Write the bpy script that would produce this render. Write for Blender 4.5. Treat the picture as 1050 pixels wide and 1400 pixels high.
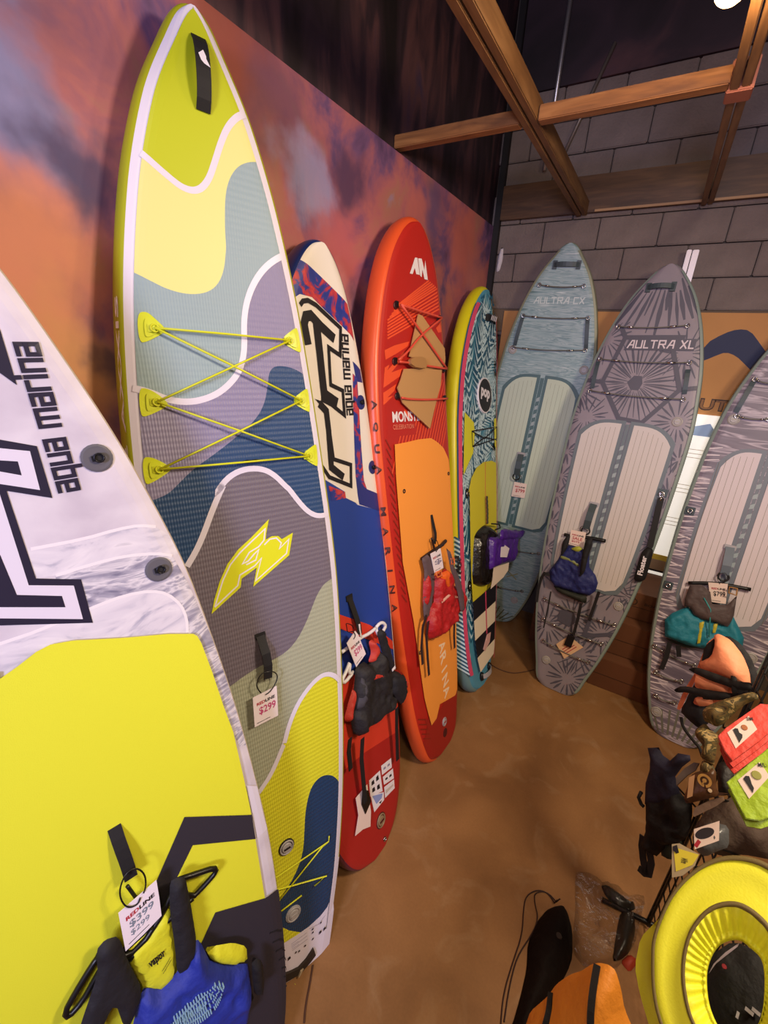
import bpy, bmesh, math, random
from mathutils import Vector, Matrix, noise
from mathutils.geometry import delaunay_2d_cdt
for o in list(bpy.data.objects): bpy.data.objects.remove(o)
S = bpy.context.scene; COL = S.collection
PI = math.pi; rnd = random.Random(7)
# ---------------------------------------------------------------- camera
cam = bpy.data.cameras.new('camera'); co = bpy.data.objects.new('camera', cam); COL.objects.link(co)
RT = Vector((0.85284, 0.51979, 0.04986)); DN = Vector((0.22808, -0.28492, -0.93102)); FW = Vector((-0.46973, 0.80538, -0.36154))
co.matrix_world = Matrix(((RT.x, -DN.x, -FW.x, 0), (RT.y, -DN.y, -FW.y, 0), (RT.z, -DN.z, -FW.z, 2.6), (0, 0, 0, 1)))
cam.sensor_fit = 'HORIZONTAL'; cam.sensor_width = 36; cam.lens = 591 / 1050 * 36; cam.clip_start = .02
S.camera = co
# ---------------------------------------------------------------- world, lights, exposure
S.view_settings.view_transform = 'Standard'; S.view_settings.look = 'None'; S.view_settings.exposure = 0.02; S.view_settings.gamma = 1
S.view_settings.use_curve_mapping = False
W = bpy.data.worlds.new('world'); S.world = W; W.use_nodes = True
W.node_tree.nodes['Background'].inputs[0].default_value = (.62, .52, .55, 1); W.node_tree.nodes['Background'].inputs[1].default_value = .16
def lamp(name, kind, loc, energy, col, size=.2, target=None, size_y=None):
    l = bpy.data.lights.new(name, kind); l.energy = energy; l.color = col
    if kind == 'AREA':
        l.size = size
        if size_y: l.shape = 'RECTANGLE'; l.size_y = size_y
    else: l.shadow_soft_size = size
    o = bpy.data.objects.new(name, l); COL.objects.link(o); o.location = loc
    if target: o.rotation_euler = (Vector(target) - Vector(loc)).to_track_quat('-Z', 'Y').to_euler()
    return o
lamp('ceiling_lamp_light', 'AREA', (1.35, 1.55, 3.5), 76, (1, .80, .58), .5, (-.6, 1.2, .2))
lamp('near_ceiling_lamp', 'AREA', (.55, -.5, 4.3), 34, (1, .82, .6), .5, (0, 1.2, 0))
lamp('doorway_daylight', 'AREA', (.15, -2.5, 2.95), 118, (.70, .68, 1), .7, (-.8, 2.2, 1.9))
lamp('bulb_light', 'POINT', (-.07, 1.93, 3.50), 13, (1, .66, .34), .06)
# ---------------------------------------------------------------- data (all in metres, local to each frame: origin, right, up, normal)
FR={'f2':[[-0.7515,0.8048,0.0],[0.3581,0.9335,-0.0171],[-0.1934,0.0921,0.9768],[0.9134,-0.3465,0.2135]],'blue':[[-0.7263,1.3691,0.0],[0.0524,0.9942,-0.0943],[-0.2367,0.1041,0.966],[0.9702,-0.0283,0.2408]],'orange':[[-0.6944,2.1846,0.0],[0.0545,0.9954,-0.0789],[-0.2176,0.089,0.972],[0.9745,-0.0358,0.2214]],'pop':[[-0.6776,2.9102,0.0],[0.0989,0.9667,-0.236],[-0.2279,0.2529,0.9403],[0.9687,-0.0392,0.2453]],'xcx':[[-0.9293,3.8937,0.0],[0.9965,0.0745,-0.0391],[0.035,0.0561,0.9978],[0.0765,-0.9956,0.0533]],'xl':[[-0.1419,3.2096,0.0],[0.9983,-0.0587,0.0019],[0.0136,0.2628,0.9648],[-0.0571,-0.9631,0.2631]],'right':[[0.7017,3.1746,0.0],[0.9963,-0.0864,-0.0013],[0.027,0.2969,0.9545],[-0.082,-0.951,0.2981]],'white':[[-0.7027,0.3434,0.0],[0.2987,0.9485,0.1055],[-0.2195,-0.0393,0.9748],[0.9288,-0.3143,0.1965]],'wstrap':[[-0.9743,0.3247,1.2849],[0.2987,0.9485,0.1055],[-0.2195,-0.0393,0.9748],[0.9288,-0.3143,0.1965]],'wtag':[[-0.8941,0.2964,1.084],[0.2987,0.9485,0.1055],[-0.2195,-0.0393,0.9748],[0.9288,-0.3143,0.1965]],'whang':[[-0.8939,0.2744,0.9462],[0.2987,0.9485,0.1055],[-0.2195,-0.0393,0.9748],[0.9288,-0.3143,0.1965]],'wvest':[[-0.8012,0.3655,0.6791],[0.2987,0.9485,0.1055],[-0.2195,-0.0393,0.9748],[0.9288,-0.3143,0.1965]],'bcard':[[-0.78,1.2886,0.3111],[0.0524,0.9942,-0.0943],[-0.2367,0.1041,0.966],[0.9702,-0.0283,0.2408]],'bstrap':[[-1.0433,1.5288,1.321],[0.0524,0.9942,-0.0943],[-0.2367,0.1041,0.966],[0.9702,-0.0283,0.2408]],'bhang':[[-0.9935,1.5136,1.2182],[0.0524,0.9942,-0.0943],[-0.2367,0.1041,0.966],[0.9702,-0.0283,0.2408]],'btag':[[-0.961,1.4419,1.2036],[0.0524,0.9942,-0.0943],[-0.2367,0.1041,0.966],[0.9702,-0.0283,0.2408]],'bvest':[[-0.9071,1.5389,0.9146],[0.0524,0.9942,-0.0943],[-0.2367,0.1041,0.966],[0.9702,-0.0283,0.2408]],'ostrap':[[-1.0285,2.359,1.5254],[0.0545,0.9954,-0.0789],[-0.2176,0.089,0.972],[0.9745,-0.0358,0.2214]],'otag':[[-0.9349,2.3122,1.3271],[0.0545,0.9954,-0.0789],[-0.2176,0.089,0.972],[0.9745,-0.0358,0.2214]],'ohang':[[-0.9624,2.3403,1.3172],[0.0545,0.9954,-0.0789],[-0.2176,0.089,0.972],[0.9745,-0.0358,0.2214]],'ovest':[[-0.8871,2.3559,1.0335],[0.0545,0.9954,-0.0789],[-0.2176,0.089,0.972],[0.9745,-0.0358,0.2214]],'ppouch':[[-0.8838,3.2683,0.953],[0.0989,0.9667,-0.236],[-0.2279,0.2529,0.9403],[0.9687,-0.0392,0.2453]],'xcxtag':[[-0.8754,3.9525,1.3957],[0.9965,0.0745,-0.0391],[0.035,0.0561,0.9978],[0.0765,-0.9956,0.0533]],'ltag':[[-0.2506,3.5019,1.2362],[0.9983,-0.0587,0.0019],[0.0136,0.2628,0.9648],[-0.0571,-0.9631,0.2631]],'lhang':[[-0.248,3.516,1.2125],[0.9983,-0.0587,0.0019],[0.0136,0.2628,0.9648],[-0.0571,-0.9631,0.2631]],'lvest':[[-0.2069,3.4273,0.9346],[0.9983,-0.0587,0.0019],[0.0136,0.2628,0.9648],[-0.0571,-0.9631,0.2631]],'lcard':[[-0.1257,3.2944,0.4009],[0.9983,-0.0587,0.0019],[0.0136,0.2628,0.9648],[-0.0571,-0.9631,0.2631]],'leash':[[0.2373,3.5264,1.3179],[0.9983,-0.0587,0.0019],[0.0136,0.2628,0.9648],[-0.0571,-0.9631,0.2631]],'rtag':[[0.6984,3.4574,1.1028],[0.9963,-0.0864,-0.0013],[0.027,0.2969,0.9545],[-0.082,-0.951,0.2981]],'rhang':[[0.7074,3.4961,1.128],[0.9963,-0.0864,-0.0013],[0.027,0.2969,0.9545],[-0.082,-0.951,0.2981]],'rvest':[[0.6431,3.4368,0.9548],[0.9963,-0.0864,-0.0013],[0.027,0.2969,0.9545],[-0.082,-0.951,0.2981]],'back':[[0.0,4.2,0.0],[1.0,0.0,0.0],[0.0,0.0,1.0],[0.0,-1.0,0.0]],'card':[[0.0,4.17,0.0],[1.0,0.0,0.0],[0.0,0.0,1.0],[0.0,-1.0,0.0]],'boxes':[[0.0,3.62,0.0],[1.0,0.0,0.0],[0.0,0.0,1.0],[0.0,-1.0,0.0]],'pfd':[[0.486,1.8885,1.4229],[0.7724,-0.6352,0.0],[0.2172,0.2642,0.9397],[-0.5968,-0.7258,0.342]],'camo':[[0.4773,1.6837,1.3886],[0.8108,-0.5853,-0.0],[0.3357,0.465,0.8192],[-0.4795,-0.6642,0.5736]],'red':[[0.4874,1.4714,1.5234],[0.9493,-0.3144,0.0],[0.2223,0.6712,0.7071],[-0.2223,-0.6712,0.7071]],'green':[[0.4703,1.2119,1.5778],[0.9323,-0.3618,-0.0],[0.2558,0.6592,0.7071],[-0.2558,-0.6592,0.7071]],'cpack':[[0.4724,1.5287,1.2018],[0.8896,-0.4567,-0.0],[0.2619,0.5103,0.8192],[-0.3741,-0.7287,0.5736]],'gpack':[[0.4812,1.4207,1.1028],[0.877,-0.4804,0.0],[0.3088,0.5637,0.766],[-0.368,-0.6718,0.6428]],'ypack':[[0.4253,1.2813,1.1371],[0.88,-0.475,0.0],[0.3053,0.5656,0.766],[-0.3639,-0.6741,0.6428]],'bvst':[[0.4671,1.8417,0.7916],[0.8727,-0.4883,0.0],[0.1015,0.1814,0.9781],[-0.4777,-0.8536,0.2079]],'dark':[[0.5768,1.5138,1.1556],[0.8999,-0.4361,0.0],[0.2803,0.5784,0.766],[-0.3341,-0.6893,0.6428]],'hat':[[0.3681,0.7103,1.555],[0.8444,-0.5358,0.0],[0.4389,0.6917,0.5736],[-0.3073,-0.4843,0.8192]],'obag':[[0.2444,1.0212,0.6094],[0.9725,-0.2328,0.0],[0.0602,0.2517,0.9659],[-0.2249,-0.9394,0.2588]],'sack':[[0.1454,1.4229,0.0],[1.0,0.0,0.0],[0.0,1.0,0.0],[0.0,0.0,1.0]],'film':[[0.3671,1.6956,0.0],[1.0,0.0,0.0],[0.0,1.0,0.0],[0.0,0.0,1.0]],'cord':[[-0.6316,3.2169,0.0],[1.0,0.0,0.0],[0.0,1.0,0.0],[0.0,0.0,1.0]],'ftag':[[-0.9889,0.8874,1.2902],[0.3581,0.9335,-0.0171],[-0.1934,0.0921,0.9768],[0.9134,-0.3465,0.2135]],'lw':[[-1.46,0.0,0.0],[0.0,1.0,0.0],[0.0,0.0,1.0],[1.0,0.0,0.0]]}
BD={'f2':([3.514,0.721],[0.299,0.346,0.443,0.622,0.782,0.905,0.961,0.905,0.803,0.636,0.436,0.219,0.001]),'blue':([3.075,0.736],[0.215,0.454,0.662,0.843,0.942,0.998,1.013,0.998,0.906,0.72,0.519,0.308,0.004]),'orange':([3.306,0.788],[0.3,0.498,0.618,0.763,0.863,0.952,1.0,1.025,0.99,0.847,0.648,0.396,0.032]),'pop':([3.211,0.747],[0.273,0.484,0.637,0.795,0.911,0.987,1.018,1.011,0.952,0.795,0.585,0.335,-0.003]),'xcx':([3.395,0.831],[0.307,0.507,0.646,0.802,0.918,0.989,1.008,0.981,0.896,0.718,0.494,0.251,0.005]),'xl':([3.318,0.792],[0.259,0.403,0.488,0.654,0.82,0.951,1.01,1.036,0.951,0.764,0.535,0.286,0.022]),'right':([3.135,0.724],[0.252,0.416,0.541,0.724,0.881,0.988,1.018,0.98,0.865,0.635,0.379,0.18,-0.011]),'white':([2.999,0.785],[0.258,0.476,0.638,0.793,0.932,1.043,1.077,1.046,0.914,0.72,0.535,0.315,0.003])}
D={
'f2':{'S1':[(-0.182,3.123),(-0.154,3.104),(-0.117,3.081),(-0.084,3.063),(-0.052,3.06),(-0.024,3.073),(0.002,3.106),(0.024,3.155),(0.047,3.209),(0.071,3.254),(0.101,3.288),(0.135,3.311)],
 'B':[(-0.252,2.817),(-0.203,2.796),(-0.157,2.778),(-0.1,2.771),(-0.045,2.782),(-0.007,2.809),(0.019,2.855),(0.033,2.921),(0.034,2.939),(0.036,2.987),(0.045,3.066),(0.061,3.115),(0.088,3.154),(0.12,3.177),(0.168,3.193)],
 'S2':[(-0.295,2.492),(-0.249,2.479),(-0.202,2.455),(-0.144,2.447),(-0.087,2.457),(-0.033,2.481),(0.018,2.525),(0.046,2.569),(0.062,2.628),(0.066,2.692),(0.079,2.755),(0.104,2.813),(0.141,2.866),(0.184,2.906),(0.241,2.94)],
 'DE':[(-0.286,2.151),(-0.245,2.163),(-0.214,2.188),(-0.16,2.233),(-0.082,2.277),(0.002,2.331),(0.072,2.382),(0.111,2.434),(0.131,2.496),(0.14,2.542),(0.159,2.565),(0.194,2.57),(0.246,2.56),(0.303,2.527)],
 'S3':[(-0.225,1.914),(-0.188,1.961),(-0.156,2.014),(-0.122,2.08),(-0.088,2.14),(-0.06,2.182),(-0.101,2.138),(-0.056,2.19),(0.002,2.215),(0.068,2.212),(0.116,2.186),(0.163,2.129),(0.17,2.124),(0.21,2.06),(0.246,2.016),(0.286,1.995),(0.337,1.996)],
 'G':[(-0.173,1.426),(-0.138,1.436),(-0.093,1.451),(-0.041,1.464),(0.021,1.47),(0.085,1.481),(0.139,1.518),(0.188,1.582),(0.22,1.637),(0.246,1.678),(0.281,1.713),(0.324,1.723)],
 'S4':[(-0.102,0.947),(-0.085,0.961),(-0.05,0.99),(-0.014,1.036),(0.026,1.098),(0.027,1.098),(0.056,1.168),(0.097,1.234),(0.145,1.28),(0.192,1.31),(0.239,1.321),(0.283,1.298),(0.313,1.253)],
 'blob':[(0.266,0.758),(0.238,0.818),(0.204,0.848),(0.164,0.859),(0.125,0.837),(0.103,0.796),(0.083,0.736),(0.069,0.653),(0.055,0.57),(0.031,0.513),(-0.01,0.461),(-0.047,0.436),(-0.08,0.407),(-0.11,0.276),(0.173,0.024),(0.238,0.374)],
 'tail':[(-0.096,0.202),(-0.029,0.189),(0.032,0.182),(0.088,0.187),(0.129,0.203),(0.162,0.235),(0.189,0.293),(0.213,0.393)],
 'logo':[(-0.171,1.727),(-0.155,1.776),(-0.127,1.837),(-0.093,1.891),(-0.05,1.933),(0.003,1.967),(0.078,2.022),(0.062,1.973),(0.056,1.947),(0.081,1.956),(0.107,1.951),(0.119,1.936),(0.167,1.952),(0.141,1.867),(-0.013,1.783),(0.009,1.851),(-0.051,1.824),(-0.059,1.793)],
 'logol1':[(-0.157,1.748),(-0.143,1.779),(-0.117,1.835),(-0.084,1.885),(-0.045,1.92),(0.004,1.953),(0.059,1.989),(0.049,1.947),(0.026,1.927),(-0.011,1.914),(-0.041,1.878),(-0.019,1.883),(0.005,1.903),(0.025,1.916),(0.009,1.88),(-0.028,1.871)],
 'logol2':[(0.048,1.929),(0.072,1.946),(0.098,1.945),(0.115,1.922),(0.105,1.902),(0.147,1.93),(0.131,1.877),(-0.001,1.803),(0.031,1.882),(0.003,1.86),(-0.056,1.839),(-0.068,1.803),(-0.157,1.748)],
 'pad0':[(-0.253,2.703),(-0.227,2.711),(-0.206,2.692),(-0.181,2.667),(-0.184,2.655),(-0.24,2.623),(-0.259,2.623)],
 'ring0':[(-0.213,2.663)],
 'pad1':[(-0.28,2.489),(-0.26,2.492),(-0.231,2.475),(-0.205,2.448),(-0.208,2.435),(-0.272,2.406),(-0.287,2.41)],
 'ring1':[(-0.238,2.449)],
 'pad2':[(-0.302,2.283),(-0.28,2.286),(-0.249,2.267),(-0.225,2.246),(-0.228,2.235),(-0.291,2.201),(-0.307,2.204)],
 'ring2':[(-0.261,2.244)],
 'pad3':[(0.189,2.654),(0.258,2.704),(0.27,2.7),(0.278,2.624),(0.265,2.617)],
 'ring3':[(0.227,2.655)],
 'pad4':[(0.211,2.445),(0.282,2.491),(0.293,2.487),(0.295,2.407),(0.282,2.403)],
 'ring4':[(0.251,2.445)],
 'pad5':[(0.23,2.243),(0.3,2.281),(0.309,2.276),(0.307,2.199),(0.294,2.194)],
 'ring5':[(0.262,2.238)],
 'nhandle':[(-0.016,3.441),(0.027,3.443),(0.021,3.272),(-0.018,3.271)],
 'nemb':[(-0.008,3.386),(0.006,3.397),(0.013,3.385),(0.013,3.379),(0.023,3.363),(0.006,3.367),(-0.002,3.373)],
 'chandle':[(-0.011,1.586),(-0.008,1.522),(-0.007,1.475),(-0.013,1.422)],
 'valve':[(-0.018,0.634),(-0.029,0.303)],
 'tb1':[(-0.075,0.538),(0.169,0.532),(0.174,0.557),(0.136,0.529),(-0.078,0.426)],
 'tb2':[(-0.077,0.476),(0.139,0.372),(0.077,0.369)],
 'tb3':[(0.015,0.37),(-0.08,0.37)],
 'tslot':[(-0.102,0.06),(-0.042,0.038),(-0.004,0.046),(0.035,0.069),(0.04,0.032),(0.013,0.021),(-0.038,0.008),(-0.104,0.017)],
 'tcap':[(-0.072,-0.008),(-0.046,-0.022),(-0.004,-0.013),(-0.007,-0.026),(-0.043,-0.032),(-0.07,-0.018)],
 'tstrap':[(-0.052,0.008),(-0.039,0.027),(-0.025,0.026),(-0.037,0.015),(-0.049,0.005)],
 'tprint':[(-0.077,0.171),(0.017,0.165),(0.031,0.175),(0.055,0.167),(0.075,0.159),(0.112,0.176)],
 'ticons':[(-0.075,0.115),(-0.043,0.117),(-0.028,0.11),(0.001,0.112),(0.039,0.114),(0.077,0.116),(0.099,0.115),(0.086,0.16),(0.045,0.162),(0.043,0.146)]},
'white':{'k0':[(0.159,2.712),(0.197,2.625),(0.19,2.516),(0.17,2.543),(0.122,2.603)],
 'k1o':[(0.058,2.448),(0.128,2.411),(0.184,2.385),(0.176,2.265),(0.104,2.303),(0.091,2.093),(0.17,2.056),(0.16,1.938),(-0.0,2.014),(-0.066,2.043)],
 'k1i':[(0.052,2.428),(0.122,2.394),(0.169,2.377),(0.16,2.289),(0.093,2.323),(0.074,2.083),(0.152,2.047),(0.144,1.957),(0.005,2.03),(-0.06,2.058)],
 'k2':[(0.06,2.39),(0.114,2.369),(0.142,2.36),(0.139,2.329),(0.107,2.346),(0.054,2.373)],
 'k3':[(-0.002,2.197),(0.05,2.17),(0.048,2.07),(0.123,2.032),(0.121,2.002),(0.013,2.055),(-0.04,2.081)],
 'txt':[(0.23,2.273),(0.249,2.594)],
 'pad':[(-0.1,1.937),(-0.034,1.91),(-0.038,1.896),(-0.004,1.907),(0.038,1.924),(0.067,1.928),(0.109,1.916),(0.214,1.867),(0.308,1.828),(0.37,1.795),(0.378,1.783),(0.383,1.757),(0.387,1.652),(0.388,1.528),(0.392,1.423),(0.376,1.193),(0.368,1.102),(0.356,0.999),(0.344,0.901),(0.326,0.747),(0.304,0.459),(0.237,0.156),(0.183,-0.037),(-0.464,1.107)],
 'st1':[(-0.081,0.964),(0.071,1.116),(0.192,1.256),(0.368,1.098),(0.356,1.0),(0.186,1.146),(0.121,1.08),(-0.028,0.89)],
 'st2':[(0.177,0.856),(0.326,0.747),(0.372,0.727),(0.409,0.698),(0.265,0.113),(0.211,-0.088),(-0.147,0.529),(0.008,0.681)],
 'm1':[(0.087,2.163),(0.103,2.163),(0.204,2.151),(0.277,2.151),(0.328,2.145),(0.365,2.128),(0.407,2.072),(0.396,2.03),(0.345,2.058),(0.276,2.078),(0.202,2.084),(0.127,2.085),(0.077,2.096)],
 'm2':[(0.127,2.085),(0.202,2.084),(0.276,2.078),(0.345,2.058),(0.382,2.036),(0.401,1.937),(0.417,1.762),(0.439,1.547),(0.429,1.332),(0.397,1.357),(0.392,1.423),(0.387,1.652),(0.384,1.761),(0.356,1.804),(0.367,1.845),(0.364,1.891),(0.34,1.938),(0.304,1.963),(0.246,1.977),(0.17,1.977),(0.091,1.969)],
 'm3':[(-0.014,1.973),(0.063,1.969),(0.17,1.977),(0.246,1.977),(0.304,1.963),(0.34,1.938),(0.364,1.891),(0.367,1.845),(0.355,1.803),(0.308,1.828),(0.214,1.867),(0.109,1.916),(0.067,1.928),(0.038,1.924),(-0.004,1.907),(-0.039,1.894)],
 'm0':[(-0.049,2.014),(0.001,2.02),(0.158,1.939),(0.246,1.977),(0.061,1.962),(-0.016,1.967),(-0.063,1.971)],
 'strip':[(0.381,1.209),(0.414,1.17),(0.404,1.029),(0.405,0.984),(0.363,0.992)],
 'l1':[(0.103,2.163),(0.204,2.151),(0.277,2.151),(0.328,2.145),(0.365,2.128)],
 'l2':[(0.127,2.085),(0.202,2.084),(0.276,2.078),(0.345,2.058),(0.382,2.036)],
 'l3':[(-0.043,1.974),(-0.014,1.973),(0.063,1.969),(0.17,1.977),(0.246,1.977),(0.304,1.963),(0.34,1.938),(0.364,1.891),(0.367,1.845),(0.357,1.804)],
 'ring':[(0.287,2.334),(0.339,2.013)],
 'chev':[(0.32,0.668),(0.339,0.594),(0.315,0.444),(0.276,0.445),(0.277,0.285)]},
'wstrap':{'strap':[(-0.0,0.06),(-0.003,0.004),(-0.005,-0.057),(-0.009,-0.103)]},
'wtag':{'card':[(-0.037,0.05),(0.064,0.063),(0.055,0.007),(0.043,-0.058),(-0.009,-0.071),(-0.057,-0.078)],
 'loop':[(0.017,0.05),(0.006,0.035),(-0.016,0.049),(-0.021,0.087),(-0.013,0.123),(0.012,0.154),(0.036,0.148),(0.047,0.111),(0.039,0.073),(0.028,0.057)],
 't':[(-0.028,0.007),(0.052,0.024),(-0.027,-0.012),(0.024,-0.004),(-0.028,-0.042),(0.027,-0.033),(-0.049,-0.069),(0.004,-0.056)]},
'whang':{'bar':[(-0.079,0.087),(-0.032,0.008),(0.044,0.023),(0.147,0.126)],
 'lend':[(-0.071,0.085),(-0.098,0.069),(-0.148,0.029),(-0.18,-0.001),(-0.178,-0.023),(-0.142,-0.011),(-0.104,0.023),(-0.077,0.045)],
 'rend':[(0.134,0.131),(0.189,0.1),(0.24,0.071),(0.241,0.053),(0.209,0.041),(0.153,0.028)],
 'bar2':[(-0.029,-0.002),(0.026,0.006),(0.101,0.024),(0.161,0.028)],
 'hook':[(0.046,0.041),(0.047,0.12),(0.041,0.185),(0.036,0.228)]},
'wvest':{'lin':[(-0.115,0.305),(-0.055,0.31),(0.008,0.348),(0.015,0.314),(-0.023,0.118),(-0.068,0.083),(-0.112,0.137),(-0.114,0.205)],
 'rst':[(0.04,0.442),(0.06,0.437),(0.077,0.421),(0.067,0.333),(0.041,0.163),(0.003,0.11),(-0.03,0.121),(-0.008,0.227),(0.016,0.364)],
 'lst':[(-0.158,0.407),(-0.134,0.418),(-0.108,0.399),(-0.112,0.316),(-0.112,0.17),(-0.159,0.101),(-0.18,0.107),(-0.172,0.206),(-0.225,0.164),(-0.287,0.053),(-0.318,0.11),(-0.251,0.226),(-0.176,0.335)],
 'body':[(-0.17,0.063),(-0.136,0.131),(-0.111,0.161),(-0.079,0.116),(-0.031,0.117),(0.005,0.145),(0.034,0.172),(0.047,0.164),(0.051,0.139),(0.054,0.055),(0.084,-0.008),(0.146,-0.088),(0.132,-0.191),(0.093,-0.287),(0.04,-0.294),(-0.017,-0.441),(-0.21,-0.088)],
 'lin2':[(0.054,0.11),(0.09,0.075),(0.128,0.036),(0.16,-0.025),(0.148,-0.087),(0.082,-0.014),(0.059,0.043)],
 'side':[(0.163,-0.047),(0.189,-0.107),(0.161,-0.233),(0.131,-0.209),(0.145,-0.121)],
 'side2':[(0.128,-0.185),(0.126,-0.221),(0.062,-0.212),(0.042,-0.207),(0.046,-0.194),(0.098,-0.204)],
 'wave':[(-0.126,0.02),(-0.077,0.005),(-0.03,-0.033),(0.021,-0.038),(0.056,0.006)],
 'wave2':[(-0.128,0.039),(-0.078,0.024),(-0.037,-0.005),(0.012,-0.014),(0.045,0.021)],
 'wave3':[(-0.12,-0.002),(-0.07,-0.023),(-0.022,-0.057),(0.029,-0.063),(0.063,-0.011)],
 'vap':[(-0.078,0.211),(-0.035,0.21),(-0.004,0.01),(0.031,0.041)]},
'blue':{'N1':[(-0.261,2.82),(-0.18,2.896),(-0.131,2.979),(0.019,2.926),(0.178,2.866),(0.201,2.807),(0.223,2.709),(0.191,2.733),(0.115,2.767),(0.016,2.806),(-0.074,2.846),(-0.147,2.843),(-0.23,2.789)],
 'navytop':[(-0.245,2.917),(-0.131,2.979),(-0.107,3.011),(-0.153,3.042),(-0.263,2.983)],
 'o1':[(-0.147,2.801),(-0.131,2.819),(-0.1,2.828),(-0.05,2.819),(0.115,2.751),(0.107,2.63),(0.026,2.656),(0.029,2.493),(0.116,2.47),(0.119,2.355),(0.026,2.404),(-0.043,2.427),(-0.063,2.422),(-0.006,2.374),(0.012,2.151),(0.14,2.112),(0.126,2.007),(-0.03,2.07),(-0.13,2.199),(-0.179,2.545)],
 'k1':[(0.069,2.698),(-0.02,2.737),(-0.084,2.772),(-0.115,2.763),(-0.127,2.733),(-0.107,2.651)],
 'k2':[(-0.05,2.745),(-0.034,2.608),(-0.02,2.451),(0.071,2.412)],
 'k3':[(-0.058,2.407),(-0.013,2.374),(-0.006,2.285),(-0.009,2.114),(0.074,2.058)],
 'txt':[(0.185,2.36),(0.167,2.725)],
 'v1':[(0.203,2.613),(0.271,2.58),(0.289,2.517),(0.234,2.519),(0.223,2.538)],
 'v2':[(0.2,2.556),(0.235,2.534),(0.24,2.38),(0.237,2.021),(0.256,1.969),(0.171,2.05),(0.19,2.33)],
 'v3':[(0.171,2.05),(0.237,2.021),(0.256,1.972),(0.382,1.923),(0.385,1.825),(0.173,1.905)],
 'low':[(-0.118,2.097),(-0.04,2.055),(0.086,1.983),(0.165,1.908),(0.382,1.834)],
 'pur':[(-0.041,2.031),(0.073,1.985),(0.081,1.953),(-0.034,1.957)],
 'wbar':[(0.074,1.99),(0.169,1.961),(0.176,1.904),(0.075,1.954)],
 'disc':[(0.257,2.419),(0.325,2.081)],
 'redst':[(-0.13,1.44),(0.147,1.258),(0.259,1.16),(0.37,1.052),(0.365,1.009),(0.223,1.111),(-0.141,1.376)],
 'red':[(-0.192,1.095),(-0.067,1.1),(0.092,0.954),(0.379,0.868)],
 'red2':[(-0.273,0.647),(-0.194,0.632),(-0.018,0.611),(0.346,0.517)],
 'edge':[(0.369,1.819),(0.368,1.522),(0.367,1.279),(0.358,1.033),(0.352,0.882)],
 'c0':[(-0.006,0.439),(0.095,0.425),(0.094,0.297),(-0.013,0.349)],
 'c1':[(-0.011,0.359),(0.101,0.286),(0.094,0.243),(-0.001,0.245)],
 'c2':[(0.108,0.444),(0.206,0.423),(0.201,0.366),(0.105,0.389)],
 'c3':[(0.108,0.375),(0.209,0.354),(0.205,0.293),(0.11,0.325)],
 'c4':[(0.107,0.313),(0.205,0.287),(0.199,0.235),(0.103,0.248)],
 'valve':[(0.043,0.158),(0.048,0.039)]},
'bcard':{'card':[(-0.033,0.15),(0.066,0.151),(0.069,-0.015),(0.051,-0.088),(-0.008,-0.053),(-0.07,-0.035),(-0.029,0.047)],
 'blk':[(0.02,0.145),(0.063,0.12),(0.075,0.046),(0.02,0.015),(0.001,0.085)]},
'bstrap':{'strap':[(-0.006,0.09),(0.004,-0.001),(0.008,-0.053),(0.004,-0.103)]},
'bhang':{'bar':[(-0.137,-0.02),(-0.075,-0.02),(0.011,-0.014),(0.091,-0.024),(0.152,-0.019)],
 'lend':[(-0.157,-0.152),(-0.124,-0.13),(-0.08,-0.09),(-0.107,-0.154),(-0.065,-0.155),(-0.14,-0.178),(-0.159,-0.161)],
 'rend':[(0.147,-0.019),(0.189,-0.007),(0.224,-0.019),(0.242,-0.046),(0.216,-0.062),(0.168,-0.074)],
 'hook':[(0.015,-0.011),(0.01,0.027),(0.012,0.061)]},
'btag':{'card':[(-0.059,0.056),(0.013,0.088),(0.032,0.06),(0.074,-0.062),(-0.011,-0.091)],
 'loop':[(-0.01,0.056),(0.005,0.063),(0.005,0.076),(-0.009,0.097),(-0.05,0.105),(-0.049,0.142),(-0.052,0.156),(-0.011,0.13),(-0.001,0.107)],
 't':[(-0.026,0.02),(0.036,0.035),(0.0,-0.031),(0.068,-0.024),(-0.008,-0.075),(0.054,-0.069)]},
'bvest':{'body':[(-0.121,0.177),(-0.051,0.172),(-0.023,0.148),(0.022,0.167),(0.055,0.205),(0.098,0.152),(0.143,0.042),(0.229,-0.02),(0.27,-0.082),(0.264,-0.173),(0.246,-0.216),(0.159,-0.194),(0.12,-0.194),(-0.006,-0.184),(-0.113,-0.169),(-0.154,-0.179),(-0.194,-0.142),(-0.202,-0.06),(-0.172,0.023),(-0.142,0.107)],
 'strap':[(0.022,0.304),(0.057,0.312),(0.091,0.285),(0.094,0.251),(0.12,0.169),(0.147,0.04),(0.107,0.049),(0.067,0.124),(0.046,0.204)],
 'red1':[(-0.033,0.277),(0.0,0.277),(0.037,0.224),(0.031,0.19),(-0.021,0.157),(-0.054,0.179),(-0.02,0.214)],
 'red2':[(-0.047,0.105),(-0.0,0.089),(0.043,0.066),(0.044,0.049),(-0.044,0.08)],
 'edge1':[(-0.125,0.159),(-0.156,0.09),(-0.199,0.039),(-0.242,-0.02),(-0.242,-0.042),(-0.204,-0.072),(-0.179,0.002),(-0.139,0.08)],
 'edge2':[(0.16,0.028),(0.239,-0.024),(0.292,-0.1),(0.288,-0.127),(0.221,-0.179),(0.228,-0.112),(0.267,-0.098),(0.227,-0.035)],
 'l1':[(-0.116,0.144),(-0.103,0.107),(-0.093,0.055),(-0.111,-0.002),(-0.172,-0.022),(-0.18,-0.002),(-0.143,0.057)],
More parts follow.
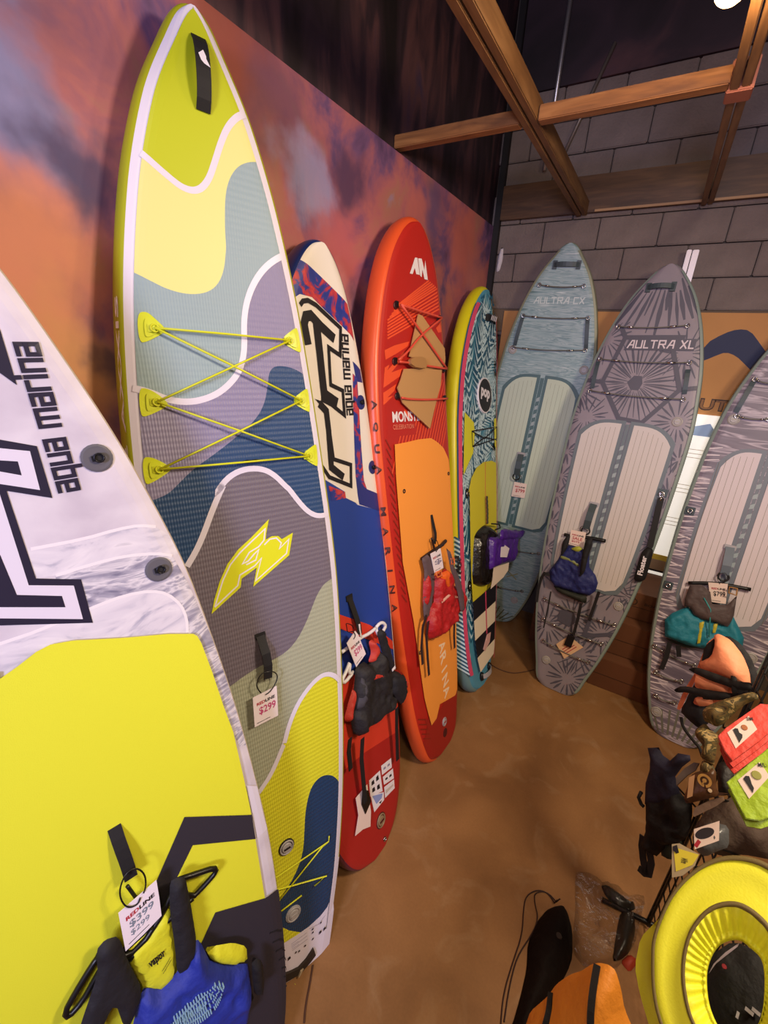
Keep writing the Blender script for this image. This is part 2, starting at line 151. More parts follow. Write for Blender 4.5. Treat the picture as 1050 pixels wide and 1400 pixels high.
 'pock':[(0.118,0.005),(0.227,-0.035),(0.226,-0.152),(0.178,-0.194),(0.111,-0.087)],
 'd1':[(-0.255,-0.114),(-0.256,-0.187),(-0.25,-0.295)],
 'd2':[(-0.166,-0.174),(-0.172,-0.292),(-0.171,-0.479),(-0.171,-0.542)],
 'd3':[(0.148,-0.199),(0.152,-0.336),(0.141,-0.526)],
 'logo':[(0.072,0.078),(0.104,0.084)]},
'orange':{'pad':[(-0.301,2.118),(-0.255,2.118),(-0.144,2.123),(-0.032,2.129),(0.125,2.127),(0.168,2.113),(0.227,2.088),(0.295,2.05),(0.361,1.969),(0.399,1.593),(0.395,1.049),(0.327,0.503),(0.276,0.307),(0.261,0.305),(0.206,0.276),(0.12,0.301),(-0.023,0.345),(-0.085,0.278),(-0.158,0.274),(-0.185,0.39),(-0.208,0.498),(-0.259,1.045),(-0.323,1.44),(-0.316,1.926)],
 'am1':[(-0.085,3.034),(-0.034,3.125),(-0.008,3.129),(0.024,3.051),(-0.015,3.046),(-0.034,3.073),(-0.055,3.038)],
 'am2':[(-0.001,3.129),(0.04,3.137),(0.076,3.088),(0.081,3.139),(0.121,3.045),(0.08,3.041),(0.053,3.083),(0.047,3.044),(0.029,3.048)],
 'sheet1':[(-0.007,2.837),(0.039,2.835),(0.189,2.759),(0.339,2.687),(0.351,2.626),(0.337,2.589),(0.289,2.556),(0.064,2.545),(0.018,2.588),(-0.114,2.598),(-0.086,2.663)],
 'sheet2':[(-0.177,2.526),(0.064,2.545),(0.289,2.55),(0.269,2.453),(0.219,2.38),(0.158,2.283),(0.101,2.187),(-0.03,2.252),(-0.206,2.341),(-0.253,2.422),(-0.215,2.467)],
 'buck':[(-0.153,2.586),(0.007,2.603),(0.041,2.567),(0.021,2.535),(-0.143,2.538)],
 'b1':[(-0.22,2.846),(-0.002,2.85),(0.264,2.856)],
 'b2':[(-0.211,2.845),(0.044,2.72),(0.342,2.559)],
 'b3':[(0.264,2.853),(-0.002,2.72),(-0.134,2.627),(-0.248,2.566)],
 'b4':[(-0.243,2.557),(-0.137,2.56),(0.064,2.558),(0.342,2.559)],
 'b5':[(-0.234,2.368),(-0.152,2.361),(0.076,2.36),(0.342,2.371)],
 'anch':[(-0.23,2.847),(0.266,2.854),(-0.252,2.561),(0.342,2.556),(-0.241,2.378),(0.342,2.374)],
 's1':[(-0.201,2.856),(0.138,3.046),(-0.306,2.764),(0.252,3.027),(-0.309,2.673),(0.287,2.918)],
 's2':[(0.392,2.519),(0.206,2.234),(0.422,2.267),(-0.263,2.129),(0.396,2.046)],
 'fl1':[(-0.34,2.612),(-0.244,2.646),(-0.086,2.684),(-0.102,2.656),(-0.216,2.609),(-0.334,2.565)],
 'fl2':[(-0.345,2.525),(-0.298,2.543),(-0.319,2.512),(-0.145,2.626),(-0.161,2.584),(-0.281,2.504),(-0.17,2.531),(-0.193,2.489),(-0.363,2.421)],
 'fl3':[(-0.366,2.396),(-0.237,2.445),(-0.26,2.408),(-0.331,2.371),(-0.272,2.382),(-0.372,2.331)],
 'fl4':[(0.24,2.799),(0.304,2.842),(0.326,2.788),(0.272,2.775)],
 'fl5':[(-0.168,2.309),(-0.106,2.281),(-0.098,2.253),(-0.15,2.271)],
 'mon':[(-0.296,2.237),(-0.031,2.239),(-0.296,2.199),(-0.069,2.197)],
 'arina':[(0.064,0.762),(0.076,0.336)],
 'hatch':[(-0.352,2.288),(-0.351,1.992),(-0.385,1.498),(-0.325,1.427)],
 'hatch2':[(-0.318,0.436),(-0.224,0.273)],
 'valve':[(0.016,0.188),(0.013,0.106)],
 'rings':[(-0.247,1.846),(0.339,1.874),(-0.218,0.822)],
 'raillet':[(-0.477,2.35),(-0.464,1.949)],
 'edge':[(-0.355,1.086),(-0.31,0.633),(-0.287,0.316)]},
'ostrap':{'strap':[(0.026,0.09),(0.022,-0.005),(0.022,-0.061),(-0.011,-0.108)]},
'otag':{'card':[(-0.085,0.072),(0.053,0.071),(0.077,-0.07),(-0.051,-0.064)],
 'loop':[(-0.013,0.065),(-0.03,0.097),(-0.043,0.148),(-0.014,0.154),(0.016,0.119),(0.025,0.082),(-0.01,0.068)],
 't':[(-0.046,0.034),(0.04,0.033),(-0.03,-0.044),(0.043,-0.046)]},
'ohang':{'bar':[(-0.165,0.053),(-0.069,0.062),(0.092,0.066),(0.164,0.083)],
 'hook':[(-0.005,0.061),(-0.019,0.114),(-0.034,0.152)]},
'ovest':{'body':[(-0.112,0.142),(-0.083,0.195),(0.021,0.19),(0.068,0.197),(0.119,0.106),(0.144,0.052),(0.215,0.019),(0.287,-0.038),(0.317,-0.105),(0.297,-0.162),(0.196,-0.177),(0.106,-0.21),(0.007,-0.22),(-0.144,-0.21),(-0.217,-0.18),(-0.236,-0.118),(-0.226,-0.052),(-0.166,0.021),(-0.122,0.032)],
 'or':[(-0.084,0.213),(0.037,0.199),(0.035,0.134),(0.018,0.067),(-0.053,0.15)],
 'ls':[(-0.23,0.351),(-0.162,0.361),(-0.112,0.33),(-0.097,0.193),(-0.118,0.102),(-0.209,-0.032),(-0.257,-0.039),(-0.258,0.044),(-0.223,0.181),(-0.21,0.271)],
 'rs':[(0.015,0.357),(0.056,0.324),(0.096,0.225),(0.18,0.07),(0.216,-0.036),(0.216,-0.161),(0.166,-0.141),(0.137,0.009),(0.053,0.202)],
 'ref':[(-0.106,0.041),(0.015,0.046),(0.019,0.026),(-0.102,0.018)],
 'ref2':[(0.042,0.021),(0.134,-0.017),(0.14,-0.034),(0.055,0.001)],
 'lb1':[(-0.162,0.249),(-0.098,0.239),(-0.089,0.204),(-0.151,0.214)],
 'lb2':[(0.049,0.275),(0.097,0.265),(0.099,0.227),(0.055,0.237)],
 'd1':[(-0.264,0.005),(-0.3,-0.062),(-0.325,-0.181),(-0.326,-0.296)],
 'd2':[(-0.245,-0.044),(-0.266,-0.14),(-0.261,-0.283),(-0.261,-0.406)],
 'd3':[(0.106,-0.21),(0.109,-0.305),(0.117,-0.403)],
 'red':[(-0.213,0.252),(-0.161,0.235),(-0.163,0.132),(-0.233,0.034),(-0.259,0.038)]},
'pop':{'pad':[(-0.265,1.594),(-0.208,1.708),(-0.107,1.793),(0.043,1.849),(0.221,1.872),(0.394,1.851),(0.42,1.424),(0.405,0.762),(0.341,0.82),(0.07,0.771),(-0.202,0.734),(-0.227,0.937),(-0.236,1.184),(-0.238,1.429),(-0.24,1.612)],
 'padline':[(0.081,1.851),(0.075,1.631),(0.087,1.47),(0.093,1.325)],
 'ck':[(-0.202,0.734),(0.341,0.82),(0.322,0.648),(-0.183,0.58),(-0.17,0.419),(0.3,0.478),(0.272,0.325),(-0.137,0.271),(-0.09,0.141),(0.209,0.205)],
 'pinkc':[(0.06,0.773),(0.072,0.412)],
 'yel':[(-0.315,2.203),(-0.145,2.149),(-0.122,2.071),(-0.161,1.906),(-0.287,1.784),(-0.341,1.726)],
 'yel2':[(0.286,2.238),(0.39,2.266),(0.414,1.937),(0.309,2.006)],
 'disc':[(0.067,2.397),(0.048,2.541),(0.208,2.423)],
 'handle':[(-0.069,3.014),(-0.016,3.037),(0.018,2.958),(-0.031,2.937),(0.064,3.029),(0.146,3.055),(0.171,2.981),(0.119,2.96)],
 'hpat':[(0.005,2.999),(0.181,3.02)],
 'bung':[(-0.186,2.075),(0.359,2.178),(0.362,2.075),(-0.174,1.956),(-0.186,2.075),(0.079,2.046),(0.359,2.178)],
 'bung2':[(-0.174,1.956),(0.079,2.058),(0.362,2.062)],
 'banch':[(-0.203,1.914),(0.326,2.007),(-0.181,2.076),(0.352,2.177)],
 'drings':[(-0.255,1.588),(-0.22,0.862)],
 'tb':[(-0.046,0.398),(0.243,0.333),(0.06,0.283),(0.033,0.199),(0.221,0.304),(-0.046,0.392)],
 'thandle':[(-0.027,0.082),(0.142,0.111)],
 'fin':[(-0.022,0.307),(0.071,0.406),(0.148,0.406),(0.117,0.333),(0.009,0.285)]},
'ppouch':{'case':[(-0.275,0.206),(-0.221,0.251),(-0.109,0.288),(-0.036,0.3),(0.053,0.272),(0.145,0.225),(0.177,0.199),(-0.034,-0.218),(-0.177,-0.204),(-0.323,-0.147)],
 'purp':[(-0.111,0.21),(0.098,0.205),(0.345,0.226),(0.415,0.2),(0.544,0.21),(0.659,0.212),(0.669,0.181),(0.561,0.131),(0.481,-0.085),(0.236,-0.065),(-0.089,-0.079),(-0.132,-0.073),(-0.12,0.127)],
 'paper':[(-0.018,-0.06),(0.203,-0.067),(0.382,-0.069),(0.354,-0.137),(0.234,-0.18),(-0.064,-0.23),(-0.015,-0.147)],
 'lab':[(0.026,0.11),(0.095,0.106),(0.119,0.115),(0.226,0.078),(0.164,0.007),(0.005,0.028)],
 'flap':[(0.052,0.249),(0.178,0.252),(0.345,0.226),(0.544,0.203),(0.659,0.212),(0.669,0.181),(0.561,0.131),(0.241,0.152),(0.035,0.158)],
 'loop':[(-0.029,0.305),(0.147,0.29),(0.17,0.259),(0.052,0.249)],
 'rope':[(-0.053,0.532),(-0.041,0.402),(-0.044,0.306)]},
'xcx':{'padL':[(-0.281,1.84),(-0.291,2.157),(-0.294,2.272),(-0.249,2.341),(-0.168,2.382),(-0.035,2.403),(-0.029,2.318),(-0.005,1.888),(0.035,1.035),(-0.124,1.032)],
 'padR':[(0.045,2.4),(0.135,2.399),(0.221,2.379),(0.283,2.339),(0.312,2.29)],
 'padRb':[(0.093,1.043),(0.179,1.055),(0.247,1.074),(0.301,1.116)],
 'strip':[(0.005,2.414),(0.056,1.041)],
 'nh':[(-0.088,3.246),(0.095,3.249)],
 'b1':[(-0.171,3.103),(0.161,3.106)],
 'txt':[(-0.16,2.993),(0.249,3.006)],
 'b2':[(-0.254,2.873),(0.246,2.886)],
 'b3':[(-0.292,2.623),(0.282,2.65)],
 'wl':[(-0.259,2.867),(-0.283,2.641)],
 'wr':[(0.245,2.881),(0.286,2.656)],
 'ring':[(0.309,2.5),(-0.295,2.605)],
 'lb':[(0.007,0.803),(0.313,0.838),(0.293,0.631),(0.023,0.567)],
 'x':[(0.007,0.492),(0.139,0.536)],
 'lb2':[(-0.02,0.385),(0.25,0.409)],
 'valve':[(0.2,0.285),(0.303,0.982)],
 'fan':[(0.125,0.231),(0.074,0.012),(0.277,0.251)],
 'chan':[(-0.037,1.727),(-0.034,1.542)]},
'xcxtag':{'card':[(-0.047,0.071),(0.067,0.074),(0.075,-0.062),(-0.047,-0.071)],
 'loop':[(0.011,0.069),(0.013,0.129),(-0.038,0.163),(-0.055,0.144),(-0.007,0.087)]},
'xl':{'padL':[(-0.282,1.571),(-0.293,1.87),(-0.299,2.081),(-0.256,2.152),(-0.177,2.187),(-0.06,2.207),(-0.043,1.995),(-0.031,1.629),(0.04,0.881),(-0.172,0.806)],
 'padR':[(0.02,2.19),(0.1,2.194),(0.196,2.178),(0.268,2.122),(0.293,2.023),(0.32,1.71),(0.304,1.288),(0.244,1.018),(0.216,0.951),(0.104,0.904)],
 'strip':[(-0.017,2.201),(0.031,1.153)],
 'nh':[(-0.108,3.164),(0.054,3.167)],
 'b1':[(-0.236,2.896),(0.198,2.912)],
 'txt':[(-0.151,2.772),(0.278,2.785)],
 'b2':[(-0.306,2.659),(0.272,2.668)],
 'b3':[(-0.322,2.42),(0.299,2.419)],
 'wl':[(-0.317,2.643),(-0.313,2.444)],
 'wr':[(0.277,2.624),(0.295,2.458)],
 'ring':[(0.302,2.262)],
 'hex':[(-0.171,2.826),(0.12,2.836),(0.261,2.483),(0.085,2.227),(-0.075,2.239),(-0.252,2.496)],
 'hexc':[(-0.025,2.508)],
 'arms':[(-0.171,2.826),(-0.205,2.882),(0.12,2.836),(0.205,2.838),(0.261,2.483),(0.361,2.507),(-0.252,2.496),(-0.372,2.501)],
 'lb1':[(-0.25,0.708),(0.281,0.691)],
 'lb2':[(-0.221,0.538),(0.235,0.514)],
 'lb3':[(-0.177,0.366),(0.181,0.337)],
 'valve':[(0.272,0.839),(-0.12,0.215)],
 'drs':[(0.337,1.748)],
 'bursts':[(-0.305,2.225),(0.302,2.259),(0.357,1.841),(0.232,2.731),(-0.299,2.807),(-0.398,2.421),(-0.021,0.644),(0.243,0.954),(0.219,0.58),(0.07,0.136),(-0.187,0.509),(0.1,0.355)],
 'chan':[(-0.081,1.559),(-0.086,1.365)]},
'ltag':{'card':[(-0.064,0.059),(0.046,0.066),(0.054,-0.06),(-0.063,-0.058)],
 'loop':[(0.005,0.065),(-0.009,0.1),(0.033,0.118),(0.07,0.108),(0.054,0.079),(0.021,0.095)],
 't':[(-0.051,0.03),(0.043,0.04),(-0.046,-0.04),(0.036,-0.036)]},
'lhang':{'bar':[(-0.111,0.025),(-0.038,0.026),(0.073,0.051),(0.191,0.057)]},
'lvest':{'body':[(-0.139,0.176),(-0.105,0.239),(-0.017,0.246),(0.055,0.235),(0.085,0.116),(0.142,0.07),(0.173,0.016),(0.172,-0.049),(0.139,-0.1),(0.025,-0.115),(-0.123,-0.114),(-0.17,-0.076),(-0.194,-0.002),(-0.152,0.106)],
 'ls':[(-0.128,0.318),(-0.104,0.331),(-0.1,0.241),(-0.118,0.143),(-0.136,0.151),(-0.151,0.252)],
 'rs':[(0.014,0.332),(0.061,0.352),(0.07,0.291),(0.064,0.199),(0.07,0.084),(0.044,0.024),(0.025,0.148),(0.017,0.25)],
 'band':[(-0.133,0.152),(-0.053,0.15),(0.027,0.116),(0.026,0.096),(-0.053,0.124),(-0.131,0.128)],
 'yel':[(-0.078,0.228),(-0.022,0.264),(0.012,0.248),(-0.021,0.212)],
 'hem':[(-0.143,-0.107),(-0.001,-0.111),(0.124,-0.112),(0.134,-0.174),(0.074,-0.17),(-0.088,-0.156)],
 'd1':[(-0.221,-0.025),(-0.238,-0.085),(-0.24,-0.182),(-0.227,-0.289)],
 'd2':[(-0.137,-0.159),(-0.129,-0.294),(-0.122,-0.478)],
 'd3':[(0.198,-0.04),(0.193,-0.133),(0.186,-0.293)],
 'd4':[(0.099,-0.174),(0.106,-0.298),(0.106,-0.446)],
 'd5':[(-0.233,-0.029),(-0.179,-0.038)]},
'lcard':{'card':[(-0.089,-0.03),(-0.014,0.078),(0.108,0.028),(-0.002,-0.12)],
 'clip':[(-0.023,0.088),(0.033,0.084),(0.025,-0.008),(-0.031,-0.005)]},
'leash':{'strap':[(-0.024,0.245),(-0.018,0.127),(-0.008,-0.022)],
 'float':[(-0.026,-0.032),(-0.01,-0.015),(0.022,-0.03),(0.029,-0.076),(0.03,-0.255),(0.009,-0.284),(-0.03,-0.292),(-0.046,-0.272),(-0.046,-0.075)],
 'txt':[(0.003,-0.231),(-0.002,-0.086)],
 'top':[(-0.022,0.35),(-0.019,0.262),(-0.003,-0.007)]},
'right':{'padL':[(-0.242,0.945),(-0.261,1.306),(-0.262,1.68),(-0.256,1.973),(-0.238,2.034),(-0.192,2.078),(-0.111,2.103),(0.053,2.124),(0.029,1.894),(0.003,1.579),(-0.006,1.097)],
 'padR':[(0.072,1.822),(0.057,1.623),(0.087,1.045)],
 'strip':[(0.067,2.147),(0.021,1.254)],
 'b1':[(-0.207,2.608),(-0.093,2.592)],
 'wl':[(-0.209,2.595),(-0.25,2.382)],
 'b3':[(-0.238,2.356),(-0.068,2.359)],
 'dr':[(-0.328,1.656),(-0.317,1.087)],
 'ring':[(-0.248,2.334),(0.252,0.771)],
 'chan':[(-0.044,1.464),(-0.03,1.28)],
 'lb1':[(-0.282,0.622),(-0.025,0.589)],
 'lb2':[(-0.228,0.438),(-0.065,0.446)],
 'lb3':[(-0.184,0.272),(-0.064,0.282)],
 'valve':[(-0.149,0.157)],
 'padb':[(-0.265,0.929),(0.19,0.853),(0.256,0.943)],
 'fan':[(-0.092,0.107),(-0.128,-0.006),(0.079,0.009)]},
'rtag':{'card':[(-0.073,0.059),(0.032,0.085),(0.056,-0.052),(-0.026,-0.068)],
 'loop':[(-0.009,0.07),(-0.037,0.103),(-0.028,0.143),(0.007,0.155),(0.025,0.113),(0.007,0.082)],
 't':[(-0.048,0.019),(0.027,0.041),(-0.034,-0.019),(0.031,0.008)]},
'rhang':{'bar':[(-0.184,-0.024),(-0.075,0.016),(0.043,0.04),(0.155,0.051)]},
'rvest':{'teal':[(-0.191,-0.147),(-0.161,-0.082),(-0.084,-0.0),(-0.04,-0.034),(0.057,-0.045),(0.126,-0.053),(0.164,0.036),(0.234,-0.057),(0.261,-0.093),(0.274,-0.197),(0.223,-0.246),(0.141,-0.221),(0.063,-0.257),(-0.024,-0.27),(-0.16,-0.265)],
 'grey':[(-0.118,0.05),(-0.115,0.159),(-0.051,0.179),(0.007,0.148),(0.036,0.072),(0.116,0.093),(0.149,0.176),(0.168,0.038),(0.162,-0.048),(0.086,-0.045),(0.01,-0.054),(-0.044,-0.036),(-0.075,0.003),(-0.109,-0.004)],
 'y1':[(0.002,-0.08),(0.026,-0.058),(0.042,-0.215),(0.028,-0.228)],
 'y2':[(0.078,-0.055),(0.1,-0.046),(0.103,-0.113),(0.088,-0.119)],
 'zip':[(-0.02,0.1),(0.036,0.034),(0.074,-0.15)],
 'buck':[(0.092,0.222),(0.133,0.225),(0.14,0.179),(0.098,0.182)],
 'hem':[(-0.165,-0.268),(-0.024,-0.27),(0.058,-0.259),(-0.018,-0.293),(-0.122,-0.288)],
 'd1':[(-0.122,-0.288),(-0.114,-0.403),(-0.119,-0.505)],
 'd2':[(-0.07,-0.291),(-0.044,-0.37)]},
'back':{'ref':[(-1.475,3.637),(0.346,3.63),(-0.777,3.41),(0.409,3.415),(-1.303,2.932),(0.551,2.93),(-0.007,3.258),(-0.014,3.164),(0.035,3.271),(-1.546,3.4),(-1.556,3.229),(-1.117,4.937),(-1.029,4.087),(-0.758,4.587),(-1.011,3.993)]},
'card':{'top':[(-1.294,2.93),(0.547,2.927)],
 'bot':[(0.328,2.122),(0.447,2.133)],
 'arc':[(0.225,2.594),(0.242,2.722),(0.332,2.794),(0.406,2.826),(0.478,2.819),(0.558,2.735),(0.707,2.569),(0.613,2.507),(0.52,2.587),(0.444,2.649),(0.378,2.67),(0.325,2.642),(0.272,2.608)],
 'ut':[(0.327,2.235),(0.455,2.342)],
 'poster':[(0.328,2.114),(0.437,2.118),(0.358,2.001),(0.431,1.996),(0.343,0.96),(0.396,0.957),(0.346,0.882)],
 'pcol':[(0.333,0.9),(0.397,0.931),(0.331,0.805),(0.38,0.905),(0.318,0.758),(0.398,0.764),(0.314,0.703),(0.404,0.702)]},
'boxes':{'f':[(0.088,-0.178),(0.53,-0.188),(0.302,0.934),(0.243,0.633),(0.396,0.646),(0.199,0.269),(0.424,0.308),(-0.65,0.22)],
 'txt':[(0.261,0.786),(0.301,0.772),(0.354,0.793),(0.263,0.444),(0.305,0.462)]},
'pfd':{'o1':[(-0.108,0.138),(-0.096,0.154),(-0.048,0.157),(0.011,0.13),(0.057,0.089),(0.089,0.039),(0.043,0.023),(-0.033,0.007),(-0.088,-0.014),(-0.098,0.011),(-0.074,0.056),(-0.087,0.112)],
 'o2':[(-0.085,-0.045),(-0.077,-0.026),(-0.016,-0.012),(0.052,0.006),(0.065,-0.006),(-0.003,-0.059),(-0.061,-0.094)],
 'o3':[(-0.043,-0.12),(-0.002,-0.087),(0.043,-0.059),(0.028,-0.093),(-0.008,-0.139),(-0.037,-0.15)],
 'left':[(-0.084,-0.22),(-0.098,-0.135),(-0.099,-0.04),(-0.116,0.057),(-0.122,0.094),(-0.104,0.149),(-0.102,0.109),(-0.106,0.064),(-0.092,-0.0),(-0.082,-0.069),(-0.079,-0.127),(-0.068,-0.214)],
 's1':[(-0.1,-0.032),(-0.076,-0.003),(-0.024,0.016),(0.037,0.035),(0.067,0.047),(0.097,0.069),(0.111,0.043),(0.077,0.018),(0.052,0.006),(0.036,0.002),(-0.013,-0.017),(-0.069,-0.029)],
 'all':[(-0.083,-0.223),(-0.097,-0.143),(-0.098,-0.048),(-0.119,0.055),(-0.112,0.127),(-0.094,0.156),(-0.047,0.156),(0.01,0.129),(0.057,0.086),(0.086,0.04),(0.087,-0.002),(0.044,-0.061),(0.002,-0.138),(0.019,-0.194),(0.008,-0.231),(-0.042,-0.233)],
 's2':[(-0.102,-0.141),(-0.085,-0.104),(-0.006,-0.055),(0.063,-0.009),(0.07,-0.024),(0.053,-0.054),(0.003,-0.096),(-0.004,-0.09),(-0.057,-0.114),(-0.086,-0.142)],
 's3':[(0.03,0.047),(0.049,0.059),(0.085,-0.004),(0.068,-0.012)],
 'in':[(-0.081,-0.226),(-0.082,-0.13),(-0.064,-0.096),(-0.035,-0.147),(0.0,-0.14),(0.016,-0.193),(0.01,-0.234),(-0.042,-0.233)],
 'in2':[(-0.119,0.075),(-0.102,0.134),(-0.07,0.068),(-0.077,0.012),(-0.09,-0.003)],
 'cord':[(-0.05,-0.232),(-0.026,-0.261),(0.027,-0.277),(0.057,-0.28),(0.083,-0.303)]},
'camo':{'a':[(-0.058,-0.013),(-0.056,0.018),(-0.038,0.055),(-0.003,0.116),(0.016,0.146),(0.031,0.155),(0.047,0.137),(0.038,0.129),(0.024,0.095),(0.016,0.036),(0.014,-0.005),(0.002,-0.028),(-0.018,-0.032),(-0.036,-0.037)],
 'b':[(-0.047,-0.084),(-0.036,-0.041),(-0.006,-0.051),(0.014,-0.046),(0.039,-0.097),(0.061,-0.151),(0.015,-0.154),(0.002,-0.113),(-0.035,-0.103)],
 'c':[(0.022,-0.155),(0.045,-0.145),(0.061,-0.151),(0.081,-0.166),(0.05,-0.201),(0.029,-0.186)]},
'red':{'face':[(-0.057,-0.047),(-0.049,-0.012),(-0.001,0.11),(0.019,0.121),(0.049,0.099),(0.042,0.036),(0.031,0.001),(-0.003,-0.092),(-0.027,-0.079)],
 'lab':[(-0.041,-0.022),(-0.013,0.058),(0.017,0.032),(-0.008,-0.053)],
 'sil':[(-0.032,-0.006),(-0.029,0.002),(-0.023,0.005),(-0.016,-0.004),(-0.008,-0.005),(-0.005,-0.013),(-0.006,-0.032)],
 'head':[(-0.011,0.013),(-0.01,0.023)],
 'txt':[(-0.015,0.043),(-0.004,0.036)]},
'green':{'face':[(-0.059,-0.04),(-0.039,0.032),(-0.02,0.096),(0.029,0.112),(0.055,0.035),(0.042,-0.051),(0.026,-0.077),(0.003,-0.092),(-0.031,-0.064)],
 'lab':[(-0.042,-0.019),(-0.022,0.053),(0.006,0.034),(-0.008,-0.044)],
 'sil':[(-0.034,-0.008),(-0.033,0.002),(-0.027,0.006),(-0.021,-0.001),(-0.016,-0.008),(-0.009,-0.014),(-0.007,-0.026)],
 'head':[(-0.017,0.012),(-0.015,0.025)],
 'txt':[(-0.022,0.042),(-0.012,0.035)]},
'cpack':{'face':[(-0.041,-0.072),(-0.048,-0.03),(-0.056,0.007),(-0.048,0.032),(-0.012,0.084),(0.023,0.014),(0.055,0.042),(0.031,0.006),(-0.017,-0.072),(-0.028,-0.085)],
 'lab':[(-0.054,-0.0),(-0.045,0.02),(-0.02,-0.046),(-0.029,-0.064)],
 'co':[(-0.015,0.024),(0.005,0.044)],
 'dot':[(0.01,0.007)],
 'card2':[(-0.09,-0.035),(-0.084,0.012),(-0.071,0.051),(-0.058,0.059),(-0.056,0.029),(-0.068,-0.005),(-0.077,-0.058)],
 'card3':[(0.0,-0.1),(-0.004,-0.078),(0.017,-0.026),(0.04,0.014),(0.048,0.005),(0.04,-0.026),(0.007,-0.106)]},
'gpack':{'face':[(-0.024,-0.029),(-0.029,0.004),(-0.006,0.06),(0.032,0.085),(0.06,0.031),(0.045,-0.001),(0.028,-0.046),(0.005,-0.052)],
 'lab':[(-0.028,0.003),(0.011,0.08),(0.036,0.028),(0.001,-0.047)],
 'ell':[(-0.001,0.016),(0.012,0.045)],
 'red':[(-0.001,-0.026)]},
'ypack':{'face':[(-0.049,0.002),(-0.036,0.02),(0.014,0.036),(0.021,-0.0),(0.011,-0.048),(-0.006,-0.076)],
 'yel':[(-0.035,-0.011),(-0.031,0.006),(0.015,0.035),(0.016,-0.002),(-0.006,-0.053),(-0.021,-0.031)],
 'dk':[(-0.044,-0.001),(-0.038,0.012),(-0.024,-0.002),(-0.027,-0.009),(-0.038,-0.01)],
 'txt':[(-0.015,-0.007),(-0.008,-0.02),(-0.001,0.001),(-0.023,-0.016)]},
'bvst':{'navy':[(-0.149,0.129),(-0.112,0.168),(-0.087,0.149),(-0.055,0.15),(-0.046,0.185),(-0.042,0.204),(-0.003,0.231),(0.007,0.213),(-0.008,0.161),(-0.014,0.103),(0.02,0.059),(0.036,0.017),(-0.007,-0.063),(-0.066,-0.116),(-0.098,-0.025),(-0.106,0.045),(-0.122,0.091)],
 'blk':[(-0.087,-0.068),(-0.034,0.006),(-0.002,0.064),(0.036,0.046),(0.074,0.045),(0.092,-0.0),(0.111,-0.09),(0.095,-0.163),(0.067,-0.208),(0.053,-0.291),(0.014,-0.301),(-0.016,-0.298),(-0.022,-0.225),(-0.055,-0.135)],
 'str':[(-0.092,-0.065),(-0.092,-0.098),(-0.072,-0.115),(-0.059,-0.116)],
 'tail':[(0.012,-0.263),(0.033,-0.301),(0.049,-0.328),(0.06,-0.387),(0.044,-0.401),(0.019,-0.402)],
 'tail2':[(-0.018,-0.252),(-0.005,-0.301),(0.021,-0.35),(0.052,-0.398)],
 'grn':[(0.057,-0.286),(0.043,-0.206),(0.07,-0.141),(0.108,-0.139),(0.099,-0.26),(0.087,-0.273)]},
'dark':{'a':[(-0.084,-0.043),(-0.069,0.007),(-0.044,0.049),(0.026,0.027),(0.066,0.068),(0.112,-0.041),(0.048,-0.088),(0.011,-0.137),(-0.034,-0.161),(-0.071,-0.159),(-0.087,-0.115),(-0.086,-0.067)],
 'b':[(-0.126,0.115),(-0.098,0.154),(-0.064,0.107),(-0.049,0.053),(-0.076,0.022)]},
'hat':{'out':[(-0.094,-0.085),(-0.11,-0.061),(-0.122,-0.025),(-0.134,0.032),(-0.132,0.094),(-0.121,0.14),(-0.105,0.17),(-0.084,0.193),(-0.06,0.207),(-0.024,0.208),(0.012,0.182),(0.042,0.14),(0.063,0.09),(0.075,0.042),(0.078,-0.017),(0.071,-0.068),(0.056,-0.106),(0.03,-0.134),(0.001,-0.148),(-0.024,-0.15),(-0.05,-0.136),(-0.073,-0.114)],
 'inn':[(-0.054,-0.054),(-0.069,-0.025),(-0.079,0.007),(-0.081,0.045),(-0.077,0.071),(-0.066,0.095),(-0.052,0.11),(-0.031,0.116),(-0.008,0.114),(0.015,0.097),(0.032,0.068),(0.045,0.033),(0.052,-0.001),(0.051,-0.039),(0.042,-0.069),(0.027,-0.089),(0.008,-0.099),(-0.013,-0.095),(-0.035,-0.077)],
 'open':[(-0.036,-0.025),(-0.044,-0.004),(-0.048,0.02),(-0.047,0.04),(-0.039,0.061),(-0.03,0.071),(-0.017,0.073),(-0.002,0.075),(0.008,0.067),(0.02,0.048),(0.035,0.017),(0.043,-0.011),(0.043,-0.038),(0.036,-0.058),(0.023,-0.069),(0.006,-0.067),(-0.015,-0.054)],
 'crown':[(-0.136,0.028),(-0.137,-0.03),(-0.139,-0.076),(-0.118,-0.123),(-0.09,-0.147),(-0.053,-0.17),(-0.021,-0.187),(0.01,-0.161),(-0.034,-0.111),(-0.066,-0.102),(-0.1,-0.063)],
 'strip':[(-0.038,-0.017),(-0.041,0.002),(-0.039,0.034),(-0.033,0.068),(-0.032,0.059),(-0.039,0.006)],
 'in1':[(-0.056,0.004),(-0.045,0.067),(0.002,0.093),(0.04,0.039),(0.056,-0.041),(0.027,-0.09),(-0.022,-0.061)],
 'bits':[(0.019,-0.032),(0.016,-0.022),(0.025,0.001),(0.037,0.004)]},
'obag':{'body':[(-0.109,-0.346),(-0.108,-0.247),(-0.11,-0.191),(-0.079,-0.08),(-0.07,-0.014),(-0.046,0.059),(-0.02,0.109),(-0.004,0.157),(0.013,0.184),(0.036,0.204),(0.056,0.205),(0.085,0.164),(0.108,0.118),(0.151,0.077),(0.223,-0.06),(0.303,-0.324),(0.02,-0.86)],
 's1':[(0.002,0.171),(0.018,0.189),(0.044,0.133),(0.091,0.038),(0.141,-0.072),(0.125,-0.098),(0.074,0.014),(0.035,0.099)],
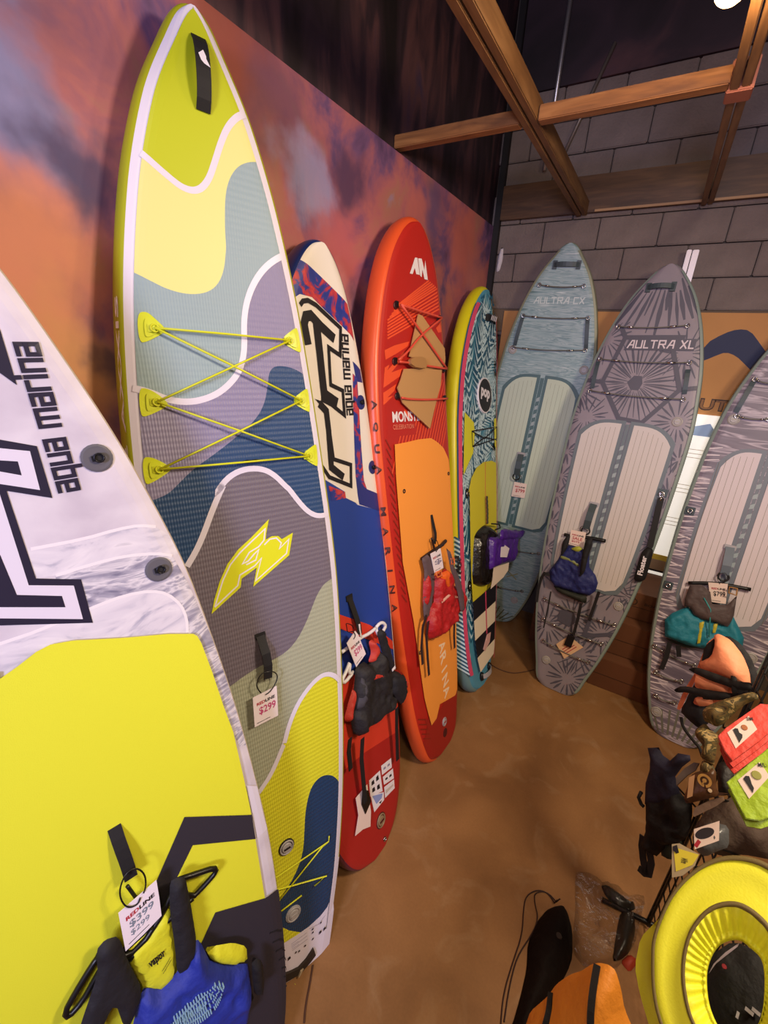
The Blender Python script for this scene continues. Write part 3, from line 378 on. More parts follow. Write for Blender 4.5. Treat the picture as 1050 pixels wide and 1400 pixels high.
 's2':[(-0.077,-0.076),(-0.071,-0.018),(-0.055,-0.068),(-0.043,-0.157),(-0.024,-0.272),(-0.041,-0.297),(-0.058,-0.171)]},
'sack':{'body':[(0.008,0.202),(0.042,0.231),(0.078,0.225),(0.111,0.163),(0.129,0.056),(0.118,-0.011),(0.091,-0.097),(0.068,-0.18),(0.039,-0.251),(0.012,-0.367),(-0.071,-0.419),(-0.048,-0.306),(-0.042,-0.201),(-0.042,-0.108),(-0.061,-0.008),(-0.043,0.102),(-0.013,0.176)],
 'c1':[(0.024,0.221),(-0.023,0.255),(-0.074,0.24),(-0.116,0.181),(-0.114,0.121),(-0.091,0.009),(-0.102,-0.114),(-0.108,-0.243),(-0.088,-0.344)],
 'c2':[(0.035,0.233),(-0.031,0.26),(-0.083,0.217),(-0.073,0.175),(-0.039,0.117),(-0.052,0.034),(-0.092,-0.085),(-0.092,-0.213),(-0.08,-0.321)],
 'dot':[(0.052,0.047)]},
'film':{'film':[(-0.141,0.163),(-0.1,0.18),(-0.009,0.173),(0.099,0.188),(0.192,0.23),(0.175,0.128),(0.155,-0.0),(0.101,-0.132),(0.03,-0.2),(-0.044,-0.228),(-0.093,-0.198),(-0.106,-0.116),(-0.111,-0.011)],
 'b1':[(-0.014,0.17),(0.007,0.186),(0.111,0.172),(0.142,0.18),(0.148,0.15),(0.104,0.11),(0.073,0.102),(0.012,0.132)],
 'b2':[(0.084,0.103),(0.144,0.136),(0.153,0.05),(0.134,-0.053),(0.099,-0.109),(0.067,-0.134),(0.073,-0.022)],
 'red':[(0.099,-0.114),(0.134,-0.058),(0.173,-0.067),(0.138,-0.135)]},
'cord':{'c':[(-0.044,-0.026),(0.033,-0.045),(0.139,-0.03),(0.226,0.053),(0.288,0.131)],
 'c2':[(-0.084,-2.404),(-0.056,-2.456),(-0.028,-2.517),(0.001,-2.559)]},
'ftag':{'card':[(-0.049,0.057),(0.047,0.064),(0.038,-0.06),(-0.057,-0.063)],
 'loop':[(-0.001,0.05),(0.015,0.052),(0.035,0.068),(0.053,0.094),(0.053,0.113),(0.037,0.132),(0.003,0.141),(-0.018,0.131),(-0.03,0.106),(-0.027,0.085),(-0.017,0.064)]},
'lw':{'blobs':[(0.742,3.239),(0.677,3.075),(0.779,3.002),(0.647,2.772),(0.683,2.596),(0.753,2.538),(1.379,3.522),(1.626,3.437),(1.756,3.208),(2.025,3.337),(3.003,3.417),(3.562,3.31),(3.179,3.662),(0.872,3.207),(0.681,2.369),(1.976,2.995)]},
}

# ---------------------------------------------------------------- materials
def lin(h):
    h = h.lstrip('#'); c = [int(h[i:i+2], 16) / 255 for i in (0, 2, 4)]
    return tuple(x / 12.92 if x <= .04045 else ((x + .055) / 1.055) ** 2.4 for x in c) + (1,)
MATS = {}
def nd(nt, t, **k):
    n = nt.nodes.new(t)
    for a, b in k.items():
        if a.startswith('i_'):
            key = a[2:]; n.inputs[int(key) if key.isdigit() else key].default_value = b
        else: setattr(n, a, b)
    return n
def M(name, col='#808080', rough=.5, bump=None, amt=.3, metal=0, var=0, vscale=6, spec=.5, emit=None, sheen=0):
    if name in MATS: return MATS[name]
    m = bpy.data.materials.new(name); m.use_nodes = True; MATS[name] = m
    nt = m.node_tree; b = nt.nodes['Principled BSDF']; L = nt.links.new
    b.inputs['Base Color'].default_value = lin(col); b.inputs['Roughness'].default_value = rough; b.inputs['Metallic'].default_value = metal
    b.inputs['Specular IOR Level'].default_value = spec
    tc = nd(nt, 'ShaderNodeTexCoord')
    if emit: b.inputs['Emission Color'].default_value = lin(emit[0]); b.inputs['Emission Strength'].default_value = emit[1]
    if var:
        nz = nd(nt, 'ShaderNodeTexNoise'); nz.inputs['Scale'].default_value = vscale; nz.inputs['Detail'].default_value = 5
        L(tc.outputs['Object'], nz.inputs['Vector'])
        h = nd(nt, 'ShaderNodeHueSaturation'); h.inputs['Color'].default_value = lin(col)
        mr = nd(nt, 'ShaderNodeMapRange'); mr.inputs[1].default_value = .3; mr.inputs[2].default_value = .7
        mr.inputs[3].default_value = 1 - var; mr.inputs[4].default_value = 1 + var
        L(nz.outputs[0], mr.inputs[0]); L(mr.outputs[0], h.inputs['Value']); L(h.outputs[0], b.inputs['Base Color'])
    if bump:
        bp = nd(nt, 'ShaderNodeBump'); bp.inputs['Strength'].default_value = amt
        if bump == 'diamond':
            bp.inputs['Distance'].default_value = .003
            sx = nd(nt, 'ShaderNodeSeparateXYZ'); L(tc.outputs['Object'], sx.inputs[0])
            def mth(op, a, bb):
                n = nd(nt, 'ShaderNodeMath', operation=op)
                for i, v in enumerate((a, bb)):
                    if v is None: continue
                    if isinstance(v, (int, float)): n.inputs[i].default_value = v
                    else: L(v, n.inputs[i])
                return n.outputs[0]
            x = mth('MULTIPLY', sx.outputs[0], 360); y = mth('MULTIPLY', sx.outputs[1], 170)
            p = mth('SINE', mth('ADD', x, y), None); q = mth('SINE', mth('SUBTRACT', x, y), None)
            L(mth('MULTIPLY', p, q), bp.inputs['Height'])
        else:
            nz = nd(nt, 'ShaderNodeTexNoise'); nz.inputs['Scale'].default_value = {'fabric': 260, 'wrinkle': 22, 'rough': 60, 'grain': 400}[bump]
            nz.inputs['Detail'].default_value = 4; bp.inputs['Distance'].default_value = {'fabric': .002, 'wrinkle': .03, 'rough': .012, 'grain': .002}[bump]
            L(tc.outputs['Object'], nz.inputs['Vector']); L(nz.outputs[0], bp.inputs['Height'])
        L(bp.outputs[0], b.inputs['Normal'])
    return m
def ramp_mat(name, stops, scale=(1, 1, 1), nscale=3, detail=6, dist=0, rough=.5, kind='noise', bump=0, wscale=5):
    if name in MATS: return MATS[name]
    m = bpy.data.materials.new(name); m.use_nodes = True; MATS[name] = m
    nt = m.node_tree; b = nt.nodes['Principled BSDF']; L = nt.links.new; b.inputs['Roughness'].default_value = rough
    tc = nd(nt, 'ShaderNodeTexCoord'); mp = nd(nt, 'ShaderNodeMapping'); mp.inputs['Scale'].default_value = scale
    L(tc.outputs['Object'], mp.inputs[0])
    if kind == 'noise':
        t = nd(nt, 'ShaderNodeTexNoise'); t.inputs['Scale'].default_value = nscale; t.inputs['Detail'].default_value = detail; t.inputs['Distortion'].default_value = dist
    else:
        t = nd(nt, 'ShaderNodeTexWave', bands_direction='Y'); t.inputs['Scale'].default_value = wscale; t.inputs['Distortion'].default_value = dist
        t.inputs['Detail'].default_value = detail; t.inputs['Detail Scale'].default_value = nscale
    L(mp.outputs[0], t.inputs['Vector'])
    r = nd(nt, 'ShaderNodeValToRGB'); e = r.color_ramp.elements
    while len(e) < len(stops): e.new(.5)
    for i, (p, c) in enumerate(stops): e[i].position = p; e[i].color = lin(c)
    L(t.outputs[0 if kind == 'noise' else 1], r.inputs[0]); L(r.outputs[0], b.inputs['Base Color'])
    if bump:
        bp = nd(nt, 'ShaderNodeBump'); bp.inputs['Strength'].default_value = bump; bp.inputs['Distance'].default_value = .01
        L(t.outputs[0 if kind == 'noise' else 1], bp.inputs['Height']); L(bp.outputs[0], b.inputs['Normal'])
    return m
# ---------------------------------------------------------------- mesh builder
class MB:
    def __init__(s): s.v = []; s.f = []; s.m = []; s.mats = []; s.sm = []
    def mi(s, m):
        if m not in s.mats: s.mats.append(m)
        return s.mats.index(m)
    def add(s, vs, fs, mat, smooth=False):
        o = len(s.v); s.v += [tuple(p) for p in vs]; k = s.mi(mat)
        for f in fs: s.f.append([o + i for i in f]); s.m.append(k); s.sm.append(smooth)
    def obj(s, name, parent=None, mapf=None):
        me = bpy.data.meshes.new(name); vs = [mapf(*p) for p in s.v] if mapf else s.v
        me.from_pydata([tuple(p) for p in vs], [], s.f)
        for m in s.mats: me.materials.append(m)
        me.polygons.foreach_set('material_index', s.m); me.polygons.foreach_set('use_smooth', s.sm); me.update()
        o = bpy.data.objects.new(name, me); COL.objects.link(o)
        if parent: o.parent = parent
        return o
    def box(s, a, b, mat, bev=0):
        x0, y0, z0 = a; x1, y1, z1 = b
        if not bev:
            s.add([(x0,y0,z0),(x1,y0,z0),(x1,y1,z0),(x0,y1,z0),(x0,y0,z1),(x1,y0,z1),(x1,y1,z1),(x0,y1,z1)],
                  [(3,2,1,0),(4,5,6,7),(0,1,5,4),(1,2,6,5),(2,3,7,6),(3,0,4,7)], mat); return
        bm = bmesh.new(); bmesh.ops.create_cube(bm, size=1)
        for v in bm.verts: v.co = Vector(((x0+x1)/2+v.co.x*(x1-x0), (y0+y1)/2+v.co.y*(y1-y0), (z0+z1)/2+v.co.z*(z1-z0)))
        bmesh.ops.bevel(bm, geom=bm.edges[:], offset=bev, segments=2, affect='EDGES'); s.bm(bm, mat)
    def bm(s, bm, mat, smooth=False):
        bm.verts.index_update(); s.add([v.co for v in bm.verts], [[v.index for v in f.verts] for f in bm.faces], mat, smooth); bm.free()
    def tube(s, pts, r, mat, n=7, closed=False):
        P = [Vector(p) for p in pts]; N = len(P); vs = []; up = None
        for i, p in enumerate(P):
            a = P[(i-1) % N] if (closed or i) else p; b = P[(i+1) % N] if (closed or i < N-1) else p
            t = (b - a).normalized()
            if up is None:
                up = t.orthogonal().normalized()
            up = (up - t * up.dot(t)); up = up.normalized() if up.length > 1e-6 else t.orthogonal().normalized()
            w = t.cross(up); rr = r[i] if isinstance(r, (list, tuple)) else r
            vs += [p + up * math.cos(2*PI*k/n) * rr + w * math.sin(2*PI*k/n) * rr for k in range(n)]
        fs = [(i*n+k, i*n+(k+1) % n, ((i+1) % N)*n+(k+1) % n, ((i+1) % N)*n+k) for i in range(N if closed else N-1) for k in range(n)]
        if not closed: fs += [tuple(range(n-1, -1, -1)), tuple(range((N-1)*n, N*n))]
        s.add(vs, fs, mat, True)
    def strap(s, pts, w, th, mat, nrm=(0, 0, 1)):
        """flat webbing along pts (x,y,h); nrm = facing direction"""
        P = [Vector(p) for p in pts]; nn = Vector(nrm); vs = []; N = len(P)
        for i, p in enumerate(P):
            t = (P[min(i+1, N-1)] - P[max(i-1, 0)]).normalized(); sd = nn.cross(t).normalized(); ww = (w[i] if isinstance(w, (list, tuple)) else w) / 2
            n2 = t.cross(sd).normalized()
            vs += [p + sd*ww, p - sd*ww, p - sd*ww + n2*th, p + sd*ww + n2*th]
        fs = [(i*4+k, i*4+(k+1) % 4, i*4+4+(k+1) % 4, i*4+4+k) for i in range(N-1) for k in range(4)] + [(3, 2, 1, 0), (N*4-4, N*4-3, N*4-2, N*4-1)]
        s.add(vs, fs, mat)
    def disc(s, u, v, r, h0, h1, mat, n=20, ru=None, bev=.15):
        ru = ru or r; vs = []; rings = [(1, h0), (1, h1 - (h1-h0)*.3), (1-bev, h1)]
        for q, h in rings: vs += [(u + ru*q*math.cos(2*PI*k/n), v + r*q*math.sin(2*PI*k/n), h) for k in range(n)]
        fs = [(i*n+k, i*n+(k+1) % n, (i+1)*n+(k+1) % n, (i+1)*n+k) for i in range(2) for k in range(n)] + [tuple(range(2*n, 3*n)), tuple(range(n-1, -1, -1))]
        s.add(vs, fs, mat)
    def ring(s, u, v, R, r, h, mat, n=18, ru=None):
        s.tube([(u + (ru or R)*math.cos(2*PI*k/n), v + R*math.sin(2*PI*k/n), h) for k in range(n)], r, mat, 6, True)
    def slab(s, poly, h0, h1, mat, side=None):
        vs, fs = tri(poly); n = len(poly)
        s.add([(x, y, h1) for x, y in vs], fs, mat)
        s.add([(x, y, h0) for x, y in vs], [f[::-1] for f in fs], side or mat)
        s.add([(x, y, h0) for x, y in poly] + [(x, y, h1) for x, y in poly], [(i, (i+1) % n, n+(i+1) % n, n+i) if area(poly) > 0 else (n+i, n+(i+1) % n, (i+1) % n, i) for i in range(n)], side or mat)
    def puff(s, poly, T, mat, h0=0, res=.02, wr=.12, R=None, smooth=1, seed=0, back=.25):
        P = soft(poly) if smooth else poly; P = resample(P, res); n = len(P)
        if area(P) < 0: P = P[::-1]
        x0 = min(p[0] for p in P); x1 = max(p[0] for p in P); y0 = min(p[1] for p in P); y1 = max(p[1] for p in P)
        R = R or min(max(T*.85, .012), (x1-x0+y1-y0)/6); pts = [Vector(p) for p in P]; segs = [(P[i], P[(i+1) % n]) for i in range(n)]
        ny = int((y1-y0)/res)+1; nx = int((x1-x0)/res)+1
        for j in range(ny):
            for i in range(nx):
                p = (x0+(i+.5*(j % 2)+.1)*res, y0+(j+.5)*res)
                if dist(p, segs) > res*.55 and inside(p, P): pts.append(Vector(p))
        vo, _, fo, ov, _, _ = delaunay_2d_cdt(pts, [], [list(range(n))], 1, 1e-6)
        vs = []
        for k, p in enumerate(vo):
            d = min(dist(p, segs)/R, 1) if not (ov[k] and ov[k][0] < n) else 0
            h = T*max(0, 1-(1-d)**2.6)
            q1 = noise.noise(Vector((p.x*11+seed, p.y*8, seed*3.1+p.x*2))); q2 = noise.noise(Vector((p.x*26+p.y*9, p.y*15-p.x*7+seed, 3)))
            h += wr*T*min(1, d*2)*(q1*1.6-abs(q2)*2.2+.4)
            vs.append((p.x, p.y, h0+h))
        s.add(vs, [f if poly_a(vo, f) > 0 else f[::-1] for f in fo], mat, True)
        bs = [(p.x, p.y, h0 - back*(z-h0)) for p, (_, _, z) in zip(vo, vs)]
        s.add(bs, [f[::-1] if poly_a(vo, f) > 0 else f for f in fo], mat, True)
def area(P): return sum(P[i][0]*P[(i+1) % len(P)][1]-P[(i+1) % len(P)][0]*P[i][1] for i in range(len(P)))/2
def poly_a(vs, f): return sum(vs[f[i]][0]*vs[f[(i+1) % len(f)]][1]-vs[f[(i+1) % len(f)]][0]*vs[f[i]][1] for i in range(len(f)))
def dist(p, segs):
    m = 9; px, py = p[0], p[1]
    for (ax, ay), (bx, by) in segs:
        dx = bx-ax; dy = by-ay; t = ((px-ax)*dx+(py-ay)*dy)/(dx*dx+dy*dy+1e-12); t = 0 if t < 0 else 1 if t > 1 else t
        e = (px-ax-t*dx)**2+(py-ay-t*dy)**2
        if e < m: m = e
    return math.sqrt(m)
def inside(p, P):
    c = False; x, y = p; j = len(P)-1
    for i in range(len(P)):
        if (P[i][1] > y) != (P[j][1] > y) and x < (P[j][0]-P[i][0])*(y-P[i][1])/(P[j][1]-P[i][1])+P[i][0]: c = not c
        j = i
    return c
def chaikin(P, k, closed=True):
    for _ in range(k):
        Q = [] if closed else [P[0]]; n = len(P)
        for i in range(n if closed else n-1):
            a = P[i]; b = P[(i+1) % n]
            Q += [tuple(.75*x+.25*y for x, y in zip(a, b)), tuple(.25*x+.75*y for x, y in zip(a, b))]
        if not closed: Q.append(P[-1])
        P = Q
    return P
def soft(P):
    """rounds the corners a little without shrinking the outline"""
    Q = []; n = len(P)
    for i in range(n):
        a, p, c = P[i-1], P[i], P[(i+1) % n]
        Q += [tuple(.82*y+.18*x for x, y in zip(a, p)), tuple(.82*y+.18*x for x, y in zip(c, p))]
    return Q
def resample(P, res):
    Q = []
    for i in range(len(P)):
        a = P[i]; b = P[(i+1) % len(P)]; d = math.hypot(b[0]-a[0], b[1]-a[1]); k = max(1, round(d/res))
        if d < res*.25 and Q: continue
        Q += [(a[0]+(b[0]-a[0])*j/k, a[1]+(b[1]-a[1])*j/k) for j in range(k)]
    return Q
def ccw(P): return list(P) if area(P) > 0 else list(P)[::-1]
def tri(poly):
    poly = ccw(poly)
    vo, _, fo, *_ = delaunay_2d_cdt([Vector(p) for p in poly], [], [list(range(len(poly)))], 1, 1e-6)
    return [tuple(v) for v in vo], [f if poly_a(vo, f) > 0 else f[::-1] for f in fo]
def h3(pts, h): return [(p[0], p[1], h[i] if isinstance(h, (list, tuple)) else h) for i, p in enumerate(pts)]
def ribbon(path, w):
    n = len(path); L = []
    for i in range(n):
        a = Vector(path[max(i-1, 0)]); p = Vector(path[i]); b = Vector(path[min(i+1, n-1)])
        d1 = (p-a).normalized() if i else (b-p).normalized(); d2 = (b-p).normalized() if i < n-1 else d1
        m = (d1+d2); m = m.normalized() if m.length > .05 else d1
        nn = Vector((-m.y, m.x)); k = 1/max(.45, nn.dot(Vector((-d1.y, d1.x))))
        L.append((p+nn*w/2*k, p-nn*w/2*k))
    return [(tuple(L[i][0]), tuple(L[i+1][0]), tuple(L[i+1][1]), tuple(L[i][1])) for i in range(n-1)]
TXT = {}
def text_mesh(s, bold=.0):
    if (s, bold) in TXT: return TXT[(s, bold)]
    c = bpy.data.curves.new('t', 'FONT'); c.body = s; c.offset = bold; c.resolution_u = 3
    o = bpy.data.objects.new('t', c); COL.objects.link(o); dg = bpy.context.evaluated_depsgraph_get(); dg.update()
    me = bpy.data.meshes.new_from_object(o.evaluated_get(dg)); vs = [(v.co.x, v.co.y) for v in me.vertices]; fs = [tuple(p.vertices) for p in me.polygons]
    bpy.data.objects.remove(o); bpy.data.curves.remove(c); bpy.data.meshes.remove(me)
    x0 = min(v[0] for v in vs); x1 = max(v[0] for v in vs); y0 = min(v[1] for v in vs); y1 = max(v[1] for v in vs)
    r = ([((x-x0)/(x1-x0), (y-y0)/(y1-y0)) for x, y in vs], fs); TXT[(s, bold)] = r; return r
def text(mb, s, P, rect, h, mat, bold=.02):
    """P maps unit square to (u,v)"""
    vs, fs = text_mesh(s, bold); x0, y0, x1, y1 = rect
    q = [P(x0+(x1-x0)*x, y0+(y1-y0)*y) for x, y in vs]
    mb.add([(a, b, h) for a, b in q], [f if poly_a(q, f) > 0 else f[::-1] for f in fs], mat)
def quad(tl, tr, br, bl):
    return lambda x, y: tuple((bl[i]*(1-x)+br[i]*x)*(1-y)+(tl[i]*(1-x)+tr[i]*x)*y for i in (0, 1))
def line(o, e, hgt, flip=1):
    """text frame: baseline from o to e, glyphs rising to the left of that direction"""
    d = Vector(e)-Vector(o); n = Vector((-d.y, d.x)).normalized()*hgt*flip
    return lambda x, y: (o[0]+d.x*x+n.x*y, o[1]+d.y*x+n.y*y)
GL = {'a': (.7, [[(0,1),(.7,1),(.7,0),(0,0),(0,.55),(.7,.55)]]), 'q': (.7, [[(.7,0),(0,0),(0,1),(.7,1),(.7,-.45)]]), 'u': (.7, [[(0,1),(0,0),(.7,0),(.7,1)]]),
      'm': (1.2, [[(0,0),(0,1),(1.2,1),(1.2,0)], [(.6,1),(.6,0)]]), 'r': (.5, [[(0,0),(0,1),(.55,1)]]), 'i': (.05, [[(0,0),(0,1)], [(0,1.28),(0,1.5)]]), 'n': (.7, [[(0,0),(0,1),(.7,1),(.7,0)]]), ' ': (.3, []),
      'U': (.9, [[(0,1),(0,0),(.9,0),(.9,1)]]), 'L': (.62, [[(0,1),(0,0),(.62,0)]]), 'T': (.9, [[(0,1),(.9,1)], [(.45,1),(.45,0)]]), 'R': (.9, [[(0,0),(0,1),(.9,1),(.9,.5),(.1,.5)], [(.5,.5),(.9,0)]]),
      'A': (.9, [[(0,0),(.55,1),(.9,1),(.9,0)], [(.3,.4),(.9,.4)]]), 'C': (.8, [[(.8,1),(0,1),(0,0),(.8,0)]]), 'X': (.8, [[(0,0),(.8,1)], [(0,1),(.8,0)]]), 'P': (.9, [[(0,0),(0,1),(.9,1),(.9,.45),(0,.45)]])}
def glyphs(s, P, th, asp=.11):
    """stroke lettering; returns (path list) in (u,v), P maps unit square"""
    tot = sum(GL[ch][0]+.38 for ch in s)-.38; x = 0; out = []
    for ch in s:
        w, st = GL[ch]
        for p in st: out.append([P((x+a)/tot, b) for a, b in p])
        x += w+.38
    return out
# ---------------------------------------------------------------- things
def put(o, key):
    a, x, y, z = FR[key]; o.matrix_world = Matrix(((x[0], y[0], z[0], a[0]), (x[1], y[1], z[1], a[1]), (x[2], y[2], z[2], a[2]), (0, 0, 0, 1)))
def tag(o, label, cat, group=None):
    o['label'] = label; o['category'] = cat
    if group: o['group'] = group
    return o
def root(name, key, label, cat, group=None):
    o = bpy.data.objects.new(name, None); o.empty_display_size = .1; COL.objects.link(o)
    if key: put(o, key)
    return tag(o, label, cat, group)
def struct(mb, name, parent=None):
    o = mb.obj(name, parent)
    if not parent: o['kind'] = 'structure'
    return o
def one(fn, name, parent, mapf=None):
    mb = MB(); fn(mb); return mb.obj(name, parent, mapf)
# ================================================================ STRUCTURE
LX = -1.49; BY = 4.2; ZT = 3.58
def mural():
    m = bpy.data.materials.new('mural_paint_and_shadow'); m.use_nodes = True; nt = m.node_tree; b = nt.nodes['Principled BSDF']; L = nt.links.new
    b.inputs['Roughness'].default_value = .62
    tc = nd(nt, 'ShaderNodeTexCoord')
    nz = nd(nt, 'ShaderNodeTexNoise'); nz.inputs['Scale'].default_value = 2.6; nz.inputs['Detail'].default_value = 5; nz.inputs['Roughness'].default_value = .6; nz.inputs['Distortion'].default_value = .6
    L(tc.outputs['Object'], nz.inputs['Vector'])
    r = nd(nt, 'ShaderNodeValToRGB'); e = r.color_ramp.elements
    st = [(.28, '#3a2c50'), (.40, '#6b4a74'), (.48, '#985a6c'), (.56, '#ac6468'), (.66, '#a87062'), (.78, '#8a8ab8')]
    while len(e) < len(st): e.new(.5)
    for i, (p, c) in enumerate(st): e[i].position = p; e[i].color = lin(c)
    L(nz.outputs[0], r.inputs[0]); col = r.outputs[0]
    n2 = nd(nt, 'ShaderNodeTexNoise'); n2.inputs['Scale'].default_value = 4; n2.inputs['Detail'].default_value = 4; L(tc.outputs['Object'], n2.inputs['Vector'])
    sb = nd(nt, 'ShaderNodeVectorMath', operation='SUBTRACT'); L(n2.outputs['Color'], sb.inputs[0]); sb.inputs[1].default_value = (.5, .5, .5)
    sc = nd(nt, 'ShaderNodeVectorMath', operation='SCALE'); L(sb.outputs[0], sc.inputs[0]); sc.inputs['Scale'].default_value = .45
    ad = nd(nt, 'ShaderNodeVectorMath', operation='ADD'); L(tc.outputs['Object'], ad.inputs[0]); L(sc.outputs[0], ad.inputs[1])
    for (y, z, rad, c, a) in MBL:
        d = nd(nt, 'ShaderNodeVectorMath', operation='DISTANCE'); L(ad.outputs[0], d.inputs[0]); d.inputs[1].default_value = (LX, y, z)
        mr = nd(nt, 'ShaderNodeMapRange', interpolation_type='SMOOTHSTEP'); mr.inputs[1].default_value = rad; mr.inputs[2].default_value = rad*.25; mr.inputs[3].default_value = 0; mr.inputs[4].default_value = a
        L(d.outputs['Value'], mr.inputs[0])
        mx = nd(nt, 'ShaderNodeMix', data_type='RGBA'); L(mr.outputs[0], mx.inputs[0]); L(col, mx.inputs[6]); mx.inputs[7].default_value = lin(c); col = mx.outputs[2]
    L(col, b.inputs['Base Color'])
    bp = nd(nt, 'ShaderNodeBump'); bp.inputs['Strength'].default_value = .15; bp.inputs['Distance'].default_value = .004
    n3 = nd(nt, 'ShaderNodeTexNoise'); n3.inputs['Scale'].default_value = 40; L(tc.outputs['Object'], n3.inputs['Vector']); L(n3.outputs[0], bp.inputs['Height']); L(bp.outputs[0], b.inputs['Normal'])
    return m
MBL = [(.55, 3.45, .45, '#a8645c', .8), (.66, 3.1, .22, '#7f83b0', .9), (.78, 3.0, .2, '#3e3058', .9), (.55, 2.72, .36, '#d98a70', 1), (.62, 2.5, .3, '#d69a66', .9), (.55, 2.2, .4, '#cf8c60', .8), (.76, 2.5, .12, '#4a3850', .8),  # last spot paints in the tall board's cast shadow
       (1.38, 3.5, .3, '#8a4438', .9), (1.63, 3.42, .3, '#66405a', .8), (1.76, 3.21, .2, '#9a98c4', .75), (2.02, 3.34, .22, '#4c3458', .9), (2.0, 3.0, .3, '#b86068', .9), (1.95, 2.75, .25, '#c88890', .7), (2.7, 3.35, .22, '#c06a62', .7), (3.0, 3.4, .25, '#5c4a74', .8), (3.55, 3.3, .4, '#c2685a', .9), (3.9, 3.1, .35, '#c87868', .7), (2.6, 2.8, .3, '#8a4a60', .6), (2.9, 3.05, .16, '#a89cc0', .7)]
def concrete():
    m = bpy.data.materials.new('stained_concrete'); m.use_nodes = True; nt = m.node_tree; b = nt.nodes['Principled BSDF']; L = nt.links.new
    b.inputs['Roughness'].default_value = .5; b.inputs['Specular IOR Level'].default_value = .35
    tc = nd(nt, 'ShaderNodeTexCoord')
    def nz(s, d=6, di=0):
        n = nd(nt, 'ShaderNodeTexNoise'); n.inputs['Scale'].default_value = s; n.inputs['Detail'].default_value = d; n.inputs['Distortion'].default_value = di; L(tc.outputs['Object'], n.inputs['Vector']); return n
    a = nz(2.2, 8, .4); r = nd(nt, 'ShaderNodeValToRGB'); e = r.color_ramp.elements; e[0].position = .3; e[0].color = lin('#7a5430'); e[1].position = .72; e[1].color = lin('#9c7044')
    L(a.outputs[0], r.inputs[0])
    s1 = nz(4.2, 8, 1.4); r2 = nd(nt, 'ShaderNodeValToRGB'); f = r2.color_ramp.elements; f[0].position = .55; f[0].color = (0, 0, 0, 1); f[1].position = .85; f[1].color = (.6, .6, .6, 1)
    L(s1.outputs[0], r2.inputs[0])
    mx = nd(nt, 'ShaderNodeMix', data_type='RGBA'); L(r2.outputs[0], mx.inputs[0]); L(r.outputs[0], mx.inputs[6]); mx.inputs[7].default_value = lin('#a98a68')
    g = nz(90, 3); r3 = nd(nt, 'ShaderNodeMapRange'); r3.inputs[3].default_value = .88; r3.inputs[4].default_value = 1.1; L(g.outputs[0], r3.inputs[0])
    h = nd(nt, 'ShaderNodeHueSaturation'); L(mx.outputs[2], h.inputs['Color']); L(r3.outputs[0], h.inputs['Value']); L(h.outputs[0], b.inputs['Base Color'])
    mr = nd(nt, 'ShaderNodeMapRange'); mr.inputs[3].default_value = .38; mr.inputs[4].default_value = .7; L(a.outputs[0], mr.inputs[0]); L(mr.outputs[0], b.inputs['Roughness'])
    bp = nd(nt, 'ShaderNodeBump'); bp.inputs['Strength'].default_value = .2; bp.inputs['Distance'].default_value = .004; L(s1.outputs[0], bp.inputs['Height']); L(bp.outputs[0], b.inputs['Normal'])
    return m
mb = MB(); mb.box((LX-.1, -3.2, -.1), (3.2, BY+.1, 0), concrete()); struct(mb, 'floor')
mb = MB(); mb.box((LX-.12, -3.2, 0), (LX, BY, ZT), mural()); struct(mb, 'wall_left')
dk = ramp_mat('dark_boards_and_shade', [(.3, '#140c10'), (.5, '#30202a'), (.62, '#54363a'), (.75, '#3a2c44')], (1, 3.5, 1), 1.6, 7, .8, .6)
mb = MB(); mb.box((LX-.12, -3.2, ZT), (LX-.03, BY, 5.4), dk); struct(mb, 'trim_1')
mb = MB(); mb.box((LX, BY-.06, 0), (LX+.05, BY-.01, 5.2), M('black_corner_post', '#120e0e', .6), .004); struct(mb, 'trim_2')
# back wall: backing, then every block of the part that shows
mb = MB(); mb.box((LX-.12, BY+.03, 0), (3.2, BY+.15, 5.4), M('mortar', '#5a5048', .9, 'rough', .4)); wb = struct(mb, 'wall_back')
CH = .2155; CW = .418
def block_mesh():
    mb = MB(); mb.box((.003, 0, .004), (CW-.004, .1, CH-.004), M('painted_block', '#7c6f6a', .85, 'rough', .6, var=.12, vscale=7), .006); return mb
bme = block_mesh().obj('block'); bme.parent = wb; first = True
for j in range(-1, 7):
    z = 2.945+CH*j
    for i in range(-1, 7):
        x = LX+CW*i+(CW/2 if j % 2 else 0)
        if x < LX-.01-CW/2 or x > 1.2: continue
        o = bme if first else bme.copy()
        if not first: COL.objects.link(o)
        first = False; o.parent = wb
        o.location = (x, BY-.012+rnd.uniform(0, .004), z)
mb = MB(); mb.box((LX, BY-.03, 2.76), (1.6, BY+.05, 2.945), M('ledge_block', '#6a5a4c', .9, 'rough', .5), .008); struct(mb, 'trim_3')
mb = MB(); mb.box((LX, BY-.02, 2.945+CH*7), (3.2, BY+.03, 5.4), dk); struct(mb, 'top_shade_panel')  # dark panel stands in for the unlit top of the block wall
# right and front sides of the shop, roof
wl = M('dim_plaster', '#7d6a58', .8, 'rough', .2)
mb = MB(); mb.box((3.2, -3.2, 0), (3.3, BY+.1, 5.4), wl); struct(mb, 'wall_right')
mb = MB(); mb.box((LX-.1, -3.3, 0), (3.3, -3.2, 5.4), wl); struct(mb, 'wall_front')
mb = MB(); mb.box((LX-.1, -3.3, 5.4), (3.3, BY+.1, 5.5), ramp_mat('dark_roof', [(.3, '#120d08'), (.7, '#2a1d12')], (1, 6, 1), 3)); struct(mb, 'ceiling')
mb = MB(); mb.box((-.2, -.32, 0), (3.2, -.22, 2.42), wl); struct(mb, 'added_light_blocker')  # added unseen half wall, keeps the cool light off the lower back boards
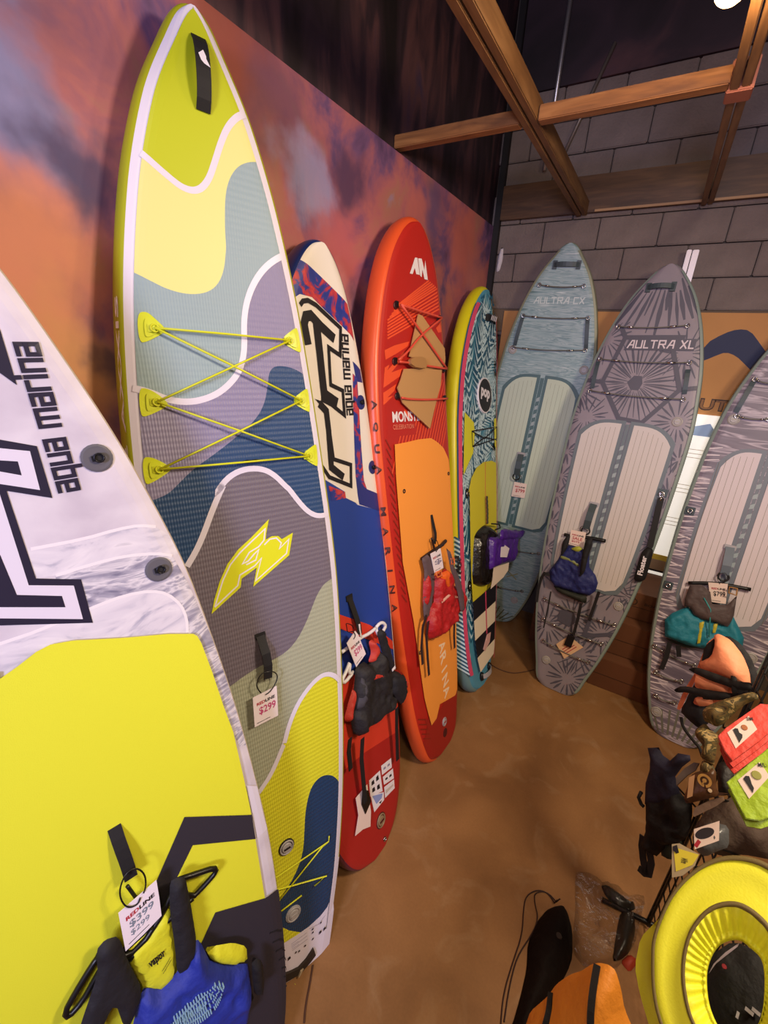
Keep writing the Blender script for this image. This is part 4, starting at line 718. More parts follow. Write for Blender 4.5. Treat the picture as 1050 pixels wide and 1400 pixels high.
# open joists
wood = ramp_mat('joist_wood', [(.25, '#5e4026'), (.5, '#75522f'), (.75, '#876440')], (9, 1, 9), 3, 8, 1.2, .6)
woodx = ramp_mat('joist_wood_cross', [(.25, '#6a4222'), (.5, '#8f5e30'), (.75, '#a87442')], (1, 9, 9), 3, 8, 1.2, .6)
mb = MB()
for a, b in (((-.83, -3.1, 3.6), (-.794, BY-.06, 3.69)), ((-.788, -3.1, 3.604), (-.752, BY-.06, 3.695))): mb.box(a, b, wood, .004)
j1 = tag(mb.obj('ceiling_joist'), 'double timber joist running to the back wall, left of the two', 'joist', )
mb = MB()
for a, b in (((-.02, -3.1, 3.6), (.012, BY-.06, 3.69)), ((.018, -3.1, 3.604), (.05, BY-.06, 3.694))): mb.box(a, b, wood, .004)
j2 = tag(mb.obj('ceiling_joist'), 'timber joist at top right, beside the glowing bulb', 'joist')
one(lambda m: m.box((-.03, 2.56, 3.594), (.06, 2.66, 3.70), M('red_joist_plate', '#9a5a44', .6), .004), 'joist_plate', j2)
for (a, b, lab) in (((LX-.03, 2.5, 3.6), (-.834, 2.56, 3.66), 'short timber cross brace between painted wall and left joist'), ((-.748, 2.5, 3.6), (-.024, 2.56, 3.66), 'timber cross brace between the two joists')):
    mb = MB(); mb.box(a, b, woodx, .004); tag(mb.obj('cross_brace'), lab, 'brace')
mb = MB(); mb.box((LX+.05, BY-.06, 3.62), (1.9, BY-.013, 3.86), ramp_mat('header_wood', [(.3, '#4c3420'), (.7, '#6e4e30')], (1, 9, 9), 3, 6, 1), .004)
tag(mb.obj('header_beam'), 'dark timber header beam along the block wall under the joists', 'beam')
mb = MB(); mb.box((-.7, BY-.075, 3.617), (1.7, BY-.062, 3.632), M('pale_batten', '#b08a62', .6)); tag(mb.obj('wood_batten'), 'thin pale batten along the lower edge of the header beam', 'batten')
steel = M('galvanised_steel', '#b9b6b8', .35, metal=.8)
mb = MB(); mb.tube([(-1.13, BY-.05, 3.93), (-1.13, BY-.05, 5.35)], .016, steel, 10); r_ = tag(mb.obj('conduit_pipe'), 'bright steel conduit running up the block wall', 'pipe')
for z in (4.25, 4.95): one(lambda m: m.box((-1.16, BY-.075, z), (-1.10, BY-.012, z+.02), steel, .003), 'pipe_clip', r_)
mb = MB(); mb.tube([(-1.02, BY-.04, 3.98), (-.78, BY-.04, 4.62)], .013, M('dull_steel', '#857a72', .5, metal=.6), 8); tag(mb.obj('conduit_pipe'), 'dull slanting conduit on the block wall right of the bright pipe', 'pipe')
mb = MB()
for a, b in (((-.03, BY-.09, 2.95), (.0, BY-.016, 3.33)), ((.006, BY-.075, 2.95), (.045, BY-.016, 3.33))): mb.box(a, b, M('white_channel', '#c4bcc0', .4, metal=.3), .004)
tag(mb.obj('strut_channel'), 'pale metal strut standing up behind the grey burst-pattern board', 'strut')
mb = MB(); mb.puff([(-1.43, 3.24), (-1.40, 3.25), (-1.385, 3.33), (-1.39, 3.42), (-1.41, 3.43), (-1.43, 3.36)], .02, M('white_putty', '#d8d0d4', .6), 0, .015)
o = mb.obj('foam_blob'); o.rotation_euler = (PI/2, 0, 0); o.location = (0, BY-.013, 0); tag(o, 'white foam blob on the block wall beside the corner post', 'foam')
# bulb
bl = root('light_bulb', None, 'glowing warm bulb at the top right edge among the joists', 'lamp'); bl.location = (-.072, 1.93, 3.60)
bm = bmesh.new(); bmesh.ops.create_uvsphere(bm, u_segments=20, v_segments=12, radius=.045)
for v in bm.verts:
    if v.co.z > 0: v.co.z *= 1.5; v.co.xy = v.co.xy*(1-.4*v.co.z/.06)
mb = MB(); mb.bm(bm, M('bulb_glass', '#ffe0b0', .3, emit=('#ffc878', 14)), True); mb.obj('bulb', bl)
one(lambda m: (m.tube([(0, 0, .055), (0, 0, .1)], .022, M('brass', '#8a6a3a', .4, metal=.9), 12), m.tube([(0, 0, .1), (0, 0, .16), (.07, 0, .17)], .005, M('black_plastic', '#0c0b0c', .4))), 'lamp_socket', bl)

# ================================================================ BOARDS
TN = [0, .015, .05, .12, .22, .36, .5, .64, .76, .86, .93, .975, 1.0]
def pchip(x, y, xn):
    n = len(x); h = [x[i+1]-x[i] for i in range(n-1)]; d = [(y[i+1]-y[i])/h[i] for i in range(n-1)]; m = [0]*n
    for i in range(1, n-1):
        if d[i-1]*d[i] > 0: w1 = 2*h[i]+h[i-1]; w2 = h[i]+2*h[i-1]; m[i] = (w1+w2)/(w1/d[i-1]+w2/d[i])
    m[0] = d[0]; m[-1] = d[-1]; k = 0
    while k < n-2 and xn > x[k+1]: k += 1
    t = (xn-x[k])/h[k]
    return ((1+2*t)*(1-t)**2)*y[k]+t*(1-t)**2*h[k]*m[k]+t*t*(3-2*t)*y[k+1]+t*t*(t-1)*h[k]*m[k+1]
class Board:
    R = .06; B = .054; DR = .011
    def __init__(s, key, label, rail, deck, bottom='#d8d4d0', E=.035):
        s.E = E; s.key = key; (s.L, s.Wd), s.g = BD[key]; s.g2 = [max(x, 0)**2 for x in s.g[:-1]]+[0]; s.root = root('paddle_board', key, label, 'paddle board', 'paddle boards leaning on the walls')
        s.mb = MB(); s.d = D[key]; s.lay = 0; s.tb = {}; s.rg = {}
        s.deck = deck; s.body(rail, deck, M('bottom_'+key, bottom, .4))
    def w(s, v):
        k = round(v*1000)
        if k not in s.tb: s.tb[k] = s.Wd/2*math.sqrt(max(0, pchip(TN, s.g2, min(max(v/s.L, 0), 1))))
        return s.tb[k]
    def rk(s, v):
        t = v/s.L; return .1*max(0, (t-.62)/.38)**2+.02*max(0, (.2-t)/.2)**2
    def map(s, u, v, h=0):
        w = s.w(v); a = abs(u)-w
        if a > 0 and .05*s.L < v < .95*s.L:
            ph = min(a/.053, 2.6); x = w+(s.E+h)*math.sin(ph); y = -s.DR-(s.R-s.DR/2)*(1-math.cos(ph))+h*math.cos(ph)
            return (math.copysign(x, u), v, y+s.rk(v))
        t = 1+a/min(s.B, .5*w+1e-6)
        return (u, v, h+s.rk(v)-(s.DR*min(t, 1)**2 if t > 0 else 0))
    def outline(s, inset=0, n=90):
        T = [1-(1-i/n)**1.7 if i > n/2 else (i/n*2)**1.5*(1-.5**1.7)/1 for i in range(n+1)]
        T = sorted(set(round(min(t, 1), 5) for t in T)); A = [(s.w(t*s.L)-inset, t*s.L) for t in T]
        A = [(x, v) for x, v in A if x > .0005 and v >= inset*.6]
        top = A[-1][1]+.004
        return [(-x, v) for x, v in A] + [(0, min(top, s.L))] + [(x, v) for x, v in A[::-1]]
    def body(s, rail, deck, bot):
        P = s.outline(); k = (len(P)-1)//2; n0 = len(P)
        tail = [(P[-1][0]*(1-2*j/8), 0.0) for j in range(1, 8)]; loop = P+tail; n = len(loop)  # clockwise seen from deck: left up, nose, right down, tail
        nr = []
        for i in range(n):
            a = Vector(loop[i-2]); b = Vector(loop[(i+2) % n]); t = (b-a).normalized(); nr.append(Vector((-t.y, t.x)))
        rings = 9; vs = []
        for q in range(rings+1):
            ph = PI*q/rings; o_ = s.E*math.sin(ph); z = -s.DR-(s.R-s.DR/2)*(1-math.cos(ph))
            for (u, v), nn in zip(loop, nr):
                x = u+nn.x*o_; y = v+nn.y*o_; vs.append((x, y, z+s.rk(min(y, s.L*1.02))))
        fs = {}
        for q in range(rings):
            for i in range(n):
                j = (i+1) % n; m = rail(loop[i][1], q/rings, nr[i].x < 0); fs.setdefault(m.name, (m, []))[1].append((q*n+i, (q+1)*n+i, (q+1)*n+j, q*n+j))
        base = len(s.mb.v); s.mb.v += vs
        for m, F in fs.values():
            kk = s.mb.mi(m)
            for f in F: s.mb.f.append([base+i for i in f]); s.mb.m.append(kk); s.mb.sm.append(True)
        def cap(off, mat, flip, cols):
            vv = []; ff = []; C_ = len(cols); z0 = -2*s.R if flip else 0
            for i in range(k):
                u, v = P[i]; w = -u; bb = min(s.B, .5*w)
                for c in cols:
                    x = math.copysign(w-bb*(1-abs(c)), c); vv.append((x, v, z0+s.rk(v)-(0 if flip else s.DR*abs(c)**2)))
            vv.append((0, P[k][1], z0+s.rk(P[k][1])-(0 if flip else s.DR))); m = len(vv)-1
            for i in range(k-1):
                for c in range(C_-1): ff.append((C_*i+c, C_*i+c+1, C_*i+C_+c+1, C_*i+C_+c))
            for c in range(C_-1): ff.append((C_*(k-1)+c, C_*(k-1)+c+1, m))
            s.mb.add(vv, [f[::-1] for f in ff] if flip else ff, mat)
        cap(0, deck, False, (-1, -.667, -.333, -.0001, .0001, .333, .667, 1)); cap(rings*n, bot, True, (-1, 1))
    def vl(s, a, b): return [v for v in [i*.05 for i in range(int(s.L/.05)+2)] if a < v < b and (v > .6*s.L or v < .2*s.L)]
    def fill(s, poly, mat, inset=0, h=None, clip=True):
        poly = ccw(poly)
        if h is None: s.lay += 1; h = .0002*s.lay
        O = ccw(s.outline(inset)) if clip else [(-2, -2), (2, -2), (2, 9), (-2, 9)]
        v0 = min(p[1] for p in poly); v1 = max(p[1] for p in poly); pts = [Vector(p) for p in poly]; n = len(pts); pts += [Vector(p) for p in O]
        ed = []
        if clip and -.02 < h < .2:
            ua = max(abs(p[0]) for p in poly)
            for q_ in (1, .667, .333):
                key = round(q_*1000)
                if key not in s.rg:
                    A = [(-u, v) for u, v in s.outline()[:91] if u < -.03]; s.rg[key] = [(w_-min(s.B, .5*w_)*q_, v) for w_, v in A]
                for sg in (-1, 1):
                    for (a0, a1), (b0, b1) in zip(s.rg[key][:-1], s.rg[key][1:]):
                        if b1 < v0-.01 or a1 > v1+.01 or max(a0, b0) > ua+.03: continue
                        if not any(sg*p[0] > min(a0, b0)-.05 for p in poly): continue
                        ed.append((len(pts), len(pts)+1)); pts += [Vector((sg*a0, a1)), Vector((sg*b0, b1))]
        for v in s.vl(v0, v1): ed.append((len(pts), len(pts)+1)); pts += [Vector((-1.3, v)), Vector((1.3, v))]
        vo, _, fo, _, _, of = delaunay_2d_cdt(pts, ed, [list(range(n)), list(range(n, n+len(O)))], 0, 1e-6)
        F = [f for f, q in zip(fo, of) if 0 in q and 1 in q and inside((sum(vo[i].x for i in f)/len(f), sum(vo[i].y for i in f)/len(f)), poly)]
        F = [f if poly_a(vo, f) > 0 else f[::-1] for f in F]
        if F:
            us = sorted({i for f in F for i in f}); ix = {a: c for c, a in enumerate(us)}
            s.mb.add([s.map(vo[i].x, vo[i].y, h) for i in us], [[ix[i] for i in f] for f in F], mat)
    def above(s, path, mat, inset=0):
        p = chaikin(list(path), 2, False); s.fill([(-1, p[0][1])]+p+[(1, p[-1][1]), (1, s.L+.5), (-1, s.L+.5)], mat, inset)
    def stroke(s, path, w, mat, inset=0, clip=True, smooth=0, ext=0):
        s.lay += 1; h = .0002*s.lay
        p = chaikin(path, smooth, False) if smooth else path
        for q in ribbon(p, w): s.fill(q, mat, inset, h, clip)
    def lines(s, segs, w, mat, inset=0):
        s.lay += 1; h = .0002*s.lay
        for a, b in segs: s.fill(ribbon([a, b], w)[0], mat, inset, h)
    def raw(s, quads, mat, h=None):
        if h is None: s.lay += 1; h = .0002*s.lay
        for q in quads: s.mb.add([s.map(x, y, h) for x, y in q], [tuple(range(len(q))) if area(q) > 0 else tuple(range(len(q)-1, -1, -1))], mat)
    def text(s, t, P, mat, rect=(0, 0, 1, 1), bold=.02):
        s.lay += 1; m = MB(); text(m, t, P, rect, .0002*s.lay, mat, bold)
        s.mb.add([s.map(*p) for p in m.v], m.f, mat)
    def glyph(s, t, P, th, mat):
        s.lay += 1
        for p in glyphs(t, P, th):
            a, c, d_, e_ = (Vector(x) for x in (p[0], p[1], p[-2], p[-1])); p = [tuple(a-(c-a).normalized()*th*.4)]+p[1:-1]+[tuple(e_+(e_-d_).normalized()*th*.4)]
            s.raw(ribbon(p, th), mat, .0002*s.lay)
    def finish(s): return s.mb.obj('board_body', s.root)
    def part(s, name, fn, label=None, parent=None):
        m = MB(); fn(m); o = m.obj(name, parent or s.root, s.map)
        if label: o['label'] = label
        return o
    def arc(s, a, b, n=7, h=.02, base=.004):
        return [(a[0]+(b[0]-a[0])*i/n, a[1]+(b[1]-a[1])*i/n, base+h*math.sin(PI*i/n)**.6 if 0 < i < n else base) for i in range(n+1)]
    def valve(s, u, v, r, mats, lab=None):
        o = s.part('air_valve', lambda m: (m.disc(u, v, r, 0, .006, mats[0]), m.ring(u, v, r*.8, r*.1, .006, mats[1], 20)), lab)
        s.part('valve_cap', lambda m: (m.disc(u, v, r*.62, .002, .011, mats[1]), m.box((u-r*.4, v-r*.1, .01), (u+r*.4, v+r*.1, .014), mats[0])), None, o)
    def dring(s, u, v, r, mat, ringmat):
        o = s.part('ring_patch', lambda m: m.disc(u, v, r, 0, .004, mat))
        s.part('webbing_ring', lambda m: (m.strap([(u-r*.35, v, .005), (u+r*.35, v, .005)], r*.4, .004, M('black_webbing', '#121013', .7)), m.ring(u+r*.1, v, r*.3, r*.07, .012, ringmat, 12)), None, o)
black = M('black_webbing', '#121013', .7, 'fabric', .3); plas = M('black_plastic', '#0c0b0c', .4); wht = M('white_print', '#e9e2e8', .45); blk = M('black_print', '#17131a', .5)
grey = M('grey_rubber', '#55565e', .5); lgrey = M('pale_grey_plastic', '#a7a3a6', .4); chrome = M('chrome', '#c8c4c0', .2, metal=1)
redp = M('red_print', '#b02a3a', .5); pinkp = M('pink_marker', '#c2467e', .5)
# ---- tall lime board with camouflage deck
lime = M('lime_deck', '#b9c21a', .42); oliv = M('olive_rail', '#a9ac1c', .38); lav = M('lavender_white_border', '#dcd5e4', .42)
b = Board('f2', 'tallest board, lime nose and grey, mauve, navy camouflage deck with yellow bungee', lambda v, q, l: oliv if q < .95 else lav, lav, '#c8cc40', .02)
d = b.d; IN = .026
b.fill([(-1, -1), (1, -1), (1, 5), (-1, 5)], M('f2_yellow', '#d6d42c', .5, 'diamond', .35), IN)
b.fill(chaikin(d['blob'], 2), M('f2_navy', '#1d3a5e', .5, 'diamond', .4), IN)
p = d['tail']; b.fill([(-1, p[0][1]-.15)]+p[:]+[(1, p[-1][1]), (1, -1), (-1, -1)], lav, -.01)
for kk, cc, dm in (('S4', '#a2a58f', 1), ('G', '#6f6672', 1), ('S3', '#27466f', 1), ('DE', '#8a83a2', 1), ('S2', '#8ea3aa', .5), ('B', '#dfdb8a', 0), ('S1', None, 0)):
    b.above(d[kk], lime if cc is None else M('f2_'+kk, cc, .5, 'diamond' if dm else None, .35*dm), IN)
for kk in ('S1', 'S2', 'S3', 'S4'):
    p = [tuple(x) for x in d[kk]]; b.stroke([(p[0][0]-.5*(kk in ('S4',)), p[0][1]-.1*(kk == 'S4'))]+p if kk in ('S4',) else p, .02 if kk != 'S1' else .018, lav, 0, True, 2)
yl = M('lime_print', '#d8dc20', .45); b.fill(d['logo'], yl); b.stroke(d['logol1'], .005, wht, smooth=0); b.stroke(d['logol2'], .005, wht)
for i in range(5): x, y = d['tprint'][0]; b.lines([((d['tprint'][0][0]+.02, d['tprint'][0][1]-.008*i), (d['tprint'][1][0]-.04*(i % 2), d['tprint'][1][1]-.008*i))], .0018, M('grey_print', '#8c86a0', .5))
b.lines([(d['tprint'][2], d['tprint'][3]), (d['tprint'][3], d['tprint'][4]), (d['tprint'][4], d['tprint'][5])], .0015, M('grey_print', '#8c86a0', .5))
for i, (x, y) in enumerate(d['ticons']):
    r = .007 if i in (0, 5, 6) else .0045; b.raw([[(x-r, y-r), (x+r, y-r*.6), (x+r*.8, y+r), (x-r*.6, y+r*.9)]], blk)
b.text('F2 AXXIS', line((-b.w(2.2)-.03, 2.2), (-b.w(2.75)-.03, 2.75), .016), wht)
b.finish()
limp = M('lime_patch', '#cfd822', .4)
for i in range(6):
    P = chaikin(d['pad%d' % i], 2); r = d['ring%d' % i][0]
    o = b.part('bungee_patch', lambda m: (m.slab(P, 0, .004, limp), m.slab([(r[0]+(x-r[0])*.62, r[1]+(y-r[1])*.62) for x, y in P], .004, .007, limp)))
    b.part('patch_ring', lambda m: (m.ring(r[0], r[1], .011, .0022, .014, yl, 12), m.strap([(r[0]-.018, r[1], .007), (r[0]+.002, r[1], .012)], .022, .002, limp)), None, o)
R_ = [d['ring%d' % i][0] for i in range(6)]
b.part('bungee_cord', lambda m: [m.tube([(R_[i][0], R_[i][1], .018), ((R_[i][0]+R_[j][0])/2, (R_[i][1]+R_[j][1])/2, .024+.002*k), (R_[j][0], R_[j][1], .018)], .0036, yl, 6) for k, (i, j) in enumerate([(0, 3), (0, 4), (1, 3), (1, 5), (2, 4), (2, 5)])])
b.part('cord_knot', lambda m: m.tube([(R_[2][0]+(R_[5][0]-R_[2][0])*t, R_[2][1]+(R_[5][1]-R_[2][1])*t, .026) for t in (.5, .53, .56, .59, .62)], [.004, .007, .005, .007, .004], plas), 'black knot on the lowest bungee strand')
nh = d['nhandle']; a = ((nh[0][0]+nh[1][0])/2, (nh[0][1]+nh[1][1])/2); c_ = ((nh[2][0]+nh[3][0])/2, (nh[2][1]+nh[3][1])/2)
o = b.part('nose_handle', lambda m: m.strap(b.arc(a, c_, 8, .028), .04, .003, black), 'black webbing handle with a small white emblem')
b.part('handle_emblem', lambda m: m.add([(x, y, .0355) for x, y in d['nemb']], [tuple(range(len(d['nemb'])))], wht), None, o)
ch = d['chandle']; b.part('carry_handle', lambda m: (m.strap(h3(ch, [.003, .03, .034, .03]), .033, .003, black), m.box((ch[0][0]-.02, ch[0][1]-.012, 0), (ch[0][0]+.02, ch[0][1]+.012, .004), black)))
for i, (x, y) in enumerate(d['valve']): b.valve(x, y, .035, (blk if i == 0 else lgrey, lgrey))
tb = d['tb1']; t2 = d['tb2']; t3 = d['tb3']
b.part('tail_bungee', lambda m: [m.tube(h3(q, .012), .003, yl, 6) for q in ([(2*tb[0][0]-tb[1][0], 2*tb[0][1]-tb[1][1]), tb[0], tb[1], tb[2]], [tb[1], tb[3], tb[4]], [(2*t2[0][0]-t2[1][0], 2*t2[0][1]-t2[1][1]), t2[0], t2[1], t2[2]], t3)])
b.part('tail_handle', lambda m: (m.slab(d['tslot'], .0005, .012, M('brown_webbing', '#2c2016', .8)), m.slab(d['tcap'], .004, .02, M('lime_clasp', '#b8b43a', .5)), m.slab(d['tstrap'], .012, .018, M('tan_strap', '#a8967a', .6))))
# ---- white and yellow board in the near left corner
wd = ramp_mat('white_deck_mottled', [(.3, '#c2b8c6'), (.6, '#d8d0da'), (.8, '#e2dae2')], (1, 1, 1), 7, 5, .3, .45)
b = Board('white', 'nearest board at left, white marbled deck with a big yellow pad and black stripes', lambda v, q, l: M('white_rail', '#cdbfb4', .4) if q < .45 else M('dark_rail_band', '#2a2428', .5), wd, E=.008)
d = b.d
mar = ramp_mat('marble_print', [(.32, '#6f6c86'), (.45, '#a6a2b4'), (.55, '#dcd6de'), (.62, '#9a97ac'), (.75, '#e2dce2')], (1, 3.2, 1), 5, 9, 2.4, .45)
mar2 = ramp_mat('pale_marble_print', [(.3, '#a8a6ba'), (.45, '#d5cfda'), (.65, '#e2dce4'), (.72, '#b3aeba')], (1, 2, 1), 6, 9, 2, .45)
b.fill(d['m1'], mar2); b.fill(d['m2'], mar); b.fill(d['m3'], mar2)
for k in ('l1', 'l2', 'l3'): b.stroke(d[k], .008, wht, smooth=1)
nvb = M('navy_black_print', '#221d33', .45)
b.fill(d['k0'], nvb); b.fill(d['k1o'], nvb); b.fill(d['k1i'], lav); b.fill(d['k2'], nvb); b.fill(d['k3'], nvb)
t = d['txt']; b.glyph('aqua marina', line(t[0], t[1], .036), .009, nvb)
b.fill(d['strip'], lav)
b.finish()
ym = M('yellow_pad', '#dedf2c', .75, 'grain', .5); dkp = M('charcoal_pad_print', '#2b2630', .7, 'fabric', .3)
def clipped(m, poly, h, mat, inset):
    k = b.mb; b.mb = MB(); sv = b.map; b.map = lambda u, v, hh=0: (u, v, hh); b.fill(poly, mat, inset, h); q = b.mb; b.mb = k; b.map = sv; m.add(q.v, q.f, mat)
o = b.part('deck_pad', lambda m: (clipped(m, d['pad'], .0045+.0002*b.lay, ym, .02)), 'bright yellow foam deck pad')
b.part('pad_stripe', lambda m: (clipped(m, d['st1'], .006+.0002*b.lay, dkp, .018), clipped(m, d['st2'], .006+.0002*b.lay, dkp, -.01)), 'charcoal angular stripes', o)
cv = d['chev']; b.part('pad_chevron', lambda m: [m.strap([(cv[1][0]-.035, cv[1][1]-.05*i, .009), (cv[1][0]-.012, cv[1][1]-.02-.05*i, .009), (cv[1][0]+.004, cv[1][1]-.05-.05*i, .009)], .004, .002, M('dark_groove', '#17141b', .7)) for i in range(7)], None, o)
for x, y in d['ring']: b.dring(x, y, .034, M('grey_patch', '#5c5a62', .55), M('dark_steel', '#2a2a30', .35, metal=.7))
hs = D['wstrap']['strap']
def hang_strap(board, key, w, hs=(.002, .02, .03, .034), name='carry_handle'):
    q = D[key]['strap']; o = FR[key][0]; f = FR[board.key]; off = Vector(o)-Vector(f[0]); uu = off.dot(Vector(f[1])); vv = off.dot(Vector(f[2]))
    board.part(name, lambda m: (m.strap(chaikin([(x+uu, y+vv, hs[i]) for i, (x, y) in enumerate(q)], 1, False), w, .003, black), m.box((q[0][0]+uu-w*.7, q[0][1]+vv-.015, 0), (q[0][0]+uu+w*.7, q[0][1]+vv+.015, .005), black)))
hang_strap(b, 'wstrap', .032)
# ---- blue, white and red board
navr = M('navy_rail', '#1c2c6c', .35); cream = M('cream_white_deck', '#e9e2dc', .42)
b = Board('blue', 'blue, white and red board behind the tallest one, dark blue rail', lambda v, q, l: navr if v > .5 else M('purple_red_rail', '#5c1a30', .4), cream, E=.02)
d = b.d
stain = ramp_mat('blue_red_clouds', [(.38, '#26348c'), (.47, '#2d3a92'), (.52, '#a83248'), (.6, '#cc4444'), (.72, '#5a3478')], (1, 1, 1), 11, 7, 1.2, .45)
blu = M('royal_blue_deck', '#20409c', .5, 'fabric', .3); redd = M('orange_red_deck', '#d23a26', .5, 'fabric', .2); red2 = M('deep_red_deck', '#a8201c', .5)
p = d['low']; b.fill([(-1, p[0][1]+.1)]+p+[(1, p[-1][1]-.02), (1, -1), (-1, -1)], blu)
b.stroke(p, .008, wht)
b.fill(d['navytop'], navr); b.fill(d['N1'], stain)
for k in ('v1', 'v3'): b.fill(d[k], M('navy_print', '#27307c', .45))
b.fill(d['v2'], stain); b.fill(d['pur'], stain); b.fill(d['wbar'], cream)
b.stroke(d['o1'], .02, blk); b.stroke(d['k1'], .042, blk); b.stroke(d['k2'], .046, blk); b.stroke(d['k3'], .036, blk)
t = d['txt']; b.glyph('aqua marina', line(t[0], t[1], .045), .01, blk)
b.fill(d['redst'], redd); p = d['red']; b.fill([(-1, p[0][1]-.05)]+p+[(1, p[-1][1]), (1, -1), (-1, -1)], redd)
p = d['red2']; b.fill([(-1, p[0][1]-.05)]+p+[(1, p[-1][1]), (1, -1), (-1, -1)], red2)
b.stroke(d['edge'], .01, wht)
for i in range(5):
    c = d['c%d' % i]; b.fill(c, wht); P = quad(*c[:4]) if len(c) == 4 else None
    if i == 1: b.fill([P(.1, .9), P(.9, .9), P(.8, .45), P(.3, .3)], M('rainbow_blue', '#8a9ad0', .5)); b.fill([P(.5, .25), P(.8, .25), P(.65, .05)], blk)
    else:
        for x, y in ((.3, .7), (.7, .75), (.3, .3), (.7, .3)) if i == 0 else ((.3, .5), (.7, .5)):
            if i < 4: b.fill([P(x-.13, y-.12), P(x+.12, y-.1), P(x+.1, y+.13), P(x-.1, y+.1)], blk if i != 2 else M('grey_print', '#8c86a0', .5))
            else: b.fill([P(.1, y+.12*k) if k else P(.1, .3) for k in (0, 1)]+[P(.9, .6), P(.9, .4)], M('faded_print', '#c8bcb4', .5))
b.finish()
for x, y in d['disc']: b.dring(x, y, .036, M('navy_patch', '#1f2c6e', .5), M('dark_steel', '#2a2a30', .35, metal=.7))
b.valve(*d['valve'][0], .042, (M('dark_red_rubber', '#4a1214', .5), M('tan_plastic', '#8f7a5c', .4)))
b.part('leash_ring', lambda m: (m.disc(*d['valve'][1], .012, 0, .005, plas), m.ring(d['valve'][1][0], d['valve'][1][1], .01, .003, .008, chrome)))
hang_strap(b, 'bstrap', .035)
# ---- orange board
orr = M('orange_rail', '#e2572a', .36); rd1 = M('red_deck', '#b4221a', .45); dr = M('dark_red_tail', '#9c1f18', .45); orl = M('orange_stripe', '#e8552e', .45)
b = Board('orange', 'orange and red board with a light orange pad and tan sheet under red bungee', lambda v, q, l: orr, rd1)
d = b.d
# fine diagonal stripe fields
s1 = d['s1']
def field(a0, a1, b0, b1, n, w, mat): b.lines([((a0[0]+(b0[0]-a0[0])*i/(n-1), a0[1]+(b0[1]-a0[1])*i/(n-1)), (a1[0]+(b1[0]-a1[0])*i/(n-1), a1[1]+(b1[1]-a1[1])*i/(n-1))) for i in range(n)], w, mat)
field(s1[0], s1[1], s1[2], s1[3], 6, .0085, orl); field(s1[2], s1[3], s1[4], s1[5], 7, .0085, orl)
s2 = d['s2']; dx = .34
field((-.34, 1.96), (.05, 2.62), (.16, 1.82), (.5, 2.42), 17, .0095, orl)
b.fill([(-.5, 2.16), (-.04, 2.16), (-.1, 2.5), (-.5, 2.5)], rd1)
for k in ('fl1', 'fl2', 'fl3', 'fl4', 'fl5'): b.fill(d[k], orl)
b.fill(d['am1'], wht); b.fill(d['am2'], wht)
mo = d['mon']; b.text('MONSTER', line((mo[0][0], mo[0][1]), (mo[0][0]+(mo[1][0]-mo[0][0])*1.35, mo[0][1]+(mo[1][1]-mo[0][1])*1.35), .06), wht, bold=.03)
b.text('CELEBRATION', line(mo[2], mo[3], .026), M('salmon_print', '#e88a70', .5), bold=0)
p = d['pad']; b.fill([(p[0][0]-.02, p[0][1]-1.75)] + [(-.34, .62), (-.2, .3)] + [(-1, -1), (1, -1), (1, .45), (.2, .4), (0, .3)], dr, 0)
h_ = d['hatch']; 
hm = M('hatch_dark', '#8a2416', .5)
b.lines([((-b.w(v)+.028, v), (-b.w(v)+.07, v-.06)) for v in [1.25+.05*i for i in range(19)]], .007, hm)
b.lines([((-b.w(v)+.01, v), (-b.w(v)+.09, v-.05)) for v in (.4, .36, .32, .28, .24)], .008, hm)
rw = lambda v: -b.w(v)-.075
for i, ch in enumerate('AQUA MARINA'):
    v = 2.36-.115*i
    if ch != ' ': b.text(ch, line((rw(v)+.02, v), (rw(v)+.02, v-.05), .032), M('rail_print', '#4a1a10', .5), (.38, 0, .62, 1) if ch == 'I' else (0, 0, 1, 1), bold=.03)
b.lines([((-b.w(v)-.05, v), (-b.w(v)-.004, v+.05)) for v in [1.95+.04*i for i in range(14)]], .007, M('salmon_print', '#e88a70', .5))
b.finish()
opad = M('light_orange_pad', '#f59a3c', .62, 'grain', .35)
P = d['pad']; o = b.part('deck_pad', lambda m: clipped(m, P, .003+.0002*b.lay, opad, .03), 'light orange foam pad')
ar = d['arina']; H0 = .0038+.0002*b.lay
pm = MB()
w3 = M('pale_pad_print', '#f6d9b4', .6)
for i, ch in enumerate('AQUA MARINA'[-5:]):
    v = ar[0][1]+(ar[1][1]-ar[0][1])*(i+.1)/5; u = ar[0][0]+(ar[1][0]-ar[0][0])*(i+.1)/5
    text(pm, ch, line((u-.035, v), (u-.035+.01, v-.075), .085), (.4, 0, .6, 1) if ch == 'I' else (0, 0, 1, 1), H0, w3, .02)
pm.obj('pad_lettering', o, b.map)
for x, y in d['rings']: b.part('fin_eyelet', lambda m: m.ring(x, y, .01, .003, H0+.002, M('dark_steel', '#2a2a30', .35, metal=.7)))
b.valve(*d['valve'][0], .034, (dr, lgrey)); b.part('tail_ring', lambda m: m.disc(*d['valve'][1], .03, 0, .006, M('dark_red_rubber', '#4a1214', .5)))
cor = M('coral_bungee', '#d8503c', .5)
for x, y in d['anch']: b.part('bungee_anchor', lambda m: (m.disc(x, y, .02, 0, .008, M('dark_red_rubber', '#4a1214', .5), 12), m.box((x-.012, y-.012, .006), (x+.012, y+.02, .016), plas)))
b.part('bungee_cord', lambda m: [m.tube(chaikin(h3(d[k], .03), 1, False), .0065, cor, 7) for k in ('b1', 'b2', 'b3', 'b4', 'b5')])
hang_strap(b, 'ostrap', .03)
ts = root('deck_sheet', 'orange', 'tan cut sheet tucked under the red bungee of the orange board', 'sheet')
tanm = M('tan_sheet', '#b98c58', .75, 'fabric', .3)
